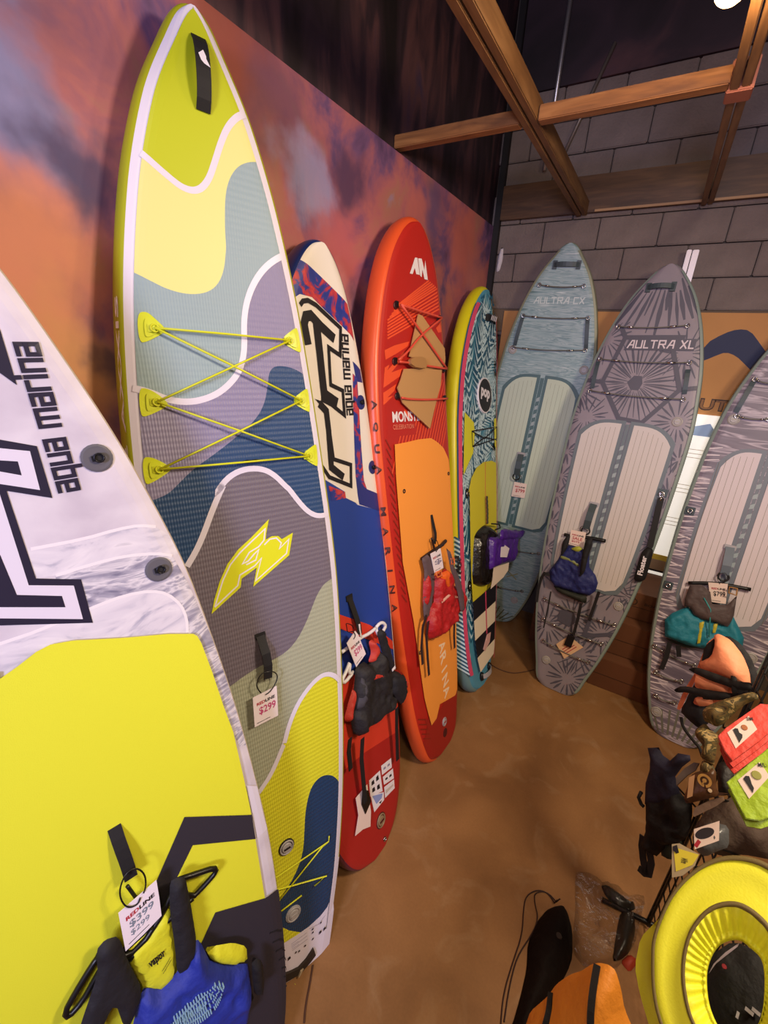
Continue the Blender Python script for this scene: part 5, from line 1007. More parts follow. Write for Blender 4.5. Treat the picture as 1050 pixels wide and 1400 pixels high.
one(lambda m: (m.slab(d['sheet1'], .012, .018, tanm), m.slab(d['sheet2'], .014, .02, tanm)), 'sheet_panel', ts, b.map)
one(lambda m: m.slab(chaikin(d['buck'], 1), .03, .05, M('tan_buckle', '#a87c4a', .5)), 'cord_lock', ts, b.map)
# ---- palm leaf board
pyr = M('yellow_rail', '#d9d01e', .35); teal = M('teal_deck', '#4f93ad', .5); leafa = M('pale_leaf', '#c2dce4', .5); leafb = M('dark_teal_leaf', '#1d5674', .5)
tg = M('grey_teal_rail', '#6a8c90', .45)
b = Board('pop', 'small yellow railed board with a teal palm leaf deck in the room corner', lambda v, q, l: (pyr if v > .95 else tg), teal)
d = b.d
def frond(u, v, ang, ln, side, mats, sp=.034, wl=.1):
    q1 = []; q2 = []
    n = int(ln/sp); dx, dy = math.cos(ang), math.sin(ang)
    for i in range(n):
        x = u+dx*sp*i; y = v+dy*sp*i; f = math.sin(PI*(i+1.5)/(n+2))*wl+.012
        for sg in (1, -1):
            a2 = ang+sg*.75; ex, ey = x+math.cos(a2)*f, y+math.sin(a2)*f; px, py = -math.sin(a2)*.0115, math.cos(a2)*.0115
            (q1 if (i % 2) else q2).append([(x-px*.7, y-py*.7), (ex, ey), (x+px, y+py)])
    b.lay += 1
    for q, m in ((q1, mats[0]), (q2, mats[1])):
        for t in q:
            if all(abs(x) < b.w(y)-.012 for x, y in t): b.raw([t], m, .0002*b.lay)
            elif any(abs(x) < b.w(y)-.012 for x, y in t): b.fill(t, m, .012, .0002*b.lay)
frs = []
for i in range(30):
    v = .2+i*.104; frs += [(-.05+.16*math.sin(i*2.1), v, PI/2+.6*math.sin(i*1.7), .5, 1), (-.28, v, 2.2+.5*math.sin(i), .36, 1), (.26, v+.05, .9+.5*math.cos(i), .36, 1), (.12*math.cos(i*1.3), v+.04, 1.2+.9*math.sin(i*2.3), .4, 1)]
for i, (u, v, a, ln, sd) in enumerate(frs):
    w = b.w(v)
    if w < .08: continue
    u = max(-w*.8, min(w*.8, u)); ln = min(ln, max(.05, (b.L-.12-v)))
    frond(u, v, a, ln, sd, (leafa, leafb if i % 3 else leafa), wl=min(.17, w*.6))
b.fill(d['yel'], M('pop_yellow', '#d8d420', .5)); b.fill(d['yel2'], M('pop_yellow', '#d8d420', .5))
# stripes of palm on the lower rail, pink line along the deck edge
for k_, mt_ in ((0, leafa), (.017, leafb)): b.raw([[(-b.w(v)-.018, v+k_), (-b.w(v)-.12, v+.07+k_), (-b.w(v)-.125, v+.088+k_), (-b.w(v)-.016, v+.014+k_)] for v in [.17+.036*i for i in range(30)]], mt_)
b.text('pop', line((-b.w(1.12)-.05, 1.12), (-b.w(.98)-.05, .98), .045), blk, bold=.04)
pk = M('pink_line', '#d2486a', .45)
T_ = [i/80 for i in range(0, 81)]
for sg in (-1, 1): b.raw([[(sg*(b.w(b.L*t0)+.016), b.L*t0), (sg*(b.w(b.L*t0)-.024), b.L*t0), (sg*max(0, b.w(b.L*t1)-.024), b.L*t1), (sg*(b.w(b.L*t1)+.016), b.L*t1)] for t0, t1 in zip(T_[4:76], T_[5:77])], pk)
b.finish()
popp = M('mustard_pad', '#cfc42a', .6, 'grain', .3); H0 = .002+.0002*b.lay
o = b.part('deck_pad', lambda m: clipped(m, d['pad'], H0, popp, .05), 'mustard yellow foam pad')
ck = d['ck']; bk = M('black_check', '#15121a', .6); crm = M('cream_check', '#e8d8bc', .6)
o2 = b.part('tail_pad', lambda m: (clipped(m, [ck[0], ck[1], ck[2], ck[3]], H0, bk, .045), clipped(m, [ck[3], ck[2], ck[5], ck[4]], H0, crm, .045), clipped(m, [ck[4], ck[5], ck[6], ck[7]], H0, bk, .045), clipped(m, [ck[7], ck[6], ck[9], ck[8]], H0, crm, .03)), 'diagonal black and cream striped tail pad')
b.part('pad_line', lambda m: m.strap(h3(d['padline'], H0), .012, .001, M('orange_line', '#cc7a3a', .5)), None, o); b.part('pad_line', lambda m: m.strap(h3(d['pinkc'], H0), .02, .001, pk), None, o2)
dc = d['disc']; R0 = abs(dc[1][1]-dc[0][1])
o = b.part('round_badge', lambda m: (m.disc(*dc[0], R0, .002, .0012+.0002*b.lay, wht, 30, bev=.02), m.disc(*dc[0], R0*.94, .004, .002+.0002*b.lay, bk, 30, bev=.02)), 'black round badge reading pop')
pm = MB(); text(pm, 'pop', lambda x, y: (dc[0][0]+(x-.5)*R0*1.3, dc[0][1]+(y-.45)*R0*.66), (0, 0, 1, 1), .003+.0002*b.lay, wht, .05); pm.obj('badge_lettering', o, b.map)
hh = d['handle']; cx = [(hh[0][0]+hh[1][0])/2, (hh[2][1]+hh[0][1])/2]; ex = [(hh[5][0]+hh[6][0])/2, (hh[5][1]+hh[6][1])/2]
o = b.part('nose_handle', lambda m: (m.disc(cx[0], cx[1], .05, 0, .02, plas, 14, .035), m.disc(ex[0], ex[1], .05, 0, .02, plas, 14, .035), m.strap(b.arc(cx, ex, 7, .03, .016), .05, .004, black)))
b.part('handle_stripe', lambda m: [m.strap([(cx[0]+(ex[0]-cx[0])*t, cx[1]-.02+(ex[1]-cx[1])*t, .0505), (cx[0]+(ex[0]-cx[0])*(t+.08), cx[1]+.022+(ex[1]-cx[1])*t, .0505)], .012, .001, wht) for t in (.25, .4, .55, .7)], None, o)
b.part('bungee_cord', lambda m: (m.tube(h3(d['bung'], .025), .005, black, 6), m.tube(h3(d['bung2'], .025), .005, black, 6)))
for i, (x, y) in enumerate(d['banch']): b.part('bungee_anchor', lambda m: m.disc(x, y, .05 if i < 2 else .015, 0, .014, plas, 14, .035 if i < 2 else None))
for x, y in d['drings']: b.part('webbing_ring', lambda m: (m.disc(x, y, .045, 0, .012, plas, 14, .03), m.ring(x, y, .02, .005, .018, chrome)))
b.part('tail_bungee', lambda m: m.tube(h3(d['tb'], .015), .004, black, 6)); b.part('tail_fin_patch', lambda m: m.slab(d['fin'], .001+H0, .006+H0, M('pink_patch', '#d8a8a0', .5)), 'pale pink patch under the tail cord')
th = d['thandle']; b.part('tail_handle', lambda m: (m.disc(*th[0], .035, 0, .02, plas, 12, .03), m.disc(*th[1], .035, 0, .02, plas, 12, .03), m.strap(b.arc(th[0], th[1], 7, .03, .014), .04, .004, lgrey)))
# ---- three grey boards on the back wall
def ultra(key, label, rail, deck, pad, edge, marg, vb, vt, gap, drop, pname, extra):
    b = Board(key, label, lambda v, q, l: rail, deck, E=.01); d = b.d
    extra(b, d)
    T_ = [i/70 for i in range(71)]; b.lay += 1
    for sg in (-1, 1): b.raw([[(sg*b.w(b.L*t0), b.L*t0), (sg*max(0, b.w(b.L*t0)-.016), b.L*t0), (sg*max(0, b.w(b.L*t1)-.016), b.L*t1), (sg*b.w(b.L*t1), b.L*t1)] for t0, t1 in zip(T_[1:69], T_[2:70])], rail, .0002*b.lay+.0006)
    def shape(sg, grow):
        g = gap-grow; uo = lambda v: b.w(v)-marg+grow
        P = [(sg*g, vb-grow), (sg*g, vt+grow)]
        n = 8
        for i in range(1, n+1):
            t = i/n; v = vt+grow-drop*t**3; P.append((sg*(g+(uo(vt-drop)-g)*t**.8), v))
        for i in range(1, 12): v = vt-drop-(vt-drop-vb-.1)*i/12; P.append((sg*uo(v), v))
        P += [(sg*uo(vb+.1), vb+.1), (sg*(uo(vb+.1)-.035), vb+.03-grow), (sg*(uo(vb)-.09), vb-grow*.9)]
        return P
    em = M('slate_border_'+key, edge, .5)
    for sg in (-1, 1): b.fill(shape(sg, .026), em)
    lay = b.lay
    b.fill([(-gap+.03, vb), (gap-.03, vb), (gap-.03, vt), (-gap+.03, vt)], M('strip_'+key, edge, .5))
    b.raw([[(-.012, vb+.1+.07*i), (.012, vb+.11+.07*i), (.012, vb+.145+.07*i), (-.012, vb+.13+.07*i)] for i in range(int((vt-vb-.2)/.07))], M('strip_print_'+key, '#9aa8ac', .5))
    b.finish(); pm_ = M(pname, pad, .7, 'grain', .3); gm = M('pad_groove_'+key, '#8c8478' if key != 'xcx' else '#8f9a86', .7)
    for sg in (-1, 1):
        P = shape(sg, 0); P = P if area(P) > 0 else P[::-1]; H = .0002*lay
        o = b.part('deck_pad', lambda m: m.slab(P, H-.001, H+.004, pm_))
        b.part('pad_groove', lambda m: [m.strap([(sg*u, vb+.06, H+.0035), (sg*u, vt-drop*((u-gap)/.26)**3-.03, H+.0035)], .0022, .001, gm) for u in [gap+.035*(i+1) for i in range(6)]], None, o)
    return b, d, .0002*lay
def cords(b, d, keys, mat):
    for k in keys:
        a, c = d[k][0], d[k][1]
        sag = lambda t: (a[0]+(c[0]-a[0])*t, a[1]+(c[1]-a[1])*t-.012*math.sin(PI*t), .022)
        o = b.part('bungee_cord', lambda m: m.tube([sag(i/8) for i in range(9)], .0045, mat, 6))
        for p in (a, c): b.part('cord_hook', lambda m: m.ring(p[0], p[1], .013, .004, .016, chrome, 10), None, o)
        for t in (.14, .76): b.part('cord_toggle', lambda m: m.tube([sag(t), sag(t+.1)], .007, chrome, 6), None, o)
def rubber_handle(b, d, key, mat):
    a, c = d[key][0], d[key][1]
    b.part('nose_handle', lambda m: (m.strap(b.arc(a, c, 8, .03, .006), .032, .006, mat), m.box((a[0]-.012, a[1]-.03, 0), (a[0]+.02, a[1]+.03, .012), mat), m.box((c[0]-.02, c[1]-.03, 0), (c[0]+.012, c[1]+.03, .012), mat)))
def side_straps(b, d, mat, mirror=False):
    for k in ('wl', 'wr'):
        if k in d: a, c = d[k]; b.part('webbing_strap', lambda m: m.strap(b.arc(a, c, 6, .014, .006), .03, .004, mat))
def chandle(b, d, mat):
    a, c = d['chan']; b.part('carry_handle', lambda m: (m.box((a[0]-.035, a[1]-.015, .002), (a[0]+.035, a[1]+.02, .022), lgrey, .004), m.strap([(a[0], a[1], .02), ((a[0]*2+c[0])/3, (a[1]*2+c[1])/3, .05), ((a[0]+2*c[0])/3, (a[1]+2*c[1])/3, .055), (c[0], c[1], .04)], .05, .012, mat), m.ring(c[0], c[1]-.02, .03, .006, .04, plas)))
slate = M('slate_rubber', '#3c4a50', .5); cordm = M('grey_cord', '#6c6a62', .6)
grain = ramp_mat('teal_wood_grain', [(.26, '#587678'), (.4, '#84a0a4'), (.5, '#a4b8ba'), (.56, '#6f8e92'), (.64, '#9fb4b6'), (.75, '#c6d2d2')], (1.0, 13, 1), 3.0, 9, 1.6, .45)
wavy = ramp_mat('mauve_wood_grain', [(.2, '#574f60'), (.42, '#716878'), (.49, '#b9adba'), (.53, '#6a6070'), (.66, '#7c7282'), (.7, '#b4a8b4'), (.75, '#746a78')], (.7, 5.5, 1), 2.2, 3, 1.6, .45)
burstb = M('mauve_grey_deck', '#8d848e', .45, var=.08); burstd = M('slate_burst', '#51505f', .5)
def ex_xcx(b, d):
    pale = M('pale_teal_print', '#c6d2d0', .45); p = d['b2']; q = d['b3']
    b.lines([((q[0][0]+.03+.045*i, q[0][1]+.03), (q[0][0]+.06+.045*i, p[0][1]-.03)) for i in range(0)], .004, pale)
    t = d['txt']; b.glyph('AULTRA CX', line((t[0][0]-.03, t[0][1]-.02), (t[1][0]-.06, t[1][1]-.02), .042), .008, pale)
    f = M('tail_rib', '#5b5f46', .5); b.lines([((.05*(i-4.5), .2-.02*abs(i-4.5)), (.028*(i-4.5), .03)) for i in range(10)], .012, f)
    x = d['x']; b.glyph('X', line((x[1][0]-.06, x[1][1]-.03), (x[1][0]+.03, x[1][1]-.03), .06), .01, M('olive_print', '#8f8a58', .5))
b, d, H = ultra('xcx', 'teal grey wood grain board leaning in the back corner, pale green pads', M('sage_rail', '#8c9078', .4), grain, '#c3cfbe', '#4a686c', .105, 1.05, 2.40, .045, .13, 'pale_green_pad', ex_xcx)
rubber_handle(b, d, 'nh', slate); cords(b, d, ('b1', 'b2', 'b3', 'lb', 'lb2'), cordm); side_straps(b, d, slate); chandle(b, d, slate)
for x, y in d['ring']+[d['valve'][0]]: b.valve(x, y, .036, (M('pale_ring', '#a8a294', .4), lgrey))
def ex_xl(b, d):
    rr = random.Random(3)
    hx = d['hex']; dk_ = M('slate_band', '#4f4e5c', .5)
    def burst(c, r0, r1, n, inhex=None, a0=0, a1=2*PI, w=.012):
        b.lay += 1
        for i in range(n):
            a = a0+(a1-a0)*(i+rr.uniform(-.25, .25))/n; q0 = r0*rr.uniform(.8, 1.3); q1 = r1*rr.uniform(.7, 1.05); ww = w*rr.uniform(.5, 1.1)
            dx, dy = math.cos(a), math.sin(a)
            if inhex:
                while q1 > q0 and not inside((c[0]+dx*q1, c[1]+dy*q1), inhex): q1 -= .01
            if q1 <= q0: continue
            P = [(c[0]+dx*q0-dy*ww*.2, c[1]+dy*q0+dx*ww*.2), (c[0]+dx*q0+dy*ww*.2, c[1]+dy*q0-dx*ww*.2), (c[0]+dx*(q0+q1)/2+dy*ww*.7, c[1]+dy*(q0+q1)/2-dx*ww*.7), (c[0]+dx*q1+dy*ww*.3, c[1]+dy*q1-dx*ww*.3), (c[0]+dx*q1-dy*ww*.3, c[1]+dy*q1+dx*ww*.3), (c[0]+dx*(q0+q1)/2-dy*ww*.7, c[1]+dy*(q0+q1)/2+dx*ww*.7)]
            b.fill(P, burstd, .005, .0002*b.lay)
    burst(d['hexc'][0], .06, .36, 40, hx)
    b.fill([(d['hexc'][0][0]+.045*math.cos(k*PI/3)*(1+.3*(k % 2)), d['hexc'][0][1]+.06*math.sin(k*PI/3)) for k in range(6)], burstd)
    burst((0, 3.4), .22, .55, 22, None, PI*1.17, PI*1.83, .022)
    for c in d['bursts']: burst(c, .05, .19, 18)
    for v in (.95, 1.15, 1.35, 1.55, 1.75, 1.95):
        for sg in (-1, 1): burst((sg*(b.w(v)-.03), v+rr.uniform(-.05, .05)), .02, .12, 11)
    b.stroke(hx+[hx[0]], .03, dk_)
    am = d['arms']; b.lines([(am[i], am[i+1]) for i in (0, 2, 4, 6)], .03, dk_)
    b.lines([((.1, .52), (.3, .62)), ((.1, .52), (-.05, .38)), ((.1, .52), (.12, .8))], .03, dk_)
    b.fill([(-.12, .66), (-.03, .69), (.03, .62), (-.02, .55), (-.12, .57)], dk_)
    t = d['txt']; b.fill([(t[0][0]-.01, t[0][1]-.035), (t[1][0], t[1][1]-.035), (t[1][0], t[1][1]+.045), (t[0][0]+.01, t[0][1]+.045)], dk_)
    b.glyph('AULTRA XL', line((t[0][0]+.01, t[0][1]-.018), (t[1][0]-.01, t[1][1]-.018), .05), .009, M('pale_mauve_print', '#d8ccd2', .45))
b, d, H = ultra('xl', 'mauve grey board with radiating burst pattern beside the cardboard panel', M('sage_teal_rail', '#84938c', .4), burstb, '#cfc8c6', '#66727a', .105, .92, 2.20, .042, .12, 'pale_beige_pad', ex_xl)
rubber_handle(b, d, 'nh', slate); cords(b, d, ('b1', 'b2', 'b3', 'lb1', 'lb2', 'lb3'), cordm); side_straps(b, d, slate); chandle(b, d, slate)
for x, y in d['ring']+d['valve']: b.valve(x, y, .034, (M('pale_ring', '#a8a294', .4), lgrey))
for x, y in d['drs']: b.part('leash_patch', lambda m: (m.box((x-.035, y-.03, 0), (x+.035, y+.03, .008), slate, .003), m.ring(x, y-.01, .016, .005, .014, chrome)))
def ex_r(b, d):
    pale = M('pale_mauve_print', '#d8ccd2', .45); rr = random.Random(5); b.lay += 1
    for i in range(44):
        v = .3+i*.042
        for sg in (-1, 1):
            w = b.w(v); k = rr.uniform(.07, .13); y2 = v-sg*rr.uniform(-.03, .04)
            b.fill([(sg*(w+.02), v-.006), (sg*(w+.02), v+.008), (sg*(w-k), y2+.003), (sg*(w-k), y2-.002)], pale, -.02, .0002*b.lay)
    f = M('tail_rib', '#5b5f46', .5); b.lines([((.05*(i-4.5), .24-.02*abs(i-4.5)), (.03*(i-4.5), .03)) for i in range(10)], .014, M('grey_rib', '#6b6a60', .5))
b, d, H = ultra('right', 'mauve wood grain board at the right edge of the picture, pale lilac pads', M('sage_teal_rail', '#84938c', .4), wavy, '#d8cdd2', '#6c7480', .12, .95, 2.13, .04, .13, 'pale_lilac_pad', ex_r)
cords(b, d, ('b1', 'b3', 'lb1', 'lb2', 'lb3'), cordm); side_straps(b, d, slate); chandle(b, d, M('grey_blue_handle', '#6a7684', .5))
for x, y in d['ring']+d['valve']: b.valve(x, y, .036, (M('pale_ring', '#a8a294', .4), lgrey))
for x, y in d['dr']: b.part('leash_patch', lambda m: (m.box((x-.03, y-.03, 0), (x+.03, y+.03, .008), slate, .003), m.ring(x, y, .014, .005, .014, chrome)))

# ================================================================ TAGS, HANGERS, VESTS
paper = M('tag_paper', '#eee2ea', .45); pw = M('pink_white_paper', '#ecd6cc', .5)
def price_tag(key, corners, label, price, sub, pap, logo=True, pm=pinkp, name='price_tag'):
    r = root(name, key, label, 'price tag', 'price tags on the boards'); q = D[key]; P = quad(*corners)
    one(lambda m: m.slab(q['card'], -.001, .001, pap), 'tag_card', r)
    m = MB()
    if logo: text(m, 'RED', P, (.14, .66, .48, .76), .0016, redp, .04); text(m, 'LINE', P, (.49, .66, .9, .76), .0016, blk, .04)
    text(m, price, P, (.22, .3, .92, .58) if not sub else (.2, .4, .85, .6), .0016, pm, .02)
    if sub: text(m, sub, P, (.2, .2, .7, .36), .0016, pm, .01)
    m.add([(*P(.1, .08), .0015), (*P(.66, .08), .0015), (*P(.66, .1), .0015), (*P(.1, .1), .0015)], [(0, 1, 2, 3)], blk)
    m.obj('tag_print', r)
    if 'loop' in q: one(lambda m: m.tube(chaikin(h3(q['loop'], .004), 2, False), .0022, plas, 6), 'tag_tie', r)
    return r
q = D['wtag']['card']; price_tag('wtag', (q[0], q[1], q[3], q[5]), 'white price tag tied to the strap on the yellow pad', '$399', '$299', paper, True, M('grey_marker', '#7a8494', .5))
q = D['ftag']['card']; price_tag('ftag', q, 'white price tag hanging on the tallest board, marked $299 in pink', '$299', None, paper)
q = D['btag']['card']; price_tag('btag', (q[0], q[2], q[3], q[4]), 'tilted white price tag with pink scribble on the blue board', '$299', None, paper)
q = D['otag']['card']; price_tag('otag', q, 'upright white price tag above the red vest on the orange board', '$', None, paper, True, M('grey_print', '#8c86a0', .5))
q = D['xcxtag']['card']; price_tag('xcxtag', q, 'pinkish price tag alone on the pale green pad in the back corner', '$799', None, pw, True, redp)
q = D['ltag']['card']; price_tag('ltag', q, 'pinkish price tag above the blue vest on the burst-pattern board', 'SALE', '$699', pw, True, redp)
q = D['rtag']['card']; price_tag('rtag', q, 'pinkish price tag marked $799 above the teal and grey vest', '$799', None, pw, True, blk)
q = D['lcard']; r = root('info_card', 'lcard', 'peach card with a black clip low on the burst-pattern board', 'card')
one(lambda m: m.slab(q['card'], -.001, .001, M('peach_card', '#e0b890', .6)), 'card_sheet', r); one(lambda m: m.slab(q['clip'], .001, .02, plas), 'clip', r)
P = quad(*q['card']); m = MB(); [m.add([(*P(.15, y), .0015), (*P(.8, y), .0015), (*P(.8, y+.05), .0015), (*P(.15, y+.05), .0015)], [(0, 1, 2, 3)], redp) for y in (.2, .35, .5)]; m.obj('card_print', r)
q = D['bcard']; r = root('info_card', 'bcard', 'white folded card with black flap at the foot of the red board', 'card')
one(lambda m: m.slab(q['card'], -.001, .001, pw), 'card_sheet', r); one(lambda m: m.slab(q['blk'], .001, .006, plas), 'card_flap', r)
# hangers
def hanger(key, label, mat, loops, r, th):
    o = root('clothes_hanger', key, label, 'hanger', 'hangers carrying the vests'); q = D[key]
    one(lambda m: [m.tube(chaikin(h3(q[k], .0), 1, False), r, mat, 8) for k in q if k.startswith('bar')], 'hanger_bar', o)
    for k in loops: one(lambda m: m.tube(chaikin(h3(q[k], .0), 1, k in loops), r, mat, 8, True), 'shoulder_loop', o)
    if 'hook' in q: one(lambda m: m.tube(chaikin(h3(q['hook'], .004), 1, False), r*.6, mat, 7), 'hanger_hook', o)
hanger('whang', 'black plastic hanger with open shoulder loops over the yellow pad', plas, ('lend', 'rend'), .008, 0)
hanger('bhang', 'white plastic hanger holding the black and red vest', M('white_plastic', '#e8e4e8', .35), ('lend', 'rend'), .009, 0)
hanger('ohang', 'dark hanger holding the red vest on the orange board', M('dark_brown_plastic', '#2a1c1a', .4), (), .012, 0)
hanger('lhang', 'black hanger holding the blue vest on the burst-pattern board', plas, (), .014, 0)
hanger('rhang', 'black hanger holding the teal and grey vest at the right', plas, (), .013, 0)
GV = 'life vests hung on the boards'
# blue and yellow vest on the near board
r = root('life_vest', 'wvest', 'blue and yellow life vest with black straps at the lower left corner', 'life vest', GV); q = D['wvest']
vy = M('yellow_lining', '#d6d628', .6, 'wrinkle', .25); vb_ = M('blue_vest', '#1e2f96', .65, 'wrinkle', .3)
o = one(lambda m: m.puff(q['lin'], .018, vy, -.012, .015), 'yellow_lining', r); pm = MB()
v = q['vap']; text(pm, 'vapor', line(v[0], v[1], .03), (0, 0, 1, 1), .012, blk, .03)
for t0 in (.0, .5): pm.add([(v[0][0]+.02, v[0][1]-.035-.02*t0, .012), (v[0][0]+.05, v[0][1]-.012-.02*t0, .012), (v[0][0]+.05, v[0][1]-.01-.02*t0, .012), (v[0][0]+.02, v[0][1]-.033-.02*t0, .012)], [(0, 1, 2, 3)], blk)
pm.obj('lining_print', o)
o = one(lambda m: m.puff(q['body'], .045, vb_, 0, .012, .2, .04, smooth=0), 'vest_front', r)
refl = M('reflective_dots', '#8fb4c8', .35)
one(lambda m: [m.disc(x, y, .0022, .03, .0555, refl, 6) for k in ('wave', 'wave2', 'wave3') for x, y in resample(chaikin(q[k], 2, False), .008)[:-6]], 'dotted_trim', o)['kind'] = 'stuff'
one(lambda m: m.puff(q['lin2'], .02, vy, -.005, .015), 'yellow_lining', r)
for k in ('rst', 'lst'): one(lambda m: m.puff(q[k], .018, M('black_vest_cloth', '#15131a', .75, 'wrinkle', .25), .012, .015), 'shoulder_strap', r)
for k in ('side', 'side2'): one(lambda m: m.puff(q[k], .02, black, .02, .012), 'side_strap', r)
# black and red vest
r = root('life_vest', 'bvest', 'black and red life vest hanging on the red lower half of a board', 'life vest', GV); q = D['bvest']
bv = M('black_vest_cloth', '#15131a', .75, 'wrinkle', .25); rv = M('red_vest_trim', '#b83226', .6, 'wrinkle', .2)
o = one(lambda m: m.puff(q['body'], .055, M('charcoal_vest', '#1c181c', .7, 'wrinkle', .35), 0, .015, .25, smooth=0), 'vest_front', r)
one(lambda m: m.puff(q['red1'], .03, rv, .03, .012), 'red_lining', r); one(lambda m: m.puff(q['red2'], .014, rv, .05, .01, smooth=0), 'red_pocket_flap', r)
one(lambda m: m.puff(q['edge1'], .03, rv, .0, .014), 'red_edge', r); one(lambda m: m.puff(q['edge2'], .03, rv, .02, .014), 'red_edge', r)
one(lambda m: m.puff(q['l1'], .03, M('dark_grey_lining', '#39363f', .7), .03, .014), 'grey_side_panel', r)
one(lambda m: m.puff(q['pock'], .025, bv, .045, .014, smooth=0), 'vest_pocket', r); one(lambda m: m.puff(q['strap'], .02, bv, .045, .012), 'shoulder_strap', r)
one(lambda m: m.strap(h3(q['logo'], .082), .014, .002, wht), 'vest_label', r)
for k in ('d1', 'd2', 'd3'): one(lambda m: m.strap(h3(q[k], [.03, .012, .004, .004][:len(q[k])]), .028, .004, black), 'dangling_strap', r)
# red vest
r = root('life_vest', 'ovest', 'red life vest with grey straps hanging on the orange board', 'life vest', GV); q = D['ovest']
rc = M('red_vest', '#b01c20', .5, 'wrinkle', .35); gs = M('taupe_strap', '#5c4a50', .65); orb = M('orange_buckle', '#e0703c', .4)
one(lambda m: m.puff(q['body'], .05, rc, 0, .014, .3, smooth=0), 'vest_front', r); one(lambda m: m.puff(q['or'], .022, M('orange_lining', '#e8641c', .5, 'wrinkle', .2), .035, .012, smooth=0), 'orange_lining', r)
one(lambda m: m.puff(q['red'], .03, rc, -.005, .016), 'side_panel', r)
for k in ('ls', 'rs'): one(lambda m: m.puff(q[k], .014, gs, .046 if k == 'rs' else .0, .012, smooth=0), 'shoulder_strap', r)
for k in ('ref', 'ref2'): one(lambda m: m.puff(q[k], .012, M('pale_reflective', '#e0a898', .3), .047, .01), 'reflective_strip', r)
for k in ('lb1', 'lb2'): one(lambda m: m.tube(h3(q[k], .055), .006, orb, 6, True), 'strap_buckle', r)
for k in ('d1', 'd2', 'd3'): one(lambda m: m.strap(h3(q[k], [.02, .01, .004, .004][:len(q[k])]), .022, .004, M('dark_brown_webbing', '#2c1a1c', .7)), 'dangling_strap', r)
# pouch on palm board
r = root('phone_pouch', 'ppouch', 'purple pouch with black clear case hanging on the palm leaf board', 'pouch'); q = D['ppouch']
one(lambda m: m.puff(q['case'], .07, M('black_gloss_case', '#17120f', .25, 'wrinkle', .2), 0, .02, .1), 'black_case', r); pu = M('purple_vinyl', '#4a1e86', .35, 'wrinkle', .25)
one(lambda m: m.puff(q['purp'], .07, pu, .04, .018, .1), 'purple_front', r); one(lambda m: m.puff(q['flap'], .02, pu, .105, .014, .2), 'rolled_top', r)
one(lambda m: m.slab(q['paper'], .06, .063, M('cream_paper', '#ead6c0', .6)), 'paper_insert', r); one(lambda m: m.slab(q['lab'], .118, .12, paper), 'white_sticker', r)
one(lambda m: m.tube(h3(q['loop'], .06), .006, plas), 'wire_loop', r); one(lambda m: m.tube([(x+.004*math.sin(i*2.2), y, .03) for i, (x, y) in enumerate(resample(q['rope'], .012)[:int(len(resample(q['rope'], .012))/2)+1])], .008, M('striped_rope', '#3a3226', .7)), 'hanging_rope', r)
# blue vest on burst board
r = root('life_vest', 'lvest', 'blue life vest with green piping hanging on the burst-pattern board', 'life vest', GV); q = D['lvest']
nb = M('navy_vest', '#1c2668', .6, 'wrinkle', .35); ol = M('olive_piping', '#7c8450', .5)
one(lambda m: m.puff(q['body'], .045, nb, 0, .013, .3, smooth=0), 'vest_front', r); one(lambda m: m.puff(q['band'], .014, ol, .042, .012), 'green_piping', r); one(lambda m: m.puff(q['yel'], .02, M('lime_lining', '#aab03a', .6), .05, .014), 'lime_lining', r)
one(lambda m: m.puff(q['hem'], .04, M('dark_hem', '#20241c', .7), -.005, .02), 'vest_hem', r)
for k in ('ls', 'rs'): one(lambda m: m.puff(q[k], .02, bv, .03 if k == 'ls' else .07, .014), 'shoulder_strap', r)
for k in ('d1', 'd2', 'd3', 'd4', 'd5'): one(lambda m: m.strap(h3(q[k], [.03, .015, .006, .006][:len(q[k])]), .022 if k != 'd2' else .01, .004, black), 'dangling_strap', r)
# leash float
r = root('safety_leash', 'leash', 'black floating leash with white lettering clipped to the burst-pattern board', 'leash'); q = D['leash']
tp = q['top']; one(lambda m: m.strap(h3(tp+q['strap'][-1:], .012), .04, .006, black), 'leash_strap', r); one(lambda m: m.puff(q['float'], .05, M('black_neoprene', '#100e11', .7), 0, .016, .02), 'leash_float', r)
t = q['txt']; m = MB(); text(m, 'Floater', line(t[0], t[1], .035), (0, 0, 1, 1), .0535, wht, .03); m.obj('float_lettering', r)
one(lambda m: (m.ring(tp[0][0], tp[0][1]+.02, .014, .004, .014, chrome), m.tube([(tp[0][0], tp[0][1]+.01, .014), (tp[0][0], tp[0][1]-.02, .014)], .008, chrome)), 'swivel_clip', r)
# teal vest
r = root('life_vest', 'rvest', 'teal and grey life vest hanging on the board at the right edge', 'life vest', GV); q = D['rvest']
tl = M('teal_vest', '#1c7f96', .6, 'wrinkle', .3); gv = M('warm_grey_vest', '#56494a', .65, 'wrinkle', .3); ylz = M('yellow_zip', '#c8bc3a', .5)
one(lambda m: m.puff(q['teal'], .05, tl, 0, .014, .25, smooth=0), 'vest_front', r); one(lambda m: m.puff(q['grey'], .035, gv, .035, .014, .25, smooth=0), 'grey_yoke', r); one(lambda m: m.puff(q['hem'], .03, M('dark_hem', '#20241c', .7), 0, .02), 'vest_hem', r)
for k in ('y1', 'y2'): one(lambda m: m.puff(q[k], .012, ylz, .048, .01, smooth=0), 'yellow_zip_flap', r)
one(lambda m: m.tube(h3(q['zip'], .074), .004, M('teal_cord', '#3a9aa0', .5)), 'front_zip', r); one(lambda m: m.tube(h3(q['buck'], .075), .006, M('tan_buckle', '#a87c4a', .5), 6, True), 'strap_buckle', r)
for k in ('d1', 'd2'): one(lambda m: m.strap(h3(q[k], [.02, .01, .004]), .03, .004, black), 'dangling_strap', r)

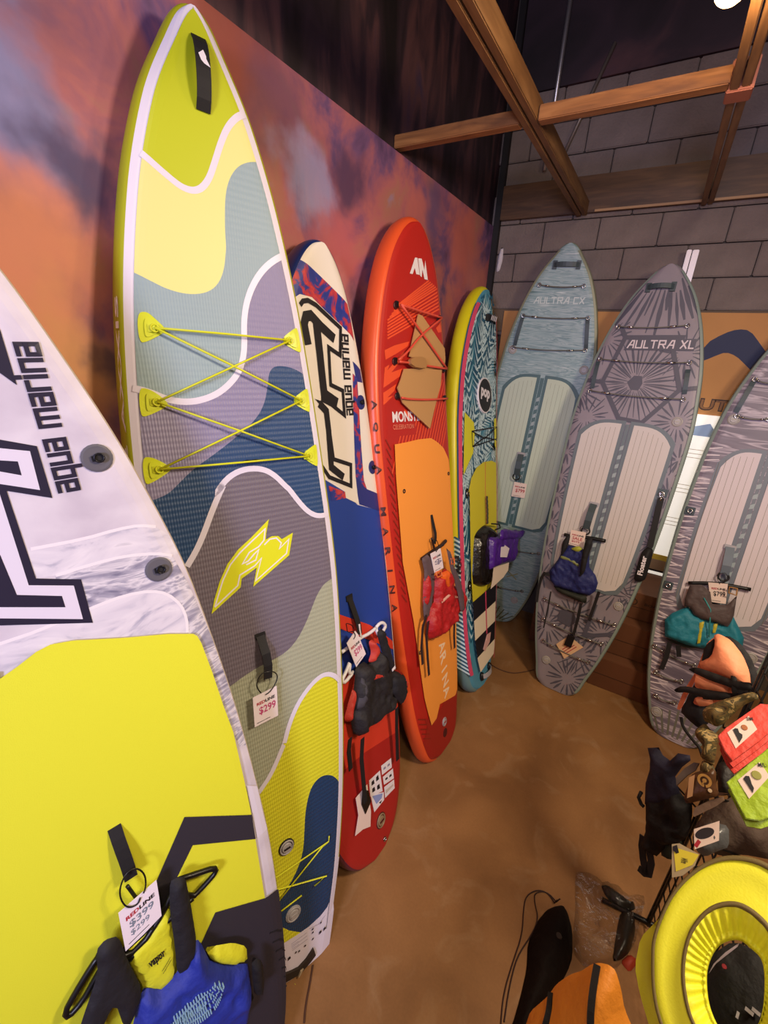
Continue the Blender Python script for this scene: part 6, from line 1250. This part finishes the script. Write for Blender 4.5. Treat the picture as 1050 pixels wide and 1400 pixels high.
# ================================================================ BACK WALL: panel, poster, boxes
cb = M('cardboard', '#c08a52', .75, 'fabric', .2, var=.06, vscale=3); cbd = M('brown_cardboard', '#6a3f24', .75, 'fabric', .2, var=.1, vscale=4)
r = root('cardboard_sheet', None, 'large flat cardboard panel with a dark blue arc behind the grey boards', 'cardboard')
CY = 4.16; ct = D['card']['top'][0][1]
one(lambda m: m.box((-1.3, CY, 2.13), (1.3, CY+.012, ct), cb), 'panel_sheet', r)
P_ = chaikin(D['card']['arc'], 1); vs, fs = tri(P_); m = MB(); m.add([(x, CY-.001, z) for x, z in vs], fs, M('dark_blue_print', '#101c46', .6)); 
u0, u1 = D['card']['ut']
def vtext(m, t, x0, z0, x1, z1, y, mat, bold=.02):
    vv, ff = text_mesh(t, bold); m.add([(x0+(x1-x0)*a, y, z0+(z1-z0)*c) for a, c in vv], ff, mat)
dkb = M('dark_brown_print', '#3a2414', .6); vtext(m, 'OUTFIT', u0[0]-.13, u0[1]+.015, u0[0]+.36, u0[1]+.105, CY-.001, dkb, .05); vtext(m, 'OUTFIT', u0[0]-.122, u0[1]+.024, u0[0]+.352, u0[1]+.096, CY-.0016, M('brown_print_fill', '#8a5f34', .6), .01); m.obj('panel_print', r)
r = root('glowing_poster', None, 'white poster panel with added glow in the gap between the two right boards', 'poster')
one(lambda m: m.box((-.1, CY-.03, .84), (.95, CY-.01, 2.22), M('white_poster', '#f2efe6', .5, emit=('#fff6e8', .55))), 'poster_sheet', r)  # emission added to brighten the white sheet in its gap
m = MB()
for (x0, z0, x1, z1, mt) in ((-.1, .98, .95, 1.03, M('poster_yellow', '#e8c84a', .5)), (-.1, .885, .95, .98, M('poster_tan', '#a8896a', .6)), (-.1, .868, .95, .885, blk)): m.add([(x0, CY-.031, z0), (x1, CY-.031, z0), (x1, CY-.031, z1), (x0, CY-.031, z1)], [(0, 1, 2, 3)], mt)
m.add([(x, CY-.031, z) for x, z in ((.2, 2.06), (.5, 2.06), (.42, 2.16), (.3, 2.12))], [(0, 1, 2, 3)], M('poster_blue', '#a8c4e4', .5))
for i in range(26):
    if i % 9 > 2: continue
    z = 1.95-.032*i; m.add([(.1, CY-.031, z), (.62-.05*(i % 3), CY-.031, z), (.62-.05*(i % 3), CY-.031, z+.005), (.1, CY-.031, z+.005)], [(0, 1, 2, 3)], M('faint_text', '#e0d4bc', .5))
m.obj('poster_print', r)
def carton(x0, x1, y0, z0, z1, label, marks, yb=4.13):
    r = root('cardboard_box', None, label, 'box', 'brown cartons stacked by the back wall'); r.location = ((x0+x1)/2, y0, z0); w = (x1-x0)/2-.003; h = z1-z0-.004
    one(lambda m: m.box((-w, 0, 0), (w, yb-y0, h), cbd, .004), 'box_body', r); one(lambda m: (m.box((-w+.01, -.0015, h*.46), (w-.01, .001, h*.475), dkb),), 'box_seam', r)
    if marks:
        m = MB(); vtext(m, 'BOARD', -.02, h*.6, .12, h*.7, -.0015, dkb, .02); m.ring(-.1, 0, .03, .004, 0, dkb) if 0 else None
        m.add([(-.1+.03*math.cos(k*PI/8), -.0015, h*.65+.03*math.sin(k*PI/8)) for k in range(16)]+[(-.1+.022*math.cos(k*PI/8), -.0015, h*.65+.022*math.sin(k*PI/8)) for k in range(16)], [(k, (k+1) % 16, 16+(k+1) % 16, 16+k) for k in range(16)], dkb); m.obj('box_print', r)
carton(.07, .6, 3.45, 0, .29, 'brown carton on the floor between the two right boards, lowest of its stack', 0)
carton(.07, .6, 3.56, .29, .6, 'brown carton between the two right boards, middle of its stack', 0)
carton(.09, .6, 3.68, .6, .84, 'brown carton with ring mark between the two right boards, topmost of its stack', 1)
carton(-.5, .04, 3.76, 0, .42, 'brown carton on the floor behind the burst-pattern board', 0)
carton(-.5, .04, 3.83, .42, .8, 'upper brown carton behind the burst-pattern board', 0)

# ================================================================ RIGHT FOREGROUND: rack and goods
wire = M('black_wire', '#0d0b0b', .4)
E_ = Vector((.565, 1.815, 0)); N_ = Vector((.70, .72, 0)); dr_ = (N_-E_); ln_ = dr_.length; dr_.normalize()
r = root('grid_rack', None, 'black wire grid display rack loaded with clothing at the right', 'rack'); r.location = E_
H_ = 1.78
for k, w_ in enumerate((0, .022)): one(lambda m: m.tube([tuple(dr_*w_)+() if False else (dr_.x*w_, dr_.y*w_, .02), (dr_.x*w_, dr_.y*w_, H_)], .006, wire, 6), 'rack_post', r)
nv = int(ln_/.076)
for i in range(1, nv+1): one(lambda m: m.tube([(dr_.x*.076*i, dr_.y*.076*i, .03), (dr_.x*.076*i, dr_.y*.076*i, 1.0 if i > 2 else H_)], .0035, wire, 5), 'rack_wire', r)
for j in range(22):
    z = .05+.08*j; l2 = ln_ if z < 1.0 else .16
    one(lambda m: m.tube([(0, 0, z), (dr_.x*l2, dr_.y*l2, z)], .0035, wire, 5), 'rack_wire', r)
one(lambda m: [m.tube([(0, 0, z), (dr_.x*.022, dr_.y*.022, z+.04), (0, 0, z+.08)], .003, wire, 5) for z in [.05+.08*i for i in range(21)]], 'rack_lattice', r)
one(lambda m: (m.tube([(-.2, -.02, .012), (.2, .02, .012)], .012, wire, 6), m.tube([(dr_.x*ln_-.2, dr_.y*ln_-.02, .012), (dr_.x*ln_+.2, dr_.y*ln_+.02, .012)], .012, wire, 6)), 'rack_foot', r)
def arm(key, name='peg_arm'):
    """a peg from the rack plane to the back of a hung item"""
    a = Vector(FR[key][0])-Vector(FR[key][3])*.03; q = a-E_; s = max(.02, min(ln_, q.dot(dr_))); z = min(a.z+.05, 1.76)
    b_ = E_+dr_*s; one(lambda m: m.tube([(b_.x-E_.x, b_.y-E_.y, z), (q.x, q.y, z+.01), (q.x, q.y, z+.03)], .004, wire, 6), name, r)
for k in ('pfd', 'bvst'): arm(k)
def hook(key, off):
    a = Vector(FR[key][0])-Vector(FR[key][3])*off-Vector((0, 0, .02)); q = a-E_; s = max(.02, min(ln_, q.dot(dr_))); b_ = dr_*s
    one(lambda m: m.tube([(b_.x, b_.y, a.z), (q.x, q.y, a.z), (q.x-.004, q.y, a.z+.025)], .004, wire, 6), 'peg_arm', r)
for k, off in (('red', .1), ('green', .075), ('cpack', .06), ('gpack', .055), ('ypack', .03), ('dark', .1), ('camo', .05), ('hat', .17)): hook(k, off)
RK = r
# orange vest on the rack
r = root('life_vest', 'pfd', 'bright orange life vest with black straps hung on top of the wire rack', 'life vest'); q = D['pfd']
og = M('orange_foam', '#f69a70', .6, 'wrinkle', .2)
one(lambda m: m.puff(q['all'], .02, bv, -.075, .018), 'back_panel', r); one(lambda m: m.puff(q['in'], .02, bv, -.055, .016), 'dark_lining', r); one(lambda m: m.puff(q['left'], .04, og, -.03, .016), 'side_panel', r); one(lambda m: m.puff(q['in2'], .02, bv, -.02, .016), 'neck_lining', r)
for k in ('o1', 'o2', 'o3'): one(lambda m: m.puff(q[k], .05, og, -.01, .018, .06), 'foam_panel', r)
for k in ('s1', 's2', 's3'): one(lambda m: m.puff(q[k], .012, black, .035, .012), 'belt_strap', r)
one(lambda m: m.tube(chaikin(h3(q['cord'], -.02), 1, False), .006, black), 'hanging_cord', r)
# camouflage clothing
camo = ramp_mat('camouflage_print', [(.36, '#2a2014'), (.45, '#6a5428'), (.52, '#3c3a20'), (.58, '#b89a5e'), (.66, '#2e2616'), (.75, '#8a7038')], (1, 1, 1), 16, 4, 1.5, .7)
r = root('camouflage_shirt', 'camo', 'camouflage garment folded between the orange vest and the red packet', 'clothing'); q = D['camo']
one(lambda m: m.puff(q['a'], .05, camo, 0, .016, .3), 'folded_top', r); one(lambda m: m.puff(q['b'], .05, camo, -.02, .016, .3), 'hanging_sleeve', r); one(lambda m: m.puff(q['c'], .04, camo, -.03, .016, .3), 'lower_sleeve', r)
def sil(m, q, h):
    m.slab(q['sil'], h, h+.001, blk)
def packet(key, name, label, mat, dark, skin, size, layers=2):
    r = root(name, key, label, 'shirt packet', 'packaged shirts on the rack'); q = D[key]
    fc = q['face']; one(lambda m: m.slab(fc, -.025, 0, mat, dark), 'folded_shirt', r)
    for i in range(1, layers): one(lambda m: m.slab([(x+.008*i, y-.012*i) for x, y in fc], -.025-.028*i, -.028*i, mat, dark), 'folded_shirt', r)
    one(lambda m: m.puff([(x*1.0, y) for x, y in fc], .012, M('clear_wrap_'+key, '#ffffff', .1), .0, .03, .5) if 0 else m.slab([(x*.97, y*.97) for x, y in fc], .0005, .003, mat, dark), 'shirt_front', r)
    o = one(lambda m: m.slab(q['lab'], .003, .0045, pw), 'size_label', r); m = MB(); sil(m, q, .005); hd = q['head']; R0 = math.dist(hd[0], hd[1])
    m.disc((hd[0][0]+hd[1][0])/2, (hd[0][1]+hd[1][1])/2, R0*.8, .005, .0065, skin, 14)
    a, c = q['lab'][0], q['lab'][1]; t = q['txt']; dd = (Vector(c)-Vector(a)).normalized(); oo = Vector(t[1])
    text(m, size, line(tuple(Vector(t[0])*.75+oo*.25), tuple(Vector(t[0])*.75+oo*.25+Vector((.013, .009))), .01), (0, 0, 1, 1), .0062, blk, .03); m.obj('label_print', o)
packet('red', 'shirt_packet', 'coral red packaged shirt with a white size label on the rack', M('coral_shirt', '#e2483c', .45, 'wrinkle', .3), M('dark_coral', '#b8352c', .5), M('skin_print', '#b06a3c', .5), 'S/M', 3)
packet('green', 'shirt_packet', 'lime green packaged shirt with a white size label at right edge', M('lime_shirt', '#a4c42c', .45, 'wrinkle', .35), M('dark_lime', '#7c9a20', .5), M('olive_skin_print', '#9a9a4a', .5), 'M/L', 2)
q = D['cpack']; r = root('accessory_packet', 'cpack', 'brown packet printed with a gold ring emblem beside the black vest', 'packet')
one(lambda m: m.puff(q['face'], .02, M('brown_packet', '#5c3d26', .3, 'wrinkle', .3), -.02, .014), 'packet_body', r); one(lambda m: m.slab(q['lab'], .001, .003, M('peach_label', '#d8a878', .5)), 'side_label', r)
c0, c1 = q['co']; R0 = abs(c1[0]-c0[0])*1.05; gold = M('gold_print', '#d0a050', .45)
def cring(m, R, w, a0, a1, h): m.add([(c0[0]+R*math.cos(a), c0[1]+R*math.sin(a), h) for a in [a0+(a1-a0)*i/28 for i in range(29)]]+[(c0[0]+(R-w)*math.cos(a), c0[1]+(R-w)*math.sin(a), h) for a in [a0+(a1-a0)*i/28 for i in range(29)]], [(i, i+1, 30+i, 29+i) for i in range(28)], gold)
m = MB(); cring(m, R0, R0*.38, -.9, PI*1.62, .0045); cring(m, R0*.3, R0*.28, 0, 2*PI, .0045); m.add([(c0[0]-R0*.1, c0[1]-R0*.8, .0045), (c0[0]+R0*.1, c0[1]-R0*.8, .0045), (c0[0]+R0*.1, c0[1], .0045), (c0[0]-R0*.1, c0[1], .0045)], [(0, 1, 2, 3)], gold); m.disc(*q['dot'][0], R0*.3, .002, .004, M('cream_print', '#e8d0a8', .5), 12); m.obj('gold_emblem', r)
for k, lab, cl in (('card2', 'slanted dull card poking out above the gold emblem packet', '#5e5048'), ('card3', 'grey brown card packet under the gold emblem packet', '#7a6250')):
    r = root('accessory_packet', 'cpack', lab, 'packet'); one(lambda m: m.slab(q[k], -.05, -.035, M('card_'+k, cl, .5, 'wrinkle', .2)), 'packet_body', r)
q = D['gpack']; r = root('accessory_packet', 'gpack', 'grey wrapped packet with a white label showing a dark oval', 'packet')
one(lambda m: m.puff(q['face'], .03, M('grey_packet', '#56585a', .3, 'wrinkle', .3), -.035, .014), 'packet_body', r); o = one(lambda m: m.slab(q['lab'], -.004, -.002, pw), 'white_label', r)
e0, e1 = q['ell']; m = MB(); ex = Vector(e1)-Vector(e0); ey = Vector((-ex.y, ex.x))*.42
m.add([tuple(Vector(e0)+ex*math.cos(k*PI/10)+ey*math.sin(k*PI/10))+(-.0015,) for k in range(20)], [tuple(range(20))], M('dark_oval_print', '#2e2a2e', .5)); rx, ry = q['red'][0]; m.box((rx-.005, ry-.012, -.002), (rx+.005, ry+.012, -.0012), redp); m.obj('label_print', o)
q = D['ypack']; r = root('accessory_packet', 'ypack', 'clear packet with a yellow card near the yellow brim', 'packet')
one(lambda m: m.slab(q['face'], -.006, 0, M('milky_wrap', '#a89878', .3)), 'packet_body', r); o = one(lambda m: m.slab(q['yel'], .001, .002, M('yellow_card', '#d8c83a', .4)), 'yellow_card', r)
m = MB(); m.slab(q['dk'], .003, .004, blk); t = q['txt']; text(m, 'Wire', line(t[0], t[1], .018), (0, 0, 1, 1), .0035, blk, .02); m.obj('card_print', o)
q = D['bvst']; r = root('life_vest', 'bvst', 'black and navy vest hanging at the far left of the wire rack', 'vest'); nv_ = M('navy_black_cloth', '#1f1c34', .75, 'wrinkle', .3); bb = M('deep_black_cloth', '#0e0c0e', .75, 'wrinkle', .3)
one(lambda m: m.puff(q['navy'], .04, nv_, 0, .014, .2, smooth=0), 'navy_yoke', r); one(lambda m: m.puff(q['blk'], .05, bb, -.01, .014, .25, smooth=0), 'black_front', r); one(lambda m: m.puff(q['grn'], .03, M('dark_green_cloth', '#26322a', .7), -.03, .016), 'green_pocket', r)
one(lambda m: m.tube(h3(q['str'], .02), .008, black), 'side_loop', r)
for k in ('tail', 'tail2'): one(lambda m: m.strap(h3(q[k], 0), .03, .006, black), 'dangling_strap', r)
q = D['dark']; r = root('folded_garment', 'dark', 'dim brown folded garment below the lime packet', 'clothing'); one(lambda m: m.puff(q['a'], .06, M('dim_brown_cloth', '#4a3a30', .8, 'wrinkle', .4), -.06, .022, .25), 'folded_cloth', r)
r = root('folded_garment', 'dark', 'black garment in a wrapper between red packet and gold emblem packet', 'clothing'); one(lambda m: m.puff(q['b'], .03, M('black_wrapped', '#1a1412', .6, 'wrinkle', .3), -.05, .016, .3), 'folded_cloth', r)
# yellow brim
q = D['hat']; r = root('brim_hat', 'hat', 'fluorescent yellow wide brim sun shade with grey trim and gathered opening', 'hat')
fy = M('fluorescent_yellow', '#e4e42c', .6, 'fabric', .3); gt = M('grey_trim', '#6a5a30', .7, 'fabric', .3)
def loopn(P, n=96):
    P = chaikin(P, 3); L = [0]
    for i in range(len(P)): L.append(L[-1]+math.dist(P[i], P[(i+1) % len(P)]))
    cx = sum(p[0] for p in P)/len(P); cy = sum(p[1] for p in P)/len(P); out = []
    # by polar angle around the opening centre
    c = (HC[0], HC[1])
    for k in range(n):
        a = 2*PI*k/n; dx, dy = math.cos(a), math.sin(a); best = None
        for i in range(len(P)):
            (x1, y1), (x2, y2) = P[i], P[(i+1) % len(P)]; ex, ey = x2-x1, y2-y1; den = dx*ey-dy*ex
            if abs(den) < 1e-12: continue
            t = ((x1-c[0])*ey-(y1-c[1])*ex)/den; s_ = ((x1-c[0])*dy-(y1-c[1])*dx)/den
            if t > 0 and -1e-6 <= s_ <= 1+1e-6 and (best is None or t > best): best = t
        out.append((c[0]+dx*best, c[1]+dy*best))
    return out
HC = (sum(p[0] for p in q['open'])/len(q['open']), sum(p[1] for p in q['open'])/len(q['open'])); n_ = 192
lo, li, lp = loopn(q['out'], n_), loopn(q['inn'], n_), loopn(q['open'], n_)
def mixl(a, c, t): return [(x+(X-x)*t, y+(Y-y)*t) for (x, y), (X, Y) in zip(a, c)]
def bandm(m, rings, mat, smooth=True):
    vs = [p for R in rings for p in R]; n = n_
    m.add(vs, [(i*n+k, (i+1)*n+k, (i+1)*n+(k+1) % n, i*n+(k+1) % n) for i in range(len(rings)-1) for k in range(n)], mat, smooth)
Z = lambda L, h: [(x, y, h) for x, y in L]
one(lambda m: bandm(m, [Z(mixl(lo, li, .04), 0), Z(mixl(lo, li, .3), .006), Z(mixl(lo, li, .36), .004), Z(mixl(lo, li, .7), .01), Z(mixl(lo, li, 1), .012)], fy), 'brim_panel', r)
one(lambda m: bandm(m, [Z(mixl(lo, li, .05), .004), Z(mixl(lo, li, .01), .007), Z(mixl(lo, li, -.06), .004), Z(mixl(lo, li, -.07), -.004), Z(mixl(lo, li, .05), -.006)], gt), 'outer_trim', r, )
one(lambda m: bandm(m, [Z(mixl(li, lo, .1), .012), Z(mixl(li, lo, .07), .018), Z(mixl(li, lo, 0), .018), Z(mixl(li, lo, -.02), .01)], gt), 'inner_trim', r)
def gath(t, h, amp): return [(x, y, h+amp*math.sin(k*2*PI*34/n_)) for k, (x, y) in enumerate(mixl(li, lp, t))]
one(lambda m: bandm(m, [gath(0, .012, 0), gath(.15, .010, .0025), gath(.45, .0, .004), gath(.75, -.012, .004), gath(.85, -.016, .0025), gath(.9, -.012, .002), gath(1, -.02, .002), gath(1.02, -.035, .001)], fy), 'gathered_collar', r)
one(lambda m: m.puff(q['crown'], .03, fy, -.075, .016, .2, .06), 'back_flap', r)
dk2 = M('black_fleece', '#0b0a0b', .8, 'wrinkle', .4)
r = root('folded_garment', 'hat', 'black clothing seen through the opening of the yellow brim', 'clothing'); one(lambda m: m.puff(q['in1'], .03, dk2, -.12, .02, .4), 'folded_cloth', r)
r = root('paper_strip', 'hat', 'pale lilac strip with a dark mark inside the yellow brim opening', 'strip'); one(lambda m: m.slab(q['strip'], -.07, -.068, M('lilac_strip', '#b4a4b4', .5)), 'strip_card', r)
x, y = q['strip'][1]; one(lambda m: m.disc(x+.012, y+.012, .004, -.068, -.066, redp, 10), 'strip_mark', r)
r = root('webbing_buckle', 'hat', 'pale buckle on black clothing inside the yellow brim opening', 'buckle'); bt = q['bits']; one(lambda m: (m.strap(h3(bt[:2], -.08), .004, .002, lgrey), m.strap([(*bt[2], -.08), (*bt[3], -.08)], .006, .002, lgrey), m.strap([(bt[2][0]-.006, bt[2][1]-.009, -.08), (bt[3][0]-.006, bt[3][1]-.009, -.08)], .006, .002, lgrey)), 'buckle_bar', r)
# orange bag
q = D['obag']; r = root('orange_bag', 'obag', 'orange cloth bag with black stripes at the bottom edge of the picture', 'bag')
oc = M('orange_cloth', '#f0962e', .6, 'wrinkle', .3)
one(lambda m: m.puff(q['body'], .13, oc, 0, .024, .03, .13), 'bag_body', r)
def drape(m, P, mat, lift):
    pass
def puffh(p, body, T, R):
    B = resample(soft(body), .024); d_ = min(dist(p, [(B[i], B[(i+1) % len(B)]) for i in range(len(B))])/R, 1); return T*max(0, 1-(1-d_)**2.6)
def stripe(c_, w):
    c_ = chaikin(c_, 2, False)
    one(lambda m: m.strap([(x, y, puffh((x, y), q['body'], .13, .13)*1.02+.009) for x, y in c_], w, .004, black), 'black_stripe', r)
md = lambda sp, i, j: ((sp[i][0]+sp[j][0])/2, (sp[i][1]+sp[j][1])/2)
sp = q['s1']; c_ = [md(sp, 0, 1), md(sp, 7, 2), md(sp, 6, 3), md(sp, 5, 4)]
stripe(c_+[(c_[-1][0]+(c_[-1][0]-c_[-2][0])*k, c_[-1][1]+(c_[-1][1]-c_[-2][1])*k) for k in (1, 2, 3)], .02)
sp = q['s2']; c_ = [md(sp, 0, 1), sp[2], md(sp, 6, 3), md(sp, 5, 4)]; stripe(c_+[(c_[-1][0]+.01, c_[-1][1]-.15)], .018)
# things on the floor
q = D['sack']; r = root('drawstring_sack', 'sack', 'long black drawstring sack lying on the floor', 'bag'); bs_ = M('black_nylon', '#150d0a', .8, 'wrinkle', .35, spec=.15)
one(lambda m: m.puff(q['body'], .09, bs_, .002, .018, .12, .08, back=0), 'sack_body', r)
for k in ('c1', 'c2'): one(lambda m: m.tube([(x, y, .004+(.04 if i < 2 else 0)) for i, (x, y) in enumerate(chaikin(q[k], 2, False))], .0028, M('dark_red_cord', '#2a0d0a', .6), 6), 'drawstring', r)
one(lambda m: m.disc(*q['dot'][0], .014, .08, .1, M('dull_patch', '#2c1c16', .5)), 'cord_lock', r)
q = D['film']; fr = bpy.data.materials.new('clear_film'); fr.use_nodes = True; _t = fr.node_tree; _t.nodes.remove(_t.nodes['Principled BSDF']); _l = _t.links.new
_nz = nd(_t, 'ShaderNodeTexNoise'); _nz.inputs['Scale'].default_value = 13; _nz.inputs['Detail'].default_value = 4; _nz.inputs['Distortion'].default_value = 1; _tc = nd(_t, 'ShaderNodeTexCoord'); _bp = nd(_t, 'ShaderNodeBump'); _bp.inputs['Strength'].default_value = .6; _bp.inputs['Distance'].default_value = .03
_l(_tc.outputs['Object'], _nz.inputs['Vector']); _l(_nz.outputs[0], _bp.inputs['Height'])
_tr = nd(_t, 'ShaderNodeBsdfTransparent'); _gl = nd(_t, 'ShaderNodeBsdfGlossy'); _gl.inputs['Roughness'].default_value = .16; _l(_bp.outputs[0], _gl.inputs['Normal'])
_fr = nd(_t, 'ShaderNodeFresnel'); _fr.inputs[0].default_value = 1.45; _l(_bp.outputs[0], _fr.inputs['Normal']); _mx = nd(_t, 'ShaderNodeMixShader'); _mm = nd(_t, 'ShaderNodeMath', operation='MULTIPLY'); _mm.inputs[1].default_value = .45; _l(_fr.outputs[0], _mm.inputs[0]); _l(_mm.outputs[0], _mx.inputs[0]); _l(_tr.outputs[0], _mx.inputs[1]); _l(_gl.outputs[0], _mx.inputs[2]); _l(_mx.outputs[0], _t.nodes['Material Output'].inputs[0])
MATS['clear_film'] = fr
r = root('plastic_bag', 'film', 'crumpled clear plastic bag lying on the floor by the rack', 'plastic bag'); one(lambda m: m.puff(q['film'], .075, fr, .003, .016, .35, .05, back=0), 'film_sheet', r)
r = root('boxed_bracket', 'film', 'dark elbow shaped part inside the clear plastic bag on the floor', 'bracket'); dg_ = M('dark_grey_plastic', '#221d18', .35)
one(lambda m: m.puff(q['b1'], .035, dg_, .004, .014, .05, back=0), 'upper_bar', r); one(lambda m: m.puff(q['b2'], .04, dg_, .004, .014, .05, back=0), 'lower_bar', r)
r = root('red_pouch', 'film', 'small red item on the floor beside the orange bag', 'pouch'); one(lambda m: m.puff(q['red'], .03, M('dull_red_cloth', '#a0341c', .6), .002, .012, back=0), 'pouch_body', r)
q = D['cord']; mb = MB(); mb.tube(chaikin([(x, y, .004) for x, y in q['c']], 2, False), .004, M('brown_cord', '#4a2a18', .7)); r = mb.obj('floor_cord'); put(r, 'cord'); tag(r, 'thin brown cord lying on the floor by the small palm leaf board', 'cord')
mb = MB(); mb.tube(chaikin([(x, y, .004) for x, y in q['c2']], 2, False), .004, M('brown_cord', '#4a2a18', .7)); r = mb.obj('floor_cord'); put(r, 'cord'); tag(r, 'thin dark cord on the floor under the tallest board', 'cord')
